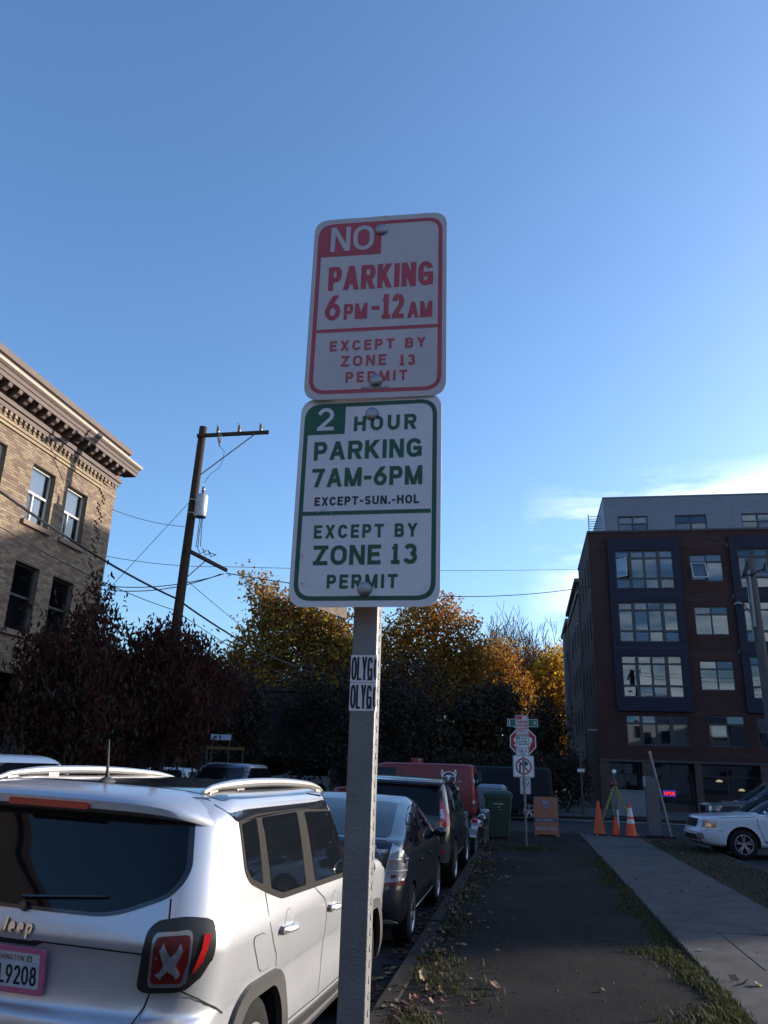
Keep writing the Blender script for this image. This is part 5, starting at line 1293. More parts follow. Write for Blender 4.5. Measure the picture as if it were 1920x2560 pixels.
# wheel-arch and sill cladding
def arch_ring(wy):
    out = [(wy-.47, .34), (wy-.455, .47), (wy-.36, .70), (wy-.22, .785), (wy+.25, .775), (wy+.36, .70), (wy+.47, .46), (wy+.49, .32)]
    inn = [(wy+.395, .30), (wy+.395, .40), (wy+.305, .615), (wy+.195, .71), (wy-.175, .71), (wy-.295, .615), (wy-.38, .40), (wy-.385, .34)]
    return rpoly(out, [.01,.08,.08,.08,.08,.08,.08,.01], 4) + rpoly(inn, [.01,.05,.06,.06,.06,.06,.05,.01], 4)
for sd in 'RL':
    for wy in (RW, FW): J.patch('wheel_arch_trim', sd, arch_ring(wy), .024, cladm, cell=.06)
    J.patch('sill_trim', sd, [(RW+.50, .27), (FW-.49, .27), (FW-.48, .43), (2.50, .405), (1.85, .415), (RW+.49, .43)], .018, cladm, cell=.10)
    # black surround, then the side glass
    J.patch('window_surround', sd, rpoly([(.545, 1.515), (.575, 1.28), (.64, 1.225), (.84, 1.165), (1.09, 1.100), (2.44, 1.062), (2.86, 1.075), (2.44, 1.470), (2.20, 1.508), (1.5, 1.540), (.80, 1.538)], [.02,.05,.05,.05,.05,.05,.02,.05,.05,.1,.1]), .0035, pillarm, cell=.08)
    J.patch('quarter_window', sd, rpoly([(.575, 1.500), (.602, 1.30), (.655, 1.250), (.808, 1.205), (.780, 1.520)], .02), .006, carglass, cell=.08)
    J.patch('rear_door_window', sd, rpoly([(.875, 1.518), (.935, 1.170), (1.115, 1.128), (1.540, 1.116), (1.478, 1.522)], .02), .006, carglass, cell=.08)
    J.patch('front_door_window', sd, rpoly([(1.640, 1.516), (1.735, 1.112), (2.40, 1.094), (2.62, 1.10), (2.30, 1.44), (2.24, 1.497)], .02), .006, carglass, cell=.08)
    for nm, pts in (('rear_door_seam', [(.845, 1.165), (.865, 1.08), (.895, 1.00), (.98, .90), (1.045, .84), (1.07, .78)]), ('front_door_seam', [(1.70, 1.095), (1.76, 1.06), (1.93, .99), (1.995, .93), (2.015, .80), (1.975, .45)]),
                    ('front_door_edge', [(2.90, 1.06), (2.95, .9), (2.95, .46)]), ('sill_seam', [(1.36, .455), (1.9, .438), (2.5, .428), (2.93, .44)])):
        J.seam(sd, pts, .007, name='door_gap')
    for (y0, zz) in ((1.075, .955), (2.045, .925)):
        sg = 1 if sd == 'R' else -1
        h0, n0 = J.hit(sd, y0 + .10, zz); hd = MB()
        cup = J.patch('handle_recess', sd, [(y0 + .125 + .065*math.cos(R(a)), zz + .035 + .055*math.sin(R(a))) for a in range(0, 360, 24)], .0015, silver, skirt=False)
        ps = []
        for t in range(9):
            u = t/8; h, n_ = J.hit(sd, y0 + .23*u, zz - .010*u); ps.append(h + n_*(.008 + .030*math.sin(math.pi*min(1, max(0, u*1.02)))**.6))
        hd.tube(ps, [.014, .019, .020, .0205, .0205, .0205, .020, .018, .013], 8)
        hob = obj('door_handle', hd, silver, parent=jt, smooth=True)
        cp = MB(); h, n_ = J.hit(sd, y0 - .012, zz); cp.tube([h + n_*.002, h + n_*.026], [.020, .017], 10); obj('handle_cap', cp, mk('handle_cap_grey', (.2, .2, .21), .4, metal=.6) if 'handle_cap_grey' not in MATS else MATS['handle_cap_grey'], parent=hob, smooth=True)
# fuel flap
ff = rpoly([(.640, .990), (.825, .985), (.985, .80), (.80, .808)], [.06, .06, .05, .05], 6)
J.patch('fuel_flap_gap', 'R', [( (u-.81)*1.045+.81, (v-.895)*1.04+.895) for u, v in ff], .0012, gapm, skirt=False)
J.patch('fuel_flap', 'R', ff, .0035, silver)
# hatch: lines, glass, spoiler, badge, plate
J.patch('rear_window_surround', 'B', rpoly([(-.665, 1.535), (-.715, 1.31), (-.665, 1.215), (-.42, 1.120), (.42, 1.120), (.665, 1.215), (.715, 1.31), (.665, 1.535)], [.04, .07, .09, .1, .1, .09, .07, .04]), .003, blackgloss, cell=.06)
J.patch('rear_window', 'B', rpoly([(-.645, 1.52), (-.69, 1.31), (-.645, 1.228), (-.41, 1.135), (.41, 1.135), (.645, 1.228), (.69, 1.31), (.645, 1.52)], [.04, .07, .09, .1, .1, .09, .07, .04]), .006, carglass, cell=.06)
wp = MB(); ps = []
for i in range(9):
    u = -.02 + .40*i/8; h, n_ = J.hit('B', u, 1.165 + .03*(i/8)); ps.append(h + n_*.020)
wp.tube(ps, [.009] + [.007]*7 + [.004], 6); hb, nb = J.hit('B', 0, 1.13); wp.tube([hb, hb + nb*.03], [.022, .018], 10)
obj('rear_wiper', wp, blackgloss, parent=jt, smooth=True)
for sg in (1, -1):
    J.seam('B', [(sg*.66, 1.21), (sg*.68, 1.11), (sg*.66, .93), (sg*.625, .80), (sg*.60, .745), (sg*.57, .60)], .007, name='hatch_gap')
    J.seam('B', [(sg*.08, 1.005), (sg*.35, 1.003), (sg*.60, .998)], .007, name='hatch_crease')
J.patch('roof_panel', 'T', rpoly([(-.70, .50), (.70, .50), (.70, 2.30), (.55, 2.50), (-.55, 2.50), (-.70, 2.30)], [.05, .05, .2, .2, .2, .2]), .0025, blackgloss, cell=.06, skirt=False)
for sd in 'RL':
    J.patch('roof_side_panel', sd, rpoly([(.40, 1.618), (.455, 1.56), (.52, 1.512), (1.5, 1.535), (2.25, 1.495), (2.60, 1.36), (2.70, 1.38), (2.60, 1.50), (2.35, 1.590), (1.9, 1.618)], [.01, .03, .05, .3, .1, .02, .02, .1, .1, .01]), .0030, blackgloss, cell=.06, skirt=False)
sp = MB(); st_ = 24; prs = []
for i in range(st_ + 1):
    x = -.74 + 1.48*i/st_; u = abs(x)/.74
    dz = .004 - .010*u**2 - .078*u**6; dy = .05*u**2 + .19*u**7; bz = .03*u**4
    prs.append([(x, y + dy*k, z + dz + bz*b) for y, z, k, b in ((.62, 1.652, 0, 0), (.40, 1.643, .5, 0), (.22, 1.624, 1, 0), (.13, 1.604, 1, 0), (.108, 1.588, 1, 0), (.11, 1.552, 1, .7), (.15, 1.532, 1, 1), (.24, 1.528, 1, 1), (.40, 1.535, .5, 1))])
n = len(prs[0]); sp.add([p for q in prs for p in q], [(k*n+i, k*n+i+1, (k+1)*n+i+1, (k+1)*n+i) for k in range(st_) for i in range(n-1)] + [tuple(range(n)), tuple(range(st_*n, st_*n+n))[::-1]])
spo = obj('spoiler', sp, silver, parent=jt, smooth=True, ang=50)
bl = MB(); bp = rpoly([(-.21, 1.552), (.21, 1.552), (.21, 1.582), (-.21, 1.582)], .012, 5)
bl.add([(u, .100 + .05*(u/.79)**2 + (1.59 - v)*-.06, v - .045*(abs(u)/.79)**2.2) for u, v in bp], [tuple(range(len(bp)))]); 
bl.v = [(x, y - .006, z) for x, y, z in bl.v]
nbl = len(bp); bl.add([(x, y, z) for x, y, z in bl.v] + [(x, y + .02, z) for x, y, z in bl.v], [(i, (i+1) % nbl, nbl+(i+1) % nbl, nbl+i) for i in range(nbl)])
obj('brake_light', bl, redlens, parent=spo)
# tail lamps: thick black housings wrapping the corner, silver ring, red lens with a clear cross
J.corner = (.64, .27, .25)
def tail(sg):
    V, outer = [], rpoly([(-.05, .862), (.19, .870), (.275, .925), (.318, 1.0), (.330, 1.128), (.15, 1.140), (-.02, 1.118)], [.05, .06, .05, .05, .05, .06, .05], 6)
    fix = (lambda o: o) if sg > 0 else None
    def P(name, poly, off, mat, parent=None, cell=.035):
        o = J.patch(name, 'C', poly, off, mat, cell=cell, parent=parent, grow_in=1.02)
        if sg < 0:
            for v in o.data.vertices: v.co.x *= -1
            o.data.flip_normals()
        return o
    h = P('tail_lamp', outer, .042, blacklamp)
    P('lamp_ring', rpoly([(-.005, .888), (.19, .892), (.195, 1.088), (.005, 1.078)], .03, 6), .047, mk('lamp_ring_grey', (.30, .31, .33), .3, metal=.7) if 'lamp_ring_grey' not in MATS else MATS['lamp_ring_grey'], h)
    P('red_lens', rpoly([(.010, .904), (.176, .908), (.180, 1.074), (.020, 1.064)], .024, 6), .050, redlens_d, h)
    cx_, cz_ = .095, .985
    X = []
    for a in (45, 135, 225, 315):
        c_, s_ = math.cos(R(a)), math.sin(R(a)); pa, pb = (-s_, c_), (s_, -c_)
        tip = (c_*.068, s_*.072)
        X += [(c_*.016 + pb[0]*.022, s_*.016 + pb[1]*.022), (tip[0]*.85 + pb[0]*.012, tip[1]*.85 + pb[1]*.012), (tip[0] + pb[0]*.013, tip[1] + pb[1]*.013), (tip[0] + pa[0]*.013, tip[1] + pa[1]*.013), (tip[0]*.85 + pa[0]*.012, tip[1]*.85 + pa[1]*.012)]
    P('cross_lamp', [(cx_ + u, cz_ + v) for u, v in X], .058, clearlens, h)
    P('side_marker', rpoly([(.215, .940), (.240, .955), (.300, 1.072), (.255, 1.075)], .010, 4), .047, redlens, h)
    return h
tail(1); tail(-1)
J.seam('C', [(.16, .87), (.30, .825), (.42, .775), (.50, .735)], .007, off=.005, name='bumper_gap')
# badge, plate, antenna, roof rails, wiper hint
bd = MB()
def fh(u, v, d):
    h, n_ = J.hit('B', u, v); return tuple(h + n_*(.004 + d))
text_mb(bd, 'Jeep', -.085, .075, 1.030, 1.082, .011, fh, .012, z=.008)
text_mb(bd, 'Jeep', -.0855, .0755, 1.0295, 1.0825, .016, fh, .0095, z=.003, mi=1)
obj('badge', bd, [chrome, blackgloss], parent=jt)
J.patch('hatch_handle', 'B', rpoly([(-.14, 1.004), (.14, 1.004), (.09, .985), (-.09, .985)], .006), .002, gapm)
pinkm = mk('pink_plate_frame', (0.52, 0.14, 0.26), 0.4, var=.15, vs=20)
platem = mk('plate_face', (0.55, 0.60, 0.66), 0.45, col2=(0.36, 0.45, 0.56), vs=7)
def fp(u, v, d): return (u, .030 - d - .18*(v - .89), v)
pf = MB(); pf.prism(rpoly([(-.168, .800), (.168, .800), (.168, .982), (-.168, .982)], .014), fp, -.012, .006)
pl = obj('licence_plate', pf, pinkm, parent=jt)
pf = MB(); pf.prism(rpoly([(-.150, .824), (.150, .824), (.150, .962), (-.150, .962)], .008), fp, .005, .0075); obj('plate_face', pf, platem, parent=pl)
pf = MB(); text_mb(pf, 'WASHINGTON', -.10, .075, .930, .952, .0035, fp, .005, z=.0082); obj('plate_lettering', pf, mk('plate_red', (.30, .03, .05), .5), parent=pl)
pf = MB(); text_mb(pf, 'L9208', -.045, .14, .836, .912, .0105, fp, .011, z=.0082); obj('plate_lettering', pf, inkm, parent=pl)
pf = MB(); pf.prism([(.088, .930), (.112, .930), (.112, .952), (.088, .952)], fp, .0076, .0082); obj('month_sticker', pf, greenp, parent=pl)
pf = MB(); pf.prism([(.114, .930), (.142, .930), (.142, .952), (.114, .952)], fp, .0076, .0082); obj('year_sticker', pf, redw, parent=pl)
pf = MB(); text_mb(pf, '11', .094, .107, .934, .948, .003, fp, .004, z=.0086); obj('sticker_lettering', pf, whites, parent=pl)
an = MB(); ya = .585; zt_ = J.hit('T', 0, ya)[0].z
an.lathe([(.001, .03), (.020, .022), (.036, .006), (.040, -.004)], (0, 0, 0), None, 14, cap=False)
an.v = [(x, ya + y*1.9, zt_ + z) for x, y, z in an.v]
an.tube([(0, ya + .0, zt_ + .01), (0, ya - .012, zt_ + .06), (0, ya - .045, zt_ + .215)], [.016, .0085, .0035], 8)
obj('roof_antenna', an, cladm, parent=jt, smooth=True)
for sg in (1, -1):
    ps, rs_ = [], []
    xs = .590*sg
    for i in range(25):
        u = i/24; y = .50 + 2.16*u
        zz = 1.640 + .050*(math.sin(math.pi*u)**.45) - .030*u*u
        ps.append((xs + sg*.018*math.sin(math.pi*u), y, zz)); rs_.append(.012 + .013*min(1, 6*u, 6*(1-u)))
    rail = MB(); rail.tube(ps, rs_, 10); rob = obj('roof_rail', rail, satin, parent=jt, smooth=True)
    zr = lambda y: 1.640 + .050*(max(0, math.sin(math.pi*(y-.5)/2.16))**.45) - .030*((y-.5)/2.16)**2
    for y0, y1 in ((.56, .66), (.93, 1.03), (2.14, 2.22), (2.50, 2.60)):
        zz = J.hit('T', xs, (y0+y1)/2)[0].z; ft = MB().box(xs - .014, xs + .014, y0, y1, zz - .01, zr((y0+y1)/2) - .012)
        obj('rail_foot', ft, satin, parent=rob, bevel=.004)
for y in (RW, FW):
    for sg in (1, -1): wheel(jt, sg*.735, y, .345, .345, .215, sg, 5)
# left and right door mirrors
for sg in (1, -1):
    m_ = MB().ico((sg*.945, 2.74, 1.10), .095, 2, (.9, .6, .8)); mo = obj('door_mirror', m_, blackgloss, parent=jt, smooth=True)
    obj('mirror_stalk', MB().bar((sg*.82, 2.78, 1.06), (sg*.90, 2.76, 1.07), .06, .03), cladm, parent=mo)
# ------------------------------------------------------------------ the other cars
def std_arch(r): return None
greyp = paint('dark_grey_paint', (0.030, 0.034, 0.041), .45, .30)
blackp_car = paint('black_car_paint', (0.012, 0.013, 0.016), .2, .22)
whitep = paint('white_car_paint', (0.62, 0.65, 0.71), .0, .30)
darkp = paint('dark_navy_paint', (0.03, 0.035, 0.055), .3, .28)
redpaint = mk('red_van_paint', (0.21, 0.014, 0.018), .45, coat=.15, var=.06, vs=2)
CAR_TILT = R(1.6)

# --- dark grey hatchback behind the SUV
pt = thing('grey_hatchback', 'dark grey hatchback with tall clear tail lamps parked ahead of the silver SUV', 'car', (-2.14, 8.62, -.155), rot=(0, CAR_TILT, 0))
bpy.context.view_layer.update()
KP = [(.20, .20, 4.20, .70, .15, .3), (.28, .05, 4.36, .83, .20, .40), (.42, -.02, 4.44, .855, .24, .46), (.58, -.02, 4.45, .865, .26, .5), (.66, .0, 4.43, .868, .26, .5), (.78, .03, 4.36, .868, .24, .5),
      (.90, .04, 4.10, .860, .22, .5), (1.00, .06, 3.72, .842, .20, .5), (1.06, .13, 3.48, .825, .20, .5), (1.10, .30, 3.34, .812, .22, .5), (1.20, .66, 3.08, .780, .25, .5), (1.30, 1.04, 2.82, .735, .28, .5), (1.40, 1.52, 2.52, .665, .30, .5), (1.455, 1.86, 2.28, .55, .3, .3)]
P_ = Car(pt, KP, (greyp,), None, wheels=((.85, .30, .30), (3.55, .30, .30)), arch_r=.335, bow=.05, fbow=.22, ns=40)
P_.patch('rear_window', 'B', rpoly([(-.66, 1.09), (.66, 1.09), (.55, 1.385), (-.55, 1.385)], .05), .004, carglass, cell=.05)
P_.patch('hatch_panel', 'B', rpoly([(-.60, .70), (.60, .70), (.655, 1.04), (.64, 1.066), (-.64, 1.066), (-.655, 1.04)], .03), .004, blackp_car, cell=.06)
P_.patch('roof_seam', 'T', [(-.58, 1.50), (.58, 1.50), (.58, 1.512), (-.58, 1.512)], .002, gapm, skirt=False)
for sd, sg in (('R', 1), ('L', -1)):
    P_.patch('side_window', sd, rpoly([(.52, 1.09), (.95, .955), (3.28, .915), (3.05, 1.06), (2.55, 1.335), (1.95, 1.385), (1.55, 1.37), (.95, 1.235)], [.04, .08, .05, .05, .1, .2, .2, .15]), .004, carglass, cell=.08)
    P_.patch('window_pillar', sd, [(1.66, .94), (1.72, .94), (1.80, 1.38), (1.72, 1.38)], .006, gapm, cell=.1)
    P_.patch('quarter_divider', sd, [(.905, .965), (.925, .963), (.865, 1.175), (.852, 1.172)], .006, chrome, cell=.1)
    P_.seam(sd, [(.98, .95), (1.10, .75), (1.18, .55), (1.24, .35)], .007, name='rear_door_gap'); P_.seam(sd, [(1.95, .93), (2.0, .7), (1.97, .32)], .007, name='front_door_gap'); P_.seam(sd, [(2.98, .9), (2.95, .34)], .007, name='front_door_edge')
    for y0 in (1.25, 2.18):
        h, n_ = P_.hit(sd, y0, .80); h2, _ = P_.hit(sd, y0 + .17, .80); obj('door_handle', MB().tube([h + n_*.01, (h + h2)/2 + n_*.035, h2 + n_*.01], .014, 6), greyp, parent=pt, smooth=True)
    P_.patch('sill_trim', sd, [(1.22, .235), (3.18, .235), (3.2, .30), (1.2, .30)], .012, greyp, cell=.15)
# tail lamps: tall, leaning, divided in cells
P_.corner = (.62, .26, .23)
def ptail(sg):
    def PP(name, poly, off, mat, parent=None):
        o = P_.patch(name, 'B', [(u*sg, v) for u, v in poly], off, mat, parent=parent, cell=.04, grow_in=1.1); return o
    h = PP('tail_lamp', rpoly([(.640, .672), (.845, .695), (.850, .90), (.815, .985), (.715, 1.035)], [.01, .02, .05, .08, .02]), .012, clearlens)
    PP('lamp_bar', [(.690, .905), (.846, .90), (.846, .892), (.688, .897)], .017, satin, h); PP('lamp_bar', [(.662, .795), (.848, .793), (.848, .784), (.660, .786)], .017, satin, h)
    PP('amber_bulb', rpoly([(.725, .865), (.755, .865), (.755, .880), (.725, .880)], .006), .016, amber, h); PP('brake_bulb', rpoly([(.715, .72), (.765, .722), (.765, .752), (.715, .752)], .012), .016, redlens_d, h)
    PP('red_strip', [(.632, .640), (.848, .652), (.846, .692), (.640, .672)], .013, redlens_d, h)
    PP('lamp_rim', [(.712, 1.04), (.722, 1.038), (.648, .672), (.638, .672)], .014, satin, h)
ptail(1); ptail(-1)
def fpb(u, v, d):
    h, n_ = P_.hit('B', u, v); return tuple(h + n_*(.0055 + d))
# script decal, drawn as one flowing stroke per letter
def script(mb, strokes, x0, y0, s, t, f):
    for st in strokes:
        pts = [Vector((x0 + a*s, y0 + b*s)) for a, b in st]; n = len(pts); l_, r_ = [], []
        for i in range(n):
            d = (pts[min(i+1, n-1)] - pts[max(0, i-1)]); d = d.normalized() if d.length else Vector((1, 0)); nn = Vector((-d.y, d.x)); l_.append(f(*(pts[i] + nn*t/2), .0005)); r_.append(f(*(pts[i] - nn*t/2), .0005))
        mb.add(l_ + r_, [(i, i+1, n+i+1, n+i) for i in range(n-1)])
mb = MB()
script(mb, [[(.0, -.35), (.12, .3), (.22, .95)], arc(.30, .72, .26, .27, 150, -110, 10) + [(.12, .48)], [(.62, 0), (.70, .45), (.78, .38), (.92, .42)], arc(1.12, .2, .18, .22, 60, 420, 12), [(1.42, -.4), (1.56, .42)], arc(1.70, .2, .17, .22, 120, -180, 10), [(1.98, .2), (2.28, .26)] + arc(2.13, .2, .17, .22, 20, 300, 10), [(2.42, .0), (2.52, .45), (2.60, .38), (2.72, .42)]], .518, .960, .056, .0085, fpb)
obj('script_decal', mb, whites, parent=pt)
mb = MB(); text_mb(mb, 'HYBRID', .50, .60, .725, .740, .003, fpb, .005) if False else None
for x in (.505, .53, .556, .582): mb.add([fpb(x, .742, .001), fpb(x + .014, .742, .001), fpb(x + .014, .752, .001), fpb(x, .752, .001)], [(0, 1, 2, 3)]); mb.add([fpb(x - .004, .716, .001), fpb(x + .014, .716, .001), fpb(x + .014, .728, .001), fpb(x - .004, .728, .001)], [(0, 1, 2, 3)])
obj('emblem', mb, chrome, parent=pt)
P_.patch('bumper_strip', 'B', rpoly([(-.80, .30), (.80, .30), (.72, .335), (-.72, .335)], .01), .01, clearlens if False else satin, cell=.08)
for y in (.85, 3.55):
    for sg in (1, -1): wheel(pt, sg*.765, y, .30, .30, .19, sg, 5, rimmat=alloy)
for sg in (1, -1): obj('door_mirror', MB().ico((sg*.93, 2.95, 1.0), .085, 2, (1.1, .6, .8)), greyp, parent=pt, smooth=True)

# --- black SUV ahead of it
bt = thing('black_suv', 'black SUV with a tall red tail lamp parked in front of the grey hatchback', 'car', (-2.12, 13.35, -.155), rot=(0, CAR_TILT, 0))
bpy.context.view_layer.update()
KS = [(.28, .2, 4.3, .75, .15, .3), (.36, .05, 4.5, .86, .2, .4), (.55, .0, 4.6, .90, .24, .45), (.75, .0, 4.6, .91, .26, .45), (.95, .03, 4.52, .91, .26, .45), (1.05, .05, 4.2, .90, .26, .45), (1.14, .08, 3.6, .885, .26, .45),
      (1.2, .10, 3.4, .87, .26, .45), (1.4, .19, 2.95, .82, .26, .45), (1.55, .26, 2.65, .76, .28, .4), (1.63, .36, 2.45, .68, .3, .4), (1.66, .55, 2.2, .56, .3, .3)]
S_ = Car(bt, KS, (blackp_car,), None, wheels=((.88, .36, .36), (3.55, .36, .36)), arch_r=.40, ns=34)
S_.patch('rear_window', 'B', rpoly([(-.74, 1.10), (.74, 1.10), (.70, 1.50), (-.70, 1.50)], .07), .004, carglass, cell=.07)
sp_ = MB(); sp_.prism([(.60, 1.655), (.18, 1.605), (.16, 1.575), (.26, 1.54), (.5, 1.56)], lambda u, v, d: (d, u, v), -.70, .70); obj('spoiler', sp_, darkp, parent=bt, bevel=.012)
S_.corner = (.66, .27, .25)
for sg in (1, -1):
    def Q(name, poly, off, mat, parent=None):
        o = S_.patch(name, 'C', poly, off, mat, parent=parent, cell=.05)
        if sg < 0:
            for v in o.data.vertices: v.co.x *= -1
        return o
    h = Q('tail_lamp', rpoly([(.06, .93), (.30, .95), (.31, 1.15), (.22, 1.30), (.09, 1.38), (.05, 1.15)], .03), .014, redlens)
    Q('reversing_lamp', rpoly([(.07, 1.06), (.17, 1.06), (.16, 1.20), (.075, 1.19)], .01), .018, clearlens, h)
for sd, sg in (('R', 1), ('L', -1)):
    S_.patch('side_window', sd, rpoly([(.42, 1.16), (3.15, 1.12), (2.72, 1.46), (2.4, 1.53), (.55, 1.53)], .08), .004, carglass, cell=.1)
    S_.patch('pillar', sd, [(1.65, 1.15), (1.74, 1.15), (1.74, 1.53), (1.67, 1.53)], .006, gapm)
    S_.seam(sd, [(.95, 1.14), (1.05, .95), (1.32, .7), (1.33, .4)], .008, name='rear_door_gap'); S_.seam(sd, [(1.98, 1.12), (1.98, .4)], .008, name='front_door_gap')
    S_.patch('sill_trim', sd, [(1.3, .30), (3.15, .30), (3.15, .42), (1.3, .42)], .015, cladm, cell=.15)
S_.patch('rear_bumper', 'B', rpoly([(-.84, .42), (.84, .42), (.86, .70), (-.86, .70)], .04), .03, cladm, cell=.1)
S_.patch('reflector', 'B', rpoly([(.62, .56), (.78, .56), (.78, .60), (.62, .60)], .01), .034, redlens)
for y in (.88, 3.55):
    for sg in (1, -1): wheel(bt, sg*.80, y, .36, .36, .23, sg, 5, rimmat=alloy)
obj('roof_antenna', MB().lathe([(.035, 0), (.02, .03), (0, .045)], (0, .75, 1.665), n=8), cladm, parent=bt)

# --- white wagon nosing in from the car park on the right, and the dark SUV beyond it
def sidecar(name, label, loc, rz, body, knots, wheels_, wr_, win, arch=.38, group=None, rim=alloy, tilt=0.0, front=True):
    t = thing(name, label, 'car', loc, rot=(0, tilt, rz), group=group); bpy.context.view_layer.update()
    c = Car(t, knots, (body,), None, wheels=tuple((y, wr_, wr_) for y in wheels_), arch_r=arch, fbow=.16, ns=36)
    for sd in 'RL':
        c.patch('side_window', sd, rpoly(win, .06), .004, carglass, cell=.10)
    zb, zt_ = win[0][1], win[-1][1]; k = (zt_ - zb)
    c.patch('rear_window', 'B', rpoly([(-.68, zb), (.68, zb), (.60, zb + k*.85), (-.60, zb + k*.85)], .06), .004, carglass, cell=.09)
    for sg in (1, -1): c.patch('tail_lamp', 'B', rpoly([(sg*.60, zb - .30), (sg*.80, zb - .28), (sg*.80, zb - .08), (sg*.62, zb - .08)], .02), .008, redlens_d)
    c.patch('rear_plate', 'B', rpoly([(-.16, zb - .38), (.16, zb - .38), (.16, zb - .23), (-.16, zb - .23)], .01), .006, whites)
    for sd in 'RL':
        c.seam(sd, [(knots[-1][1] + 1.42, zb - .02), (knots[-1][1] + 1.42, .40)], .010, name='door_gap')
        for y0 in (1.15, 2.08):
            h, n_ = c.hit(sd, y0, zb - .14); h2, _ = c.hit(sd, y0 + .18, zb - .14); obj('door_handle', MB().tube([h + n_*.008, (h + h2)/2 + n_*.034, h2 + n_*.008], .013, 6), body, parent=t, smooth=True)
    for y in wheels_:
        for sg in (1, -1): wheel(t, sg*(knots[3][3] - .10), y, wr_, wr_, .20, sg, 5, style='twin', rimmat=rim)
    return t, c
KF = [(.24, .2, 4.1, .74, .15, .3), (.30, .05, 4.32, .84, .2, .34), (.42, .0, 4.42, .865, .24, .36), (.56, .0, 4.43, .87, .24, .36), (.60, .0, 4.41, .87, .24, .36), (.70, .02, 4.36, .868, .24, .34), (.82, .02, 4.32, .866, .24, .32), (.90, .03, 4.22, .858, .24, .30), (.955, .04, 3.7, .85, .24, .32), (1.0, .05, 3.20, .845, .24, .4),
      (1.2, .12, 2.85, .80, .24, .45), (1.4, .22, 2.45, .74, .26, .45), (1.52, .32, 2.22, .67, .3, .4), (1.56, .5, 2.0, .56, .3, .3)]
wt, W_ = sidecar('white_wagon', 'white wagon nosing up to the kerb from the parking lot on the right', (8.27, 21.86, -.118), R(90 + 5), whitep, KF, (.78, 3.42), .325, [(.35, 1.03), (3.02, .99), (2.52, 1.40), (2.2, 1.46), (.5, 1.46)], .39)
W_.patch('windscreen', 'F', rpoly([(-.70, 1.02), (.70, 1.02), (.60, 1.44), (-.60, 1.44)], .05), .004, carglass, cell=.08)
W_.patch('grille', 'F', rpoly([(-.42, .66), (.42, .66), (.42, .84), (-.42, .84)], .03), .008, gapm); W_.patch('lower_grille', 'F', rpoly([(-.6, .32), (.6, .32), (.55, .50), (-.55, .50)], .04), .006, gapm)
for sg in (1, -1):
    sd = 'R' if sg > 0 else 'L'
    hl = W_.patch('headlight', sd, rpoly([(4.00, .66), (4.22, .645), (4.26, .80), (3.92, .82)], .02), .006, clearlens); W_.patch('indicator', sd, rpoly([(4.00, .675), (4.09, .668), (4.07, .74), (3.99, .745)], .01), .009, amber, parent=hl)
    W_.patch('headlight_front', 'F', rpoly([(sg*.46, .66), (sg*.78, .66), (sg*.74, .82), (sg*.46, .82)], .02), .006, clearlens)
    W_.patch('lamp_reflector', sd, rpoly([(4.10, .685), (4.19, .68), (4.19, .75), (4.10, .755)], .02), .009, chrome, parent=hl)
    W_.patch('fog_lamp', 'F', rpoly([(sg*.50, .40), (sg*.70, .40), (sg*.70, .54), (sg*.50, .54)], .05), .008, satin)
    W_.seam(sd, [(3.08, .97), (3.05, .7), (2.9, .35)], .012, name='front_door_gap'); W_.seam(sd, [(3.9, .895), (3.4, .91), (3.1, .93)], .010, name='bonnet_gap'); W_.seam(sd, [(1.95, 1.0), (1.95, .33)], .012, name='rear_door_gap')
    W_.patch('bumper_crease', sd, [(3.86, .60), (4.30, .59), (4.30, .60), (3.86, .612)], .003, gapm, skirt=False)
    W_.patch('pillar', sd, [(1.88, 1.02), (1.96, 1.02), (1.90, 1.46), (1.84, 1.46)], .006, gapm)
    W_.patch('sill_trim', sd, [(1.2, .27), (2.95, .27), (2.95, .42), (1.2, .42)], .014, satin, cell=.15)
    obj('door_mirror', MB().ico((sg*.93, 2.78, 1.03), .09, 2, (1.1, .6, .8)), whitep, parent=wt, smooth=True)
K2 = [(.28, .2, 4.3, .75, .15, .3), (.36, .05, 4.5, .88, .2, .3), (.55, .0, 4.6, .92, .24, .3), (.95, .02, 4.58, .93, .26, .3), (1.08, .04, 4.5, .92, .26, .3), (1.14, .06, 3.8, .90, .26, .3), (1.2, .08, 3.5, .89, .26, .4), (1.45, .16, 3.0, .84, .26, .4), (1.66, .26, 2.7, .77, .28, .4), (1.74, .36, 2.5, .68, .3, .4), (1.77, .55, 2.3, .56, .3, .3)]
dt, D_ = sidecar('dark_navy_suv', 'dark navy SUV parked beyond the white wagon', (9.75, 26.4, -.118), R(90), darkp, K2, (.9, 3.6), .37, [(.40, 1.20), (3.35, 1.17), (2.85, 1.58), (2.6, 1.64), (.5, 1.64)], .42)
D_.patch('headlight', 'L', rpoly([(4.25, .88), (4.45, .88), (4.42, 1.03), (4.15, 1.03)], .02), .006, clearlens); D_.patch('headlight', 'F', rpoly([(-.80, .88), (-.55, .88), (-.55, 1.02), (-.80, 1.02)], .02), .006, clearlens); D_.patch('headlight', 'F', rpoly([(.55, .88), (.80, .88), (.80, 1.02), (.55, 1.02)], .02), .006, clearlens)
D_.patch('grille', 'F', rpoly([(-.5, .78), (.5, .78), (.5, 1.0), (-.5, 1.0)], .03), .008, chrome); D_.patch('windscreen', 'F', rpoly([(-.72, 1.2), (.72, 1.2), (.64, 1.6), (-.64, 1.6)], .05), .004, carglass, cell=.1)
obj('door_mirror', MB().ico((-1.02, 3.2, 1.2), .1, 2, (1.1, .6, .8)), chrome, parent=dt, smooth=True)

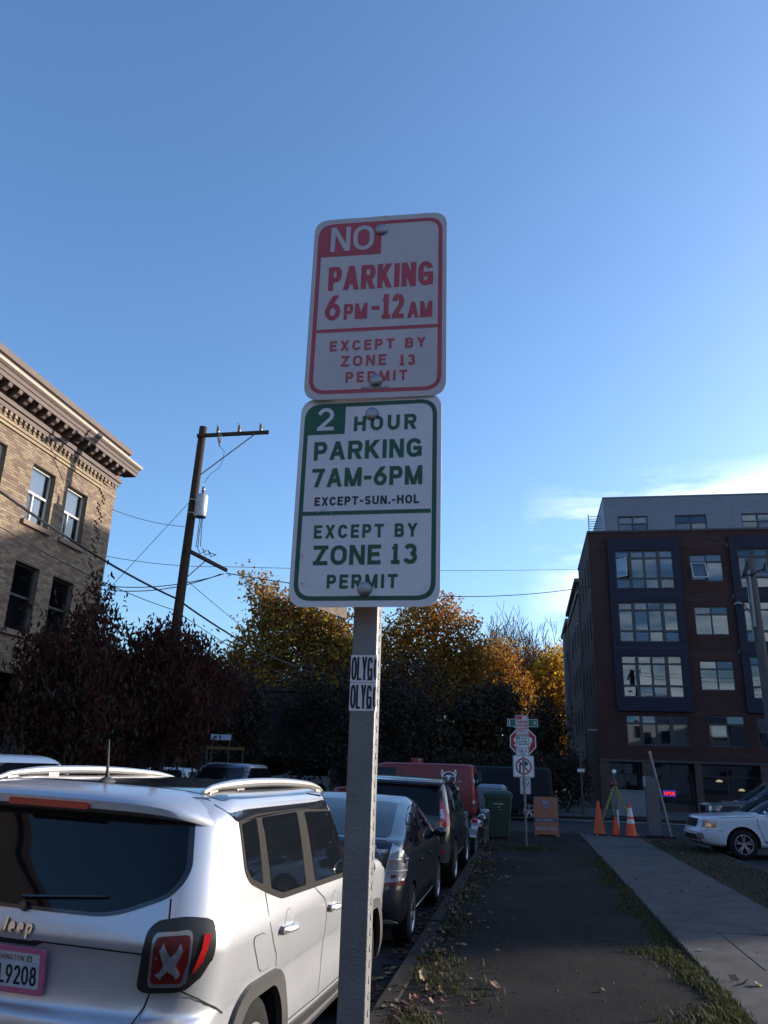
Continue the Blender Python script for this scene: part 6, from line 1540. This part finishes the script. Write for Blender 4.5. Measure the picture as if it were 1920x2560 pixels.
# --- red van with the horned emblem, crossing the junction
vt = thing('red_van', 'red panel van with a horned bull emblem on its side on the cross street', 'van', (-1.76, 29.9, -.12), rz=R(90)); bpy.context.view_layer.update()
KV = [(.25, .2, 4.9, .80, .15, .3), (.34, .04, 5.15, .95, .15, .35), (.6, .0, 5.25, .98, .15, .38), (.95, .0, 5.22, .985, .15, .38), (1.08, .0, 5.1, .98, .15, .38), (1.15, .0, 4.6, .975, .15, .4), (1.4, .015, 4.25, .95, .15, .4), (1.75, .03, 3.85, .90, .16, .4), (1.92, .06, 3.65, .85, .18, .4), (1.985, .12, 3.4, .76, .2, .4), (2.0, .3, 3.2, .6, .2, .3)]
V_ = Car(vt, KV, (redpaint,), None, wheels=((.95, .36, .36), (4.3, .36, .36)), arch_r=.42, ns=40, bow=.01, fbow=.2)
for sd in 'LR':
    V_.patch('cab_window', sd, rpoly([(2.78, 1.20), (4.1, 1.18), (3.72, 1.80), (2.80, 1.84)], .07), .004, carglass, cell=.1)
    V_.seam(sd, [(2.62, 1.9), (2.62, .4)], .012, name='front_door_gap'); V_.seam(sd, [(1.1, 1.85), (1.1, .6)], .010, name='side_door_gap')
V_.patch('windscreen', 'F', rpoly([(-.76, 1.2), (.76, 1.2), (.68, 1.78), (-.68, 1.78)], .06), .004, carglass, cell=.1)
for zz, nm in ((1.42, 'tail_marker'), (.72, 'tail_lamp')):
    for sg in (1, -1): V_.patch(nm, 'B', rpoly([(sg*.84, zz), (sg*.95, zz), (sg*.95, zz + .09), (sg*.84, zz + .09)], .01), .02, whites if zz > 1 else clearlens)
V_.patch('rear_window', 'B', rpoly([(-.8, 1.2), (.8, 1.2), (.74, 1.7), (-.74, 1.7)], .05), .004, carglass, cell=.1)
obj('roof_sign', MB().box(-.28, .28, 1.96, 2.36, 1.98, 2.17), redpaint, parent=vt, bevel=.03)
def fv(u, v, d):
    h, n_ = V_.hit('L', u, v); return tuple(h + n_*(.004 + d))
mb = MB(); script(mb, [[(0, 1), (1, 1)], [(.5, 1), (.5, 0)]], 0, 0, .09, .022, lambda u, v, d: (-.284, 2.14 - u - .05 + .0, 2.03 + v)); obj('roof_sign_letter', mb, whites, parent=vt)
# emblem: a round horned bull head over a ribbon and dumbbell
mbw, mbd = MB(), MB()
cx_, cz_ = .92, 1.50
def E(mb, pts, d): mb.add([fv(cx_ - u, cz_ + v, d) for u, v in pts], [tuple(range(len(pts)))])
E(mbw, [(.25*math.cos(R(a)), .25*math.sin(R(a))) for a in range(0, 360, 15)], .002); E(mbd, [(.22*math.cos(R(a)), .22*math.sin(R(a))) for a in range(0, 360, 15)], .006)
for sg in (1, -1): E(mbw, [(sg*.24, .08), (sg*.13, .20), (sg*.20, .24), (sg*.225, .33), (sg*.275, .22), (sg*.27, .12)], .004); E(mbd, [(sg*.235, .13), (sg*.20, .20), (sg*.225, .24), (sg*.24, .21)], .008)
E(mbw, [(-.09, .12), (.09, .12), (.10, .07), (.05, .06), (.035, -.03), (-.035, -.03), (-.05, .06), (-.10, .07)], .010)
for sg in (1, -1): E(mbw, [(sg*.19, .10), (sg*.10, .065), (sg*.12, .05), (sg*.19, .075)], .010)
E(mbw, [(-.04, -.14), (.04, -.14), (.03, -.17), (-.03, -.17)], .010)
E(mbw, [(-.27, -.17), (.27, -.22), (.27, -.30), (-.27, -.25)], .008); E(mbd, [(-.25, -.19), (.25, -.235), (.25, -.285), (-.25, -.24)], .012)
for k in range(7): E(mbw, [(-.20 + .06*k, -.205 - .006*k), (-.165 + .06*k, -.208 - .006*k), (-.165 + .06*k, -.245 - .006*k), (-.20 + .06*k, -.242 - .006*k)], .016)
for u in (-.27, .33): E(mbw, [(u - .05, -.20 - .1*(u > 0)), (u + .02, -.16 - .1*(u > 0)), (u + .05, -.24 - .1*(u > 0)), (u - .02, -.28 - .1*(u > 0))], .012)
em = obj('emblem', mbw, whites, parent=vt); obj('emblem_field', mbd, mk('emblem_dark', (.06, .03, .06), .5), parent=em)
for y in (.95, 4.3):
    for sg in (1, -1): wheel(vt, sg*.86, y, .36, .36, .22, sg, 5)
# --- dark grey van further along the cross street
gt, G_ = sidecar('grey_van', 'dark blue grey van with a rounded roof beyond the red van and the green bin', (1.05, 34.2, -.12), R(90), mk('van_slate_paint', (.012, .016, .024), .75, spec=.2), KV, (.95, 4.3), .36, [(2.78, 1.20), (4.1, 1.18), (3.72, 1.80), (2.80, 1.84)], .42)
G_.patch('tail_lamp', 'B', rpoly([(.84, .8), (.95, .8), (.95, 1.1), (.84, 1.1)], .01), .01, redlens_d); G_.patch('rear_window', 'B', rpoly([(-.8, 1.2), (.8, 1.2), (.74, 1.7), (-.74, 1.7)], .05), .004, carglass)

# --- cars on the far side of the street and under the parking block
GC = 'cars parked across the street'
t1, c1 = sidecar('white_crossover', 'white crossover parked across the street at the left picture edge', (-8.6, 10.6, -.12), 0, whitep, K2, (.9, 3.6), .37, [(.40, 1.20), (3.35, 1.17), (2.85, 1.58), (2.6, 1.64), (.5, 1.64)], .42, GC, tilt=-R(1.2))
c1.patch('windscreen', 'F', rpoly([(-.78, 1.20), (.78, 1.20), (.66, 1.62), (-.66, 1.62)], .05), .004, carglass, cell=.1)
t2, c2 = sidecar('dark_sedan', 'dark blue saloon parked across the street behind the roof rail', (-8.95, 26.0, -.10), R(180), darkp, K2, (.9, 3.6), .36, [(.40, 1.20), (3.35, 1.17), (2.85, 1.58), (2.6, 1.64), (.5, 1.64)], .42, GC)
c2.patch('windscreen', 'F', rpoly([(-.78, 1.18), (.78, 1.18), (.68, 1.62), (-.68, 1.62)], .05), .004, carglass, cell=.1)
for sg in (1, -1): c2.patch('headlight', 'F', rpoly([(sg*.6, .85), (sg*.85, .85), (sg*.85, 1.0), (sg*.6, 1.0)], .02), .006, clearlens)
t3, c3 = sidecar('pale_car', 'pale car with a boxy roof parked under the brown block, left of the utility box', (-10.9, 47.5, -.03), R(90), whitep, K2, (.9, 3.6), .36, [(.40, 1.20), (3.35, 1.17), (2.85, 1.58), (2.6, 1.64), (.5, 1.64)], .42, GC)
t4, c4 = sidecar('dark_hatchback', 'dark car in the shade under the brown block between two columns', (-15.0, 47.5, -.03), R(90), greyp, KF, (.78, 3.42), .325, [(.35, 1.03), (3.02, .99), (2.52, 1.40), (2.2, 1.46), (.5, 1.46)], .39, GC)
t5, c5 = sidecar('white_car', 'white car parked on the far sidewalk side, right of the dark saloon', (-13.9, 33.6, -.12), R(90), whitep, KF, (.78, 3.42), .325, [(.35, 1.03), (3.02, .99), (2.52, 1.40), (2.2, 1.46), (.5, 1.46)], .39, GC)
for c in (c3, c4, c5):
    c.patch('windscreen', 'F', rpoly([(-.66, 1.04), (.66, 1.04), (.58, 1.42), (-.58, 1.42)], .05), .004, carglass, cell=.1)
    for sd in 'RL': c.seam(sd, [(1.95, 1.0), (1.95, .35)], .014, name='door_gap')
# ------------------------------------------------------------------ street furniture and small things
rubb = mk('black_rubber', (0.02, 0.02, 0.02), .8)
orange = mk('cone_orange', (0.75, 0.075, 0.015), .55, var=.1, vs=9)
refl = mk('reflective_band', (0.62, 0.62, 0.60), .35)
def T2(mb, s, x0, x1, y0, y1, t, f, z=.0006): text_mb(mb, s, x0, x1, y0, y1, t, f, None, 0, z)
def pole_sign(root, name, label, w, h, zc, y, mat, r=.03, x=0.0):
    prof = rpoly([(-w/2,-h/2),(w/2,-h/2),(w/2,h/2),(-w/2,h/2)], r, 5)
    f = lambda u, v, d: (x + u, y - d, zc + v)
    o = obj(name, MB().prism(prof, f, 0, -.003), mat, parent=root)
    if label: o['label'] = label
    return o, f
# far copy of the two parking panels on a thin post
t = thing('parking_sign', 'distant pair of small parking panels on a thin post in front of the stop sign', 'street sign', (-.06, 19.3, 0))
obj('post', MB().tube([(.035, .03, -.2), (.0, .03, 2.9)], .026, 8), galv, parent=t, smooth=True)
o, f = pole_sign(t, 'sign_panel', 'faded red and white upper panel', .305, .457, 2.70, 0, redw)
mb = MB(); ring(mb, .285, .432, .036, .012, f); rect(mb, -.13, .0, .13, .205, f); rect(mb, -.13, .13, -.075, -.063, f, .0006); T2(mb, 'PARKING', -.11, .12, .05, .10, .015, f, .0008); T2(mb, '6PM-12AM', -.115, .12, -.03, .025, .012, f, .0008); T2(mb, 'ZONE 13', -.09, .09, -.155, -.12, .008, f, .0008); T2(mb, 'EXCEPT BY', -.1, .1, -.11, -.085, .007, f, .0008)
obj('lettering', mb, redp, parent=o)
o, f = pole_sign(t, 'sign_panel', 'green and white lower panel', .305, .457, 2.23, 0, whites)
mb = MB(); ring(mb, .285, .432, .036, .012, f); rect(mb, -.13, -.05, .145, .205, f); rect(mb, -.13, .13, -.04, -.03, f, .0006); T2(mb, 'HOUR', -.03, .10, .15, .185, .009, f, .0008); T2(mb, 'PARKING', -.115, .115, .08, .125, .010, f, .0008); T2(mb, '7AM-6PM', -.115, .115, .02, .065, .010, f, .0008); T2(mb, 'EXCEPT BY', -.1, .1, -.09, -.06, .007, f, .0008); T2(mb, 'ZONE 13', -.105, .105, -.145, -.10, .010, f, .0008); T2(mb, 'PERMIT', -.07, .07, -.19, -.16, .007, f, .0008)
obj('lettering', mb, greenp, parent=o)
mb = MB(); T2(mb, '2', -.11, -.07, .15, .20, .010, f, .0009); obj('numeral', mb, whites, parent=o)
# stop sign with street name, no right turn and a small plate
t = thing('stop_sign', 'red octagonal stop sign with green street name blades and a no right turn panel', 'street sign', (-.06, 24.45, 0))
obj('post', MB().tube([(.03, .04, -.2), (.0, .04, 3.35)], .03, 8), galv, parent=t, smooth=True)
f = lambda u, v, d: (u, -d, 2.52 + v)
octp = lambda r: [(r*math.cos(R(22.5 + 45*i))/math.cos(R(22.5)), r*math.sin(R(22.5 + 45*i))/math.cos(R(22.5))) for i in range(8)]
o = obj('octagon', MB().prism(octp(.381), f, 0, -.003), whites, parent=t)
mb = MB(); mb.add([f(u, v, .0006) for u, v in octp(.355)], [tuple(range(8))]); obj('red_field', mb, mk('stop_red', (.36, .018, .035), .4, var=.1, vs=4), parent=o)
mb = MB(); T2(mb, 'STOP', -.27, .27, -.13, .13, .05, f, .0012); obj('lettering', mb, whites, parent=o)
streetg = mk('street_name_green', (.0, .14, .095), .4)
f = lambda u, v, d: (u, -.02 - d, 3.06 + v)
o = obj('street_name_blade', MB().prism([(-.46, -.115), (.46, -.115), (.46, .115), (-.46, .115)], f, 0, -.004), streetg, parent=t)
mb = MB(); ring(mb, .90, .215, .008, .010, f, .0006); T2(mb, '1', -.40, -.36, -.075, .075, .020, f, .0008); T2(mb, 'N', .33, .40, -.04, .05, .012, f, .0008); obj('lettering', mb, whites, parent=o)
obj('cross_blade', MB().box(-.003, .003, -.38, .46, 3.20, 3.42), streetg, parent=t)
o, f = pole_sign(t, 'no_turn_panel', None, .61, .61, 1.825, -.0, whites, .045)
mb = MB(); ring(mb, .585, .585, .035, .010, f, .0004); 
aw = lambda pts: mb.add([f(u, v, .0006) for u, v in pts], [tuple(range(len(pts)))])
aw([(-.13, -.17), (-.08, -.17), (-.08, .03), (-.13, .03)]); aw([(-.13, .03), (-.08, .03), (-.05, .055), (.02, .055), (.02, .105), (-.07, .105), (-.115, .075)]); aw([(.02, -.02), (.02, .18), (.16, .08)])
obj('arrow', mb, blackp, parent=o)
mb = MB(); a_ = [(.235*math.cos(R(10*i)), .235*math.sin(R(10*i))) for i in range(36)]; b_ = [(u*.82, v*.82) for u, v in a_]
mb.add([f(u, v, .001) for u, v in a_] + [f(u, v, .001) for u, v in b_], [(i, (i+1) % 36, 36 + (i+1) % 36, 36 + i) for i in range(36)])
mb.add([f(u, v, .0013) for u, v in ((-.165, .135), (-.135, .165), (.165, -.135), (.135, -.165))], [(0, 1, 2, 3)]); obj('red_ring', mb, MATS['stop_red'], parent=o)
o, f = pole_sign(t, 'small_plate', None, .305, .457, 1.285, 0, redw, .03, x=.04)
mb = MB(); a_ = [(.10*math.cos(R(12*i)), .09 + .10*math.sin(R(12*i))) for i in range(30)]; b_ = [(u*.84, .09 + (v-.09)*.84) for u, v in a_]
mb.add([f(u, v, .001) for u, v in a_] + [f(u, v, .001) for u, v in b_], [(i, (i+1) % 30, 30 + (i+1) % 30, 30 + i) for i in range(30)]); ring(mb, .285, .437, .025, .006, f, .0005)
mb.add([f(u, v, .0013) for u, v in ((-.07, .15), (-.06, .16), (.07, .03), (.06, .02))], [(0, 1, 2, 3)]); obj('symbol', mb, blackp, parent=o)
# orange A-frame board
t = thing('sandwich_board', 'faded orange folding board with a purple shield at the end of the strip', 'sign', (.52, 23.9, .0), rz=R(2))
brd = mk('board_orange', (.33, .11, .055), .6, var=.12, vs=3); purp = mk('board_purple', (.07, .05, .12), .5)
fa = lambda u, v, d: (u, -.30 + .17*v - d, v)
o = obj('front_panel', MB().prism(rpoly([(-.33, .0), (-.26, .0), (-.24, .05), (.24, .05), (.26, .0), (.33, .0), (.33, 1.02), (-.33, 1.02)], [.01, .01, .02, .02, .01, .01, .04, .04]), fa, 0, -.02), brd, parent=t)
obj('rear_panel', MB().prism([(-.33, .0), (.33, .0), (.33, 1.02), (-.33, 1.02)], lambda u, v, d: (u, .07 - .17*v + .0 + d, v), 0, .02), brd, parent=t)
mb = MB(); pr_ = [(-.135, .94), (.135, .94), (.135, .86), (.0, .66), (-.135, .86)]; mb.add([fa(u, v, .0006) for u, v in pr_], [tuple(range(5))]); mb.add([fa(u, v, .0006) for u, v in ((-.31, .37), (.31, .37), (.31, .47), (-.31, .47))], [(0, 1, 2, 3)])
obj('shield', mb, purp, parent=o)
mb = MB(); cxm, czm = 0, .84
q = [( -.105, .92), (.105, .92), (.105, .865), (0, .71), (-.105, .865)]; q2 = [(u*.82, .84 + (v-.84)*.82) for u, v in q]
mb.add([fa(u, v, .0012) for u, v in q] + [fa(u, v, .0012) for u, v in q2], [(i, (i+1) % 5, 5 + (i+1) % 5, 5 + i) for i in range(5)])
for k in (-1, 0, 1): mb.add([fa(u, v, .0014) for u, v in ((-.06 + .045*k + .02, .90), (-.04 + .045*k + .03, .90), (.01 + .045*k, .81), (-.01 + .045*k, .81))], [(0, 1, 2, 3)])
T2(mb, 'NOW LEASING', -.28, .17, .395, .445, .012, fa, .0014); T2(mb, '206.557.0422', -.29, .29, .16, .25, .017, fa, .0012); obj('lettering', mb, mk('board_print', (.30, .27, .33), .5), parent=o)
# traffic cones
def cone(label, x, y, h, band):
    t = thing('traffic_cone', label, 'traffic cone', (x, y, .012), group='orange traffic cones by the tripod')
    k = h / .9
    obj('base', MB().prism(rpoly([(-.20*k**.5, -.20*k**.5), (.20*k**.5, -.20*k**.5), (.20*k**.5, .20*k**.5), (-.20*k**.5, .20*k**.5)], .04, 3), lambda u, v, d: (u, v, d), 0, .035), rubb, parent=t)
    c_ = obj('cone', MB().lathe([(.165*k**.5, .036), (.155*k**.5, .06), (.035, h - .02), (.028, h), (0, h)], n=24, cap=False), orange, parent=t, smooth=True)
    if band:
        rr_ = lambda z: .155*k**.5 + (.035 - .155*k**.5)*(z - .06)/(h - .08) + .002
        for z0, z1 in ((.60*h, .86*h), (.40*h, .53*h)): obj('white_band', MB().lathe([(rr_(z0), z0), (rr_(z1), z1)], n=24, cap=False), refl, parent=c_, smooth=True)
cone('plain orange cone left of the tripod, with no bands', 2.05, 25.0, .92, False)
cone('small dull orange cone under the tripod', 2.50, 24.85, .52, False)
cone('orange cone with two white bands right of the tripod', 2.90, 24.7, .90, True)
# surveyor's tripod
yel = mk('tripod_yellow', (.27, .22, .045), .6, var=.2, vs=12)
t = thing('survey_tripod', 'yellow wooden surveyor tripod with a small white prism on top', 'tripod', (2.55, 25.0, .0))
apex = Vector((0, 0, 1.42))
for a, rr_ in ((200, .62), (330, .62), (85, .62)):
    ft_ = Vector((rr_*math.cos(R(a)), rr_*math.sin(R(a)), .0)); mid = apex.lerp(ft_, .5); sd_ = Vector((-math.sin(R(a)), math.cos(R(a)), 0))*.035
    tp = apex + (ft_ - apex)*.05
    leg = obj('leg', MB().bar(tp + sd_, mid + sd_, .022, .03).bar(tp - sd_, mid - sd_, .022, .03), yel, parent=t); leg['kind'] = 'thing'
    obj('lower_leg', MB().bar(apex.lerp(ft_, .42), ft_, .035, .03), yel, parent=leg); obj('foot', MB().lathe([(.02, .1), (.018, .03), (0, -.02)], ft_, n=6), galv, parent=leg)
obj('head', MB().lathe([(.10, 1.40), (.10, 1.45), (.05, 1.47), (.04, 1.55)], n=16), mk('tripod_head_red', (.16, .03, .02), .5), parent=t)
obj('prism_pole', MB().tube([(0, 0, 1.55), (0, 0, 1.70)], .012, 6), galv, parent=t); obj('prism', MB().lathe([(0, 0), (.055, .02), (.06, .06), (.02, .09)], (0, -.02, 1.74), Matrix.Rotation(R(70), 3, 'X'), 14), whites, parent=t, smooth=True)
# green wheeled bin with a pale bin behind it
def bin_(label, x, y, mat, lidm, rz, h=1.12):
    t = thing('wheelie_bin', label, 'bin', (x, y, 0), rz=rz)
    prof0 = rpoly([(-.27, -.30), (.27, -.30), (.27, .30), (-.27, .30)], .06, 3); prof1 = rpoly([(-.35, -.39), (.35, -.39), (.35, .39), (-.35, .39)], .07, 3); n = len(prof0)
    mb = MB(); mb.add([(u, v, .04) for u, v in prof0] + [(u, v, h - .13) for u, v in prof1] + [(u*1.05, v*1.05, h - .13) for u, v in prof1] + [(u*1.05, v*1.05, h - .05) for u, v in prof1], [tuple(range(n))[::-1]] + [(k*n+i, k*n+(i+1) % n, (k+1)*n+(i+1) % n, (k+1)*n+i) for k in range(3) for i in range(n)])
    obj('body', mb, mat, parent=t, smooth=True, ang=40)
    mb = MB(); mb.add([(u*1.07, v*1.07, h - .06) for u, v in prof1] + [(u*1.07, v*1.07, h - .03) for u, v in prof1] + [(u*.85, v*.85, h + .05) for u, v in prof1], [(k*n+i, k*n+(i+1) % n, (k+1)*n+(i+1) % n, (k+1)*n+i) for k in range(2) for i in range(n)] + [tuple(range(2*n, 3*n))])
    l_ = obj('lid', mb, lidm, parent=t, smooth=True, ang=40); obj('handle', MB().tube([(-.25, .43, h - .08), (-.25, .5, h - .06), (.25, .5, h - .06), (.25, .43, h - .08)], .016, 6), mat, parent=t)
    for sg in (1, -1): obj('wheel', MB().lathe([(.0, -.03), (.11, -.03), (.12, -.02), (.12, .02), (.11, .03), (0, .03)], (sg*.27, .33, .12), Matrix.Rotation(R(90), 3, 'Y'), 14), rubb, parent=t, smooth=True)
    return t
bg_ = mk('bin_green', (.012, .045, .028), .55, var=.15, vs=4); bb_ = mk('bin_blue_grey', (.16, .22, .28), .5, var=.1, vs=4)
t = bin_('dark green wheeled bin with white markings beside the sign posts', -.75, 22.4, bg_, bg_, R(4))
fb_ = lambda u, v, d: (u, -.36 - .10*(v-.9) - d - .03, v)
mb = MB(); 
for k in range(8): rect(mb, -.13 + .032*k, -.107 + .032*k, .83, .87, fb_, .004)
rect(mb, -.09, .10, .70, .712, fb_, .004); rect(mb, -.03, .03, .755, .785, fb_, .004); obj('marking', mb, mk('bin_print', (.33, .35, .35), .6), parent=t)
bin_('pale blue lidded bin just behind the green bin', -.95, 23.5, bb_, bb_, R(-6), 1.26)
# motorcycle parked in front of the black SUV
t = thing('motorcycle', 'small motorcycle with a white and violet tail parked beyond the black SUV', 'motorcycle', (-1.24, 18.7, -.19), rot=(0, R(6), R(-6)))
mw = mk('motorcycle_white', (.55, .56, .66), .3, coat=.5); mv = mk('motorcycle_violet', (.05, .05, .16), .3, coat=.5)
for y, r_ in ((.35, .31), (1.68, .31)):
    M = Matrix.Rotation(R(90), 3, 'Y')
    w_ = obj('wheel', MB().lathe([(r_ - .09, .05), (r_ - .03, .06), (r_, .03), (r_, -.03), (r_ - .03, -.06), (r_ - .09, -.05), (r_ - .09, .05)], (0, y, .31), M, 28, cap=False), rubber, parent=t, smooth=True)
    rm = MB().lathe([(r_ - .085, .04), (r_ - .11, .03), (r_ - .11, -.03), (r_ - .085, -.04), (r_ - .085, .04)], (0, y, .31), M, 28, cap=False).lathe([(0, .06), (.05, .05), (.05, -.05), (0, -.06)], (0, y, .31), M, 12, cap=False)
    for k in range(6): a = R(60*k); rm.bar((0, y + .04*math.cos(a), .31 + .04*math.sin(a)), (0, y + (r_-.10)*math.cos(a), .31 + (r_-.10)*math.sin(a)), .02, .02)
    obj('rim', rm, alloy, parent=w_)
obj('tail_fairing', MB().prism([(.12, .66), (.08, .76), (.25, .83), (.75, .80), (.80, .70), (.45, .64)], lambda u, v, d: (d, u, v), -.10, .10), mw, parent=t, bevel=.03)
obj('tail_stripe', MB().prism([(.14, .70), (.14, .735), (.72, .765), (.74, .72)], lambda u, v, d: (d, u, v), -.105, .105), mv, parent=t)
obj('rear_fender', MB().prism([(.02, .42), (-.02, .44), (.10, .68), (.42, .70), (.42, .66), (.14, .63)], lambda u, v, d: (d, u, v), -.07, .07), mw, parent=t, bevel=.01)
obj('tail_light', MB().ico((0, .07, .79), .07, 2, (1.1, .7, .8)), redlens, parent=t, smooth=True)
obj('number_plate', MB().prism([(-.09, .50), (.09, .50), (.09, .62), (-.09, .62)], lambda u, v, d: (u, -.03 - .3*(v-.5) - d, v), 0, .006), mw, parent=t)
obj('seat', MB().prism([(.22, .80), (.20, .86), (.55, .84), (1.0, .80), (1.02, .75), (.6, .76)], lambda u, v, d: (d, u, v), -.12, .12), rubb, parent=t, bevel=.03)
obj('fuel_tank', MB().ico((0, 1.15, .76), .19, 2, (.7, 1.3, .7)), blackgloss, parent=t, smooth=True)
obj('engine', MB().box(-.15, .15, .75, 1.2, .28, .62), cladm, parent=t, bevel=.03)
obj('exhaust', MB().tube([(-.17, 1.1, .30), (-.19, .7, .33), (-.19, .15, .46)], [.03, .04, .045], 10), alloy, parent=t, smooth=True)
obj('fork', MB().tube([(.09, 1.68, .31), (.09, 1.45, .95)], .025, 8).tube([(-.09, 1.68, .31), (-.09, 1.45, .95)], .025, 8), alloy, parent=t, smooth=True)
obj('handlebar', MB().tube([(-.36, 1.28, 1.02), (-.12, 1.42, 1.0), (.12, 1.42, 1.0), (.36, 1.28, 1.02)], .014, 6), cladm, parent=t); obj('headlight', MB().ico((0, 1.60, .90), .10, 2, (1, .7, 1)), clearlens, parent=t, smooth=True)
obj('swingarm', MB().bar((.10, .35, .31), (.10, .9, .42), .03, .05).bar((-.10, .35, .31), (-.10, .9, .42), .03, .05), cladm, parent=t); obj('mirror', MB().tube([(.3, 1.3, 1.03), (.33, 1.25, 1.18)], .006, 5).ico((.35, 1.25, 1.21), .05, 1, (1, .4, .7)), cladm, parent=t)
# grey cabinet, leaning post, bench-like frame at the kerb corner
cab = mk('cabinet_grey', (.11, .10, .11), .6, var=.12, vs=4)
t = thing('utility_cabinet', 'tall grey rounded cabinet standing by the kerb corner', 'cabinet', (3.58, 25.05, 0))
pf_ = [(-.16, 0), (.20, 0), (.19, 1.60), (-.14, 1.68), (-.22, 1.62), (-.22, 1.36), (-.16, 1.22)]
obj('body', MB().prism(rpoly(pf_, [.01, .01, .05, .08, .08, .06, .05]), lambda u, v, d: (u, d, v), -.14, .14), cab, parent=t, bevel=.012)
obj('edge_strip', MB().prism(rpoly([(-.225, 1.38), (-.165, 1.38), (-.165, 1.67), (-.22, 1.63)], .02), lambda u, v, d: (u, d, v), -.145, -.141), mk('cabinet_edge', (.30, .29, .32), .5), parent=t)
obj('plinth', MB().box(-.22, .26, -.2, .2, -.03, .06), kerbm, parent=t)
t = thing('leaning_post', 'bare metal post leaning to the left beside the grey cabinet', 'post', (4.02, 24.9, 0))
obj('tube', MB().tube([(0, 0, -.02), (-.42, .1, 2.32)], .042, 10), galv, parent=t, smooth=True); obj('cap', MB().tube([(-.42, .1, 2.32), (-.425, .101, 2.35)], .046, 10), boltm, parent=t)
obj('footing', MB().box(-.12, .12, -.12, .12, -.03, .05), kerbm, parent=t)
# street-lamp, utility box and panel on the far sidewalk
t = thing('street_lamp', 'short grey street lamp with an angled arm by the apartment corner', 'street lamp', (2.45, 38, 0))
obj('pole', MB().tube([(0, 0, 0), (0, 0, 3.0)], [.06, .045], 10), cladm, parent=t, smooth=True); obj('arm', MB().tube([(0, 0, 3.0), (.15, 0, 3.4), (.42, 0, 3.62)], .035, 8), cladm, parent=t, smooth=True); obj('lamp_head', MB().box(.35, .80, -.1, .1, 3.56, 3.66), cab, parent=t, bevel=.02)
obj('notice_plate', MB().box(-.16, .16, -.075, -.065, 1.78, 1.92), redw, parent=t)
t = thing('utility_box', 'grey blue metal utility box behind the tripod on the far sidewalk', 'utility box', (4.35, 36.9, 0)); obj('body', MB().box(-.75, .75, -.3, .3, 0.05, 1.05), mk('box_blue_grey', (.15, .16, .19), .5, var=.1, vs=3), parent=t, bevel=.02); obj('lid', MB().box(-.78, .78, -.33, .33, 1.05, 1.10), MATS['box_blue_grey'], parent=t, bevel=.01); obj('plinth', MB().box(-.8, .8, -.35, .35, -.03, .05), kerbm, parent=t)
t = thing('marker_stake', 'thin white marker stake between the cones', 'stake', (2.72, 26.2, -.12)); obj('stake', MB().box(-.025, .025, -.01, .01, 0, .80), whites, parent=t)
t = thing('utility_box', 'grey meter box on a pole at the far sidewalk, left of the sign post', 'utility box', (-7.0, 36.9, 0)); obj('pole', MB().tube([(0, .2, 0), (0, .2, 2.6)], .06, 8), galv, parent=t, smooth=True); obj('body', MB().box(-.28, .28, -.05, .14, 1.5, 2.35), MATS['box_blue_grey'], parent=t, bevel=.02)
# sign and yellow height bar at the parking entrance
t = thing('parking_board', 'small pale blue sign board above the yellow height bar', 'sign', (-14.2, 36.6, 0)); obj('board', MB().box(-.5, .5, -.02, .02, 2.72, 2.98), mk('pale_blue_board', (.36, .44, .58), .5, var=.1, vs=3), parent=t)
for sg in (1, -1): obj('post', MB().tube([(sg*.42, .06, 0), (sg*.42, .06, 2.98)], .03, 8), cladm, parent=t, smooth=True)
obj('printed_mark', MB().box(-.36, -.2, -.024, -.021, 2.78, 2.92), greenp, parent=t)
t = thing('height_bar', 'yellow height restriction bar at the entrance of the parking block', 'barrier', (-14.2, 37.3, 0)); obj('bar', MB().box(-.95, .95, -.05, .05, 2.30, 2.44), yb, parent=t)
for sg in (1, -1): obj('post', MB().tube([(sg*.9, 0, 0), (sg*.9, 0, 2.30)], .04, 8), cladm, parent=t, smooth=True)
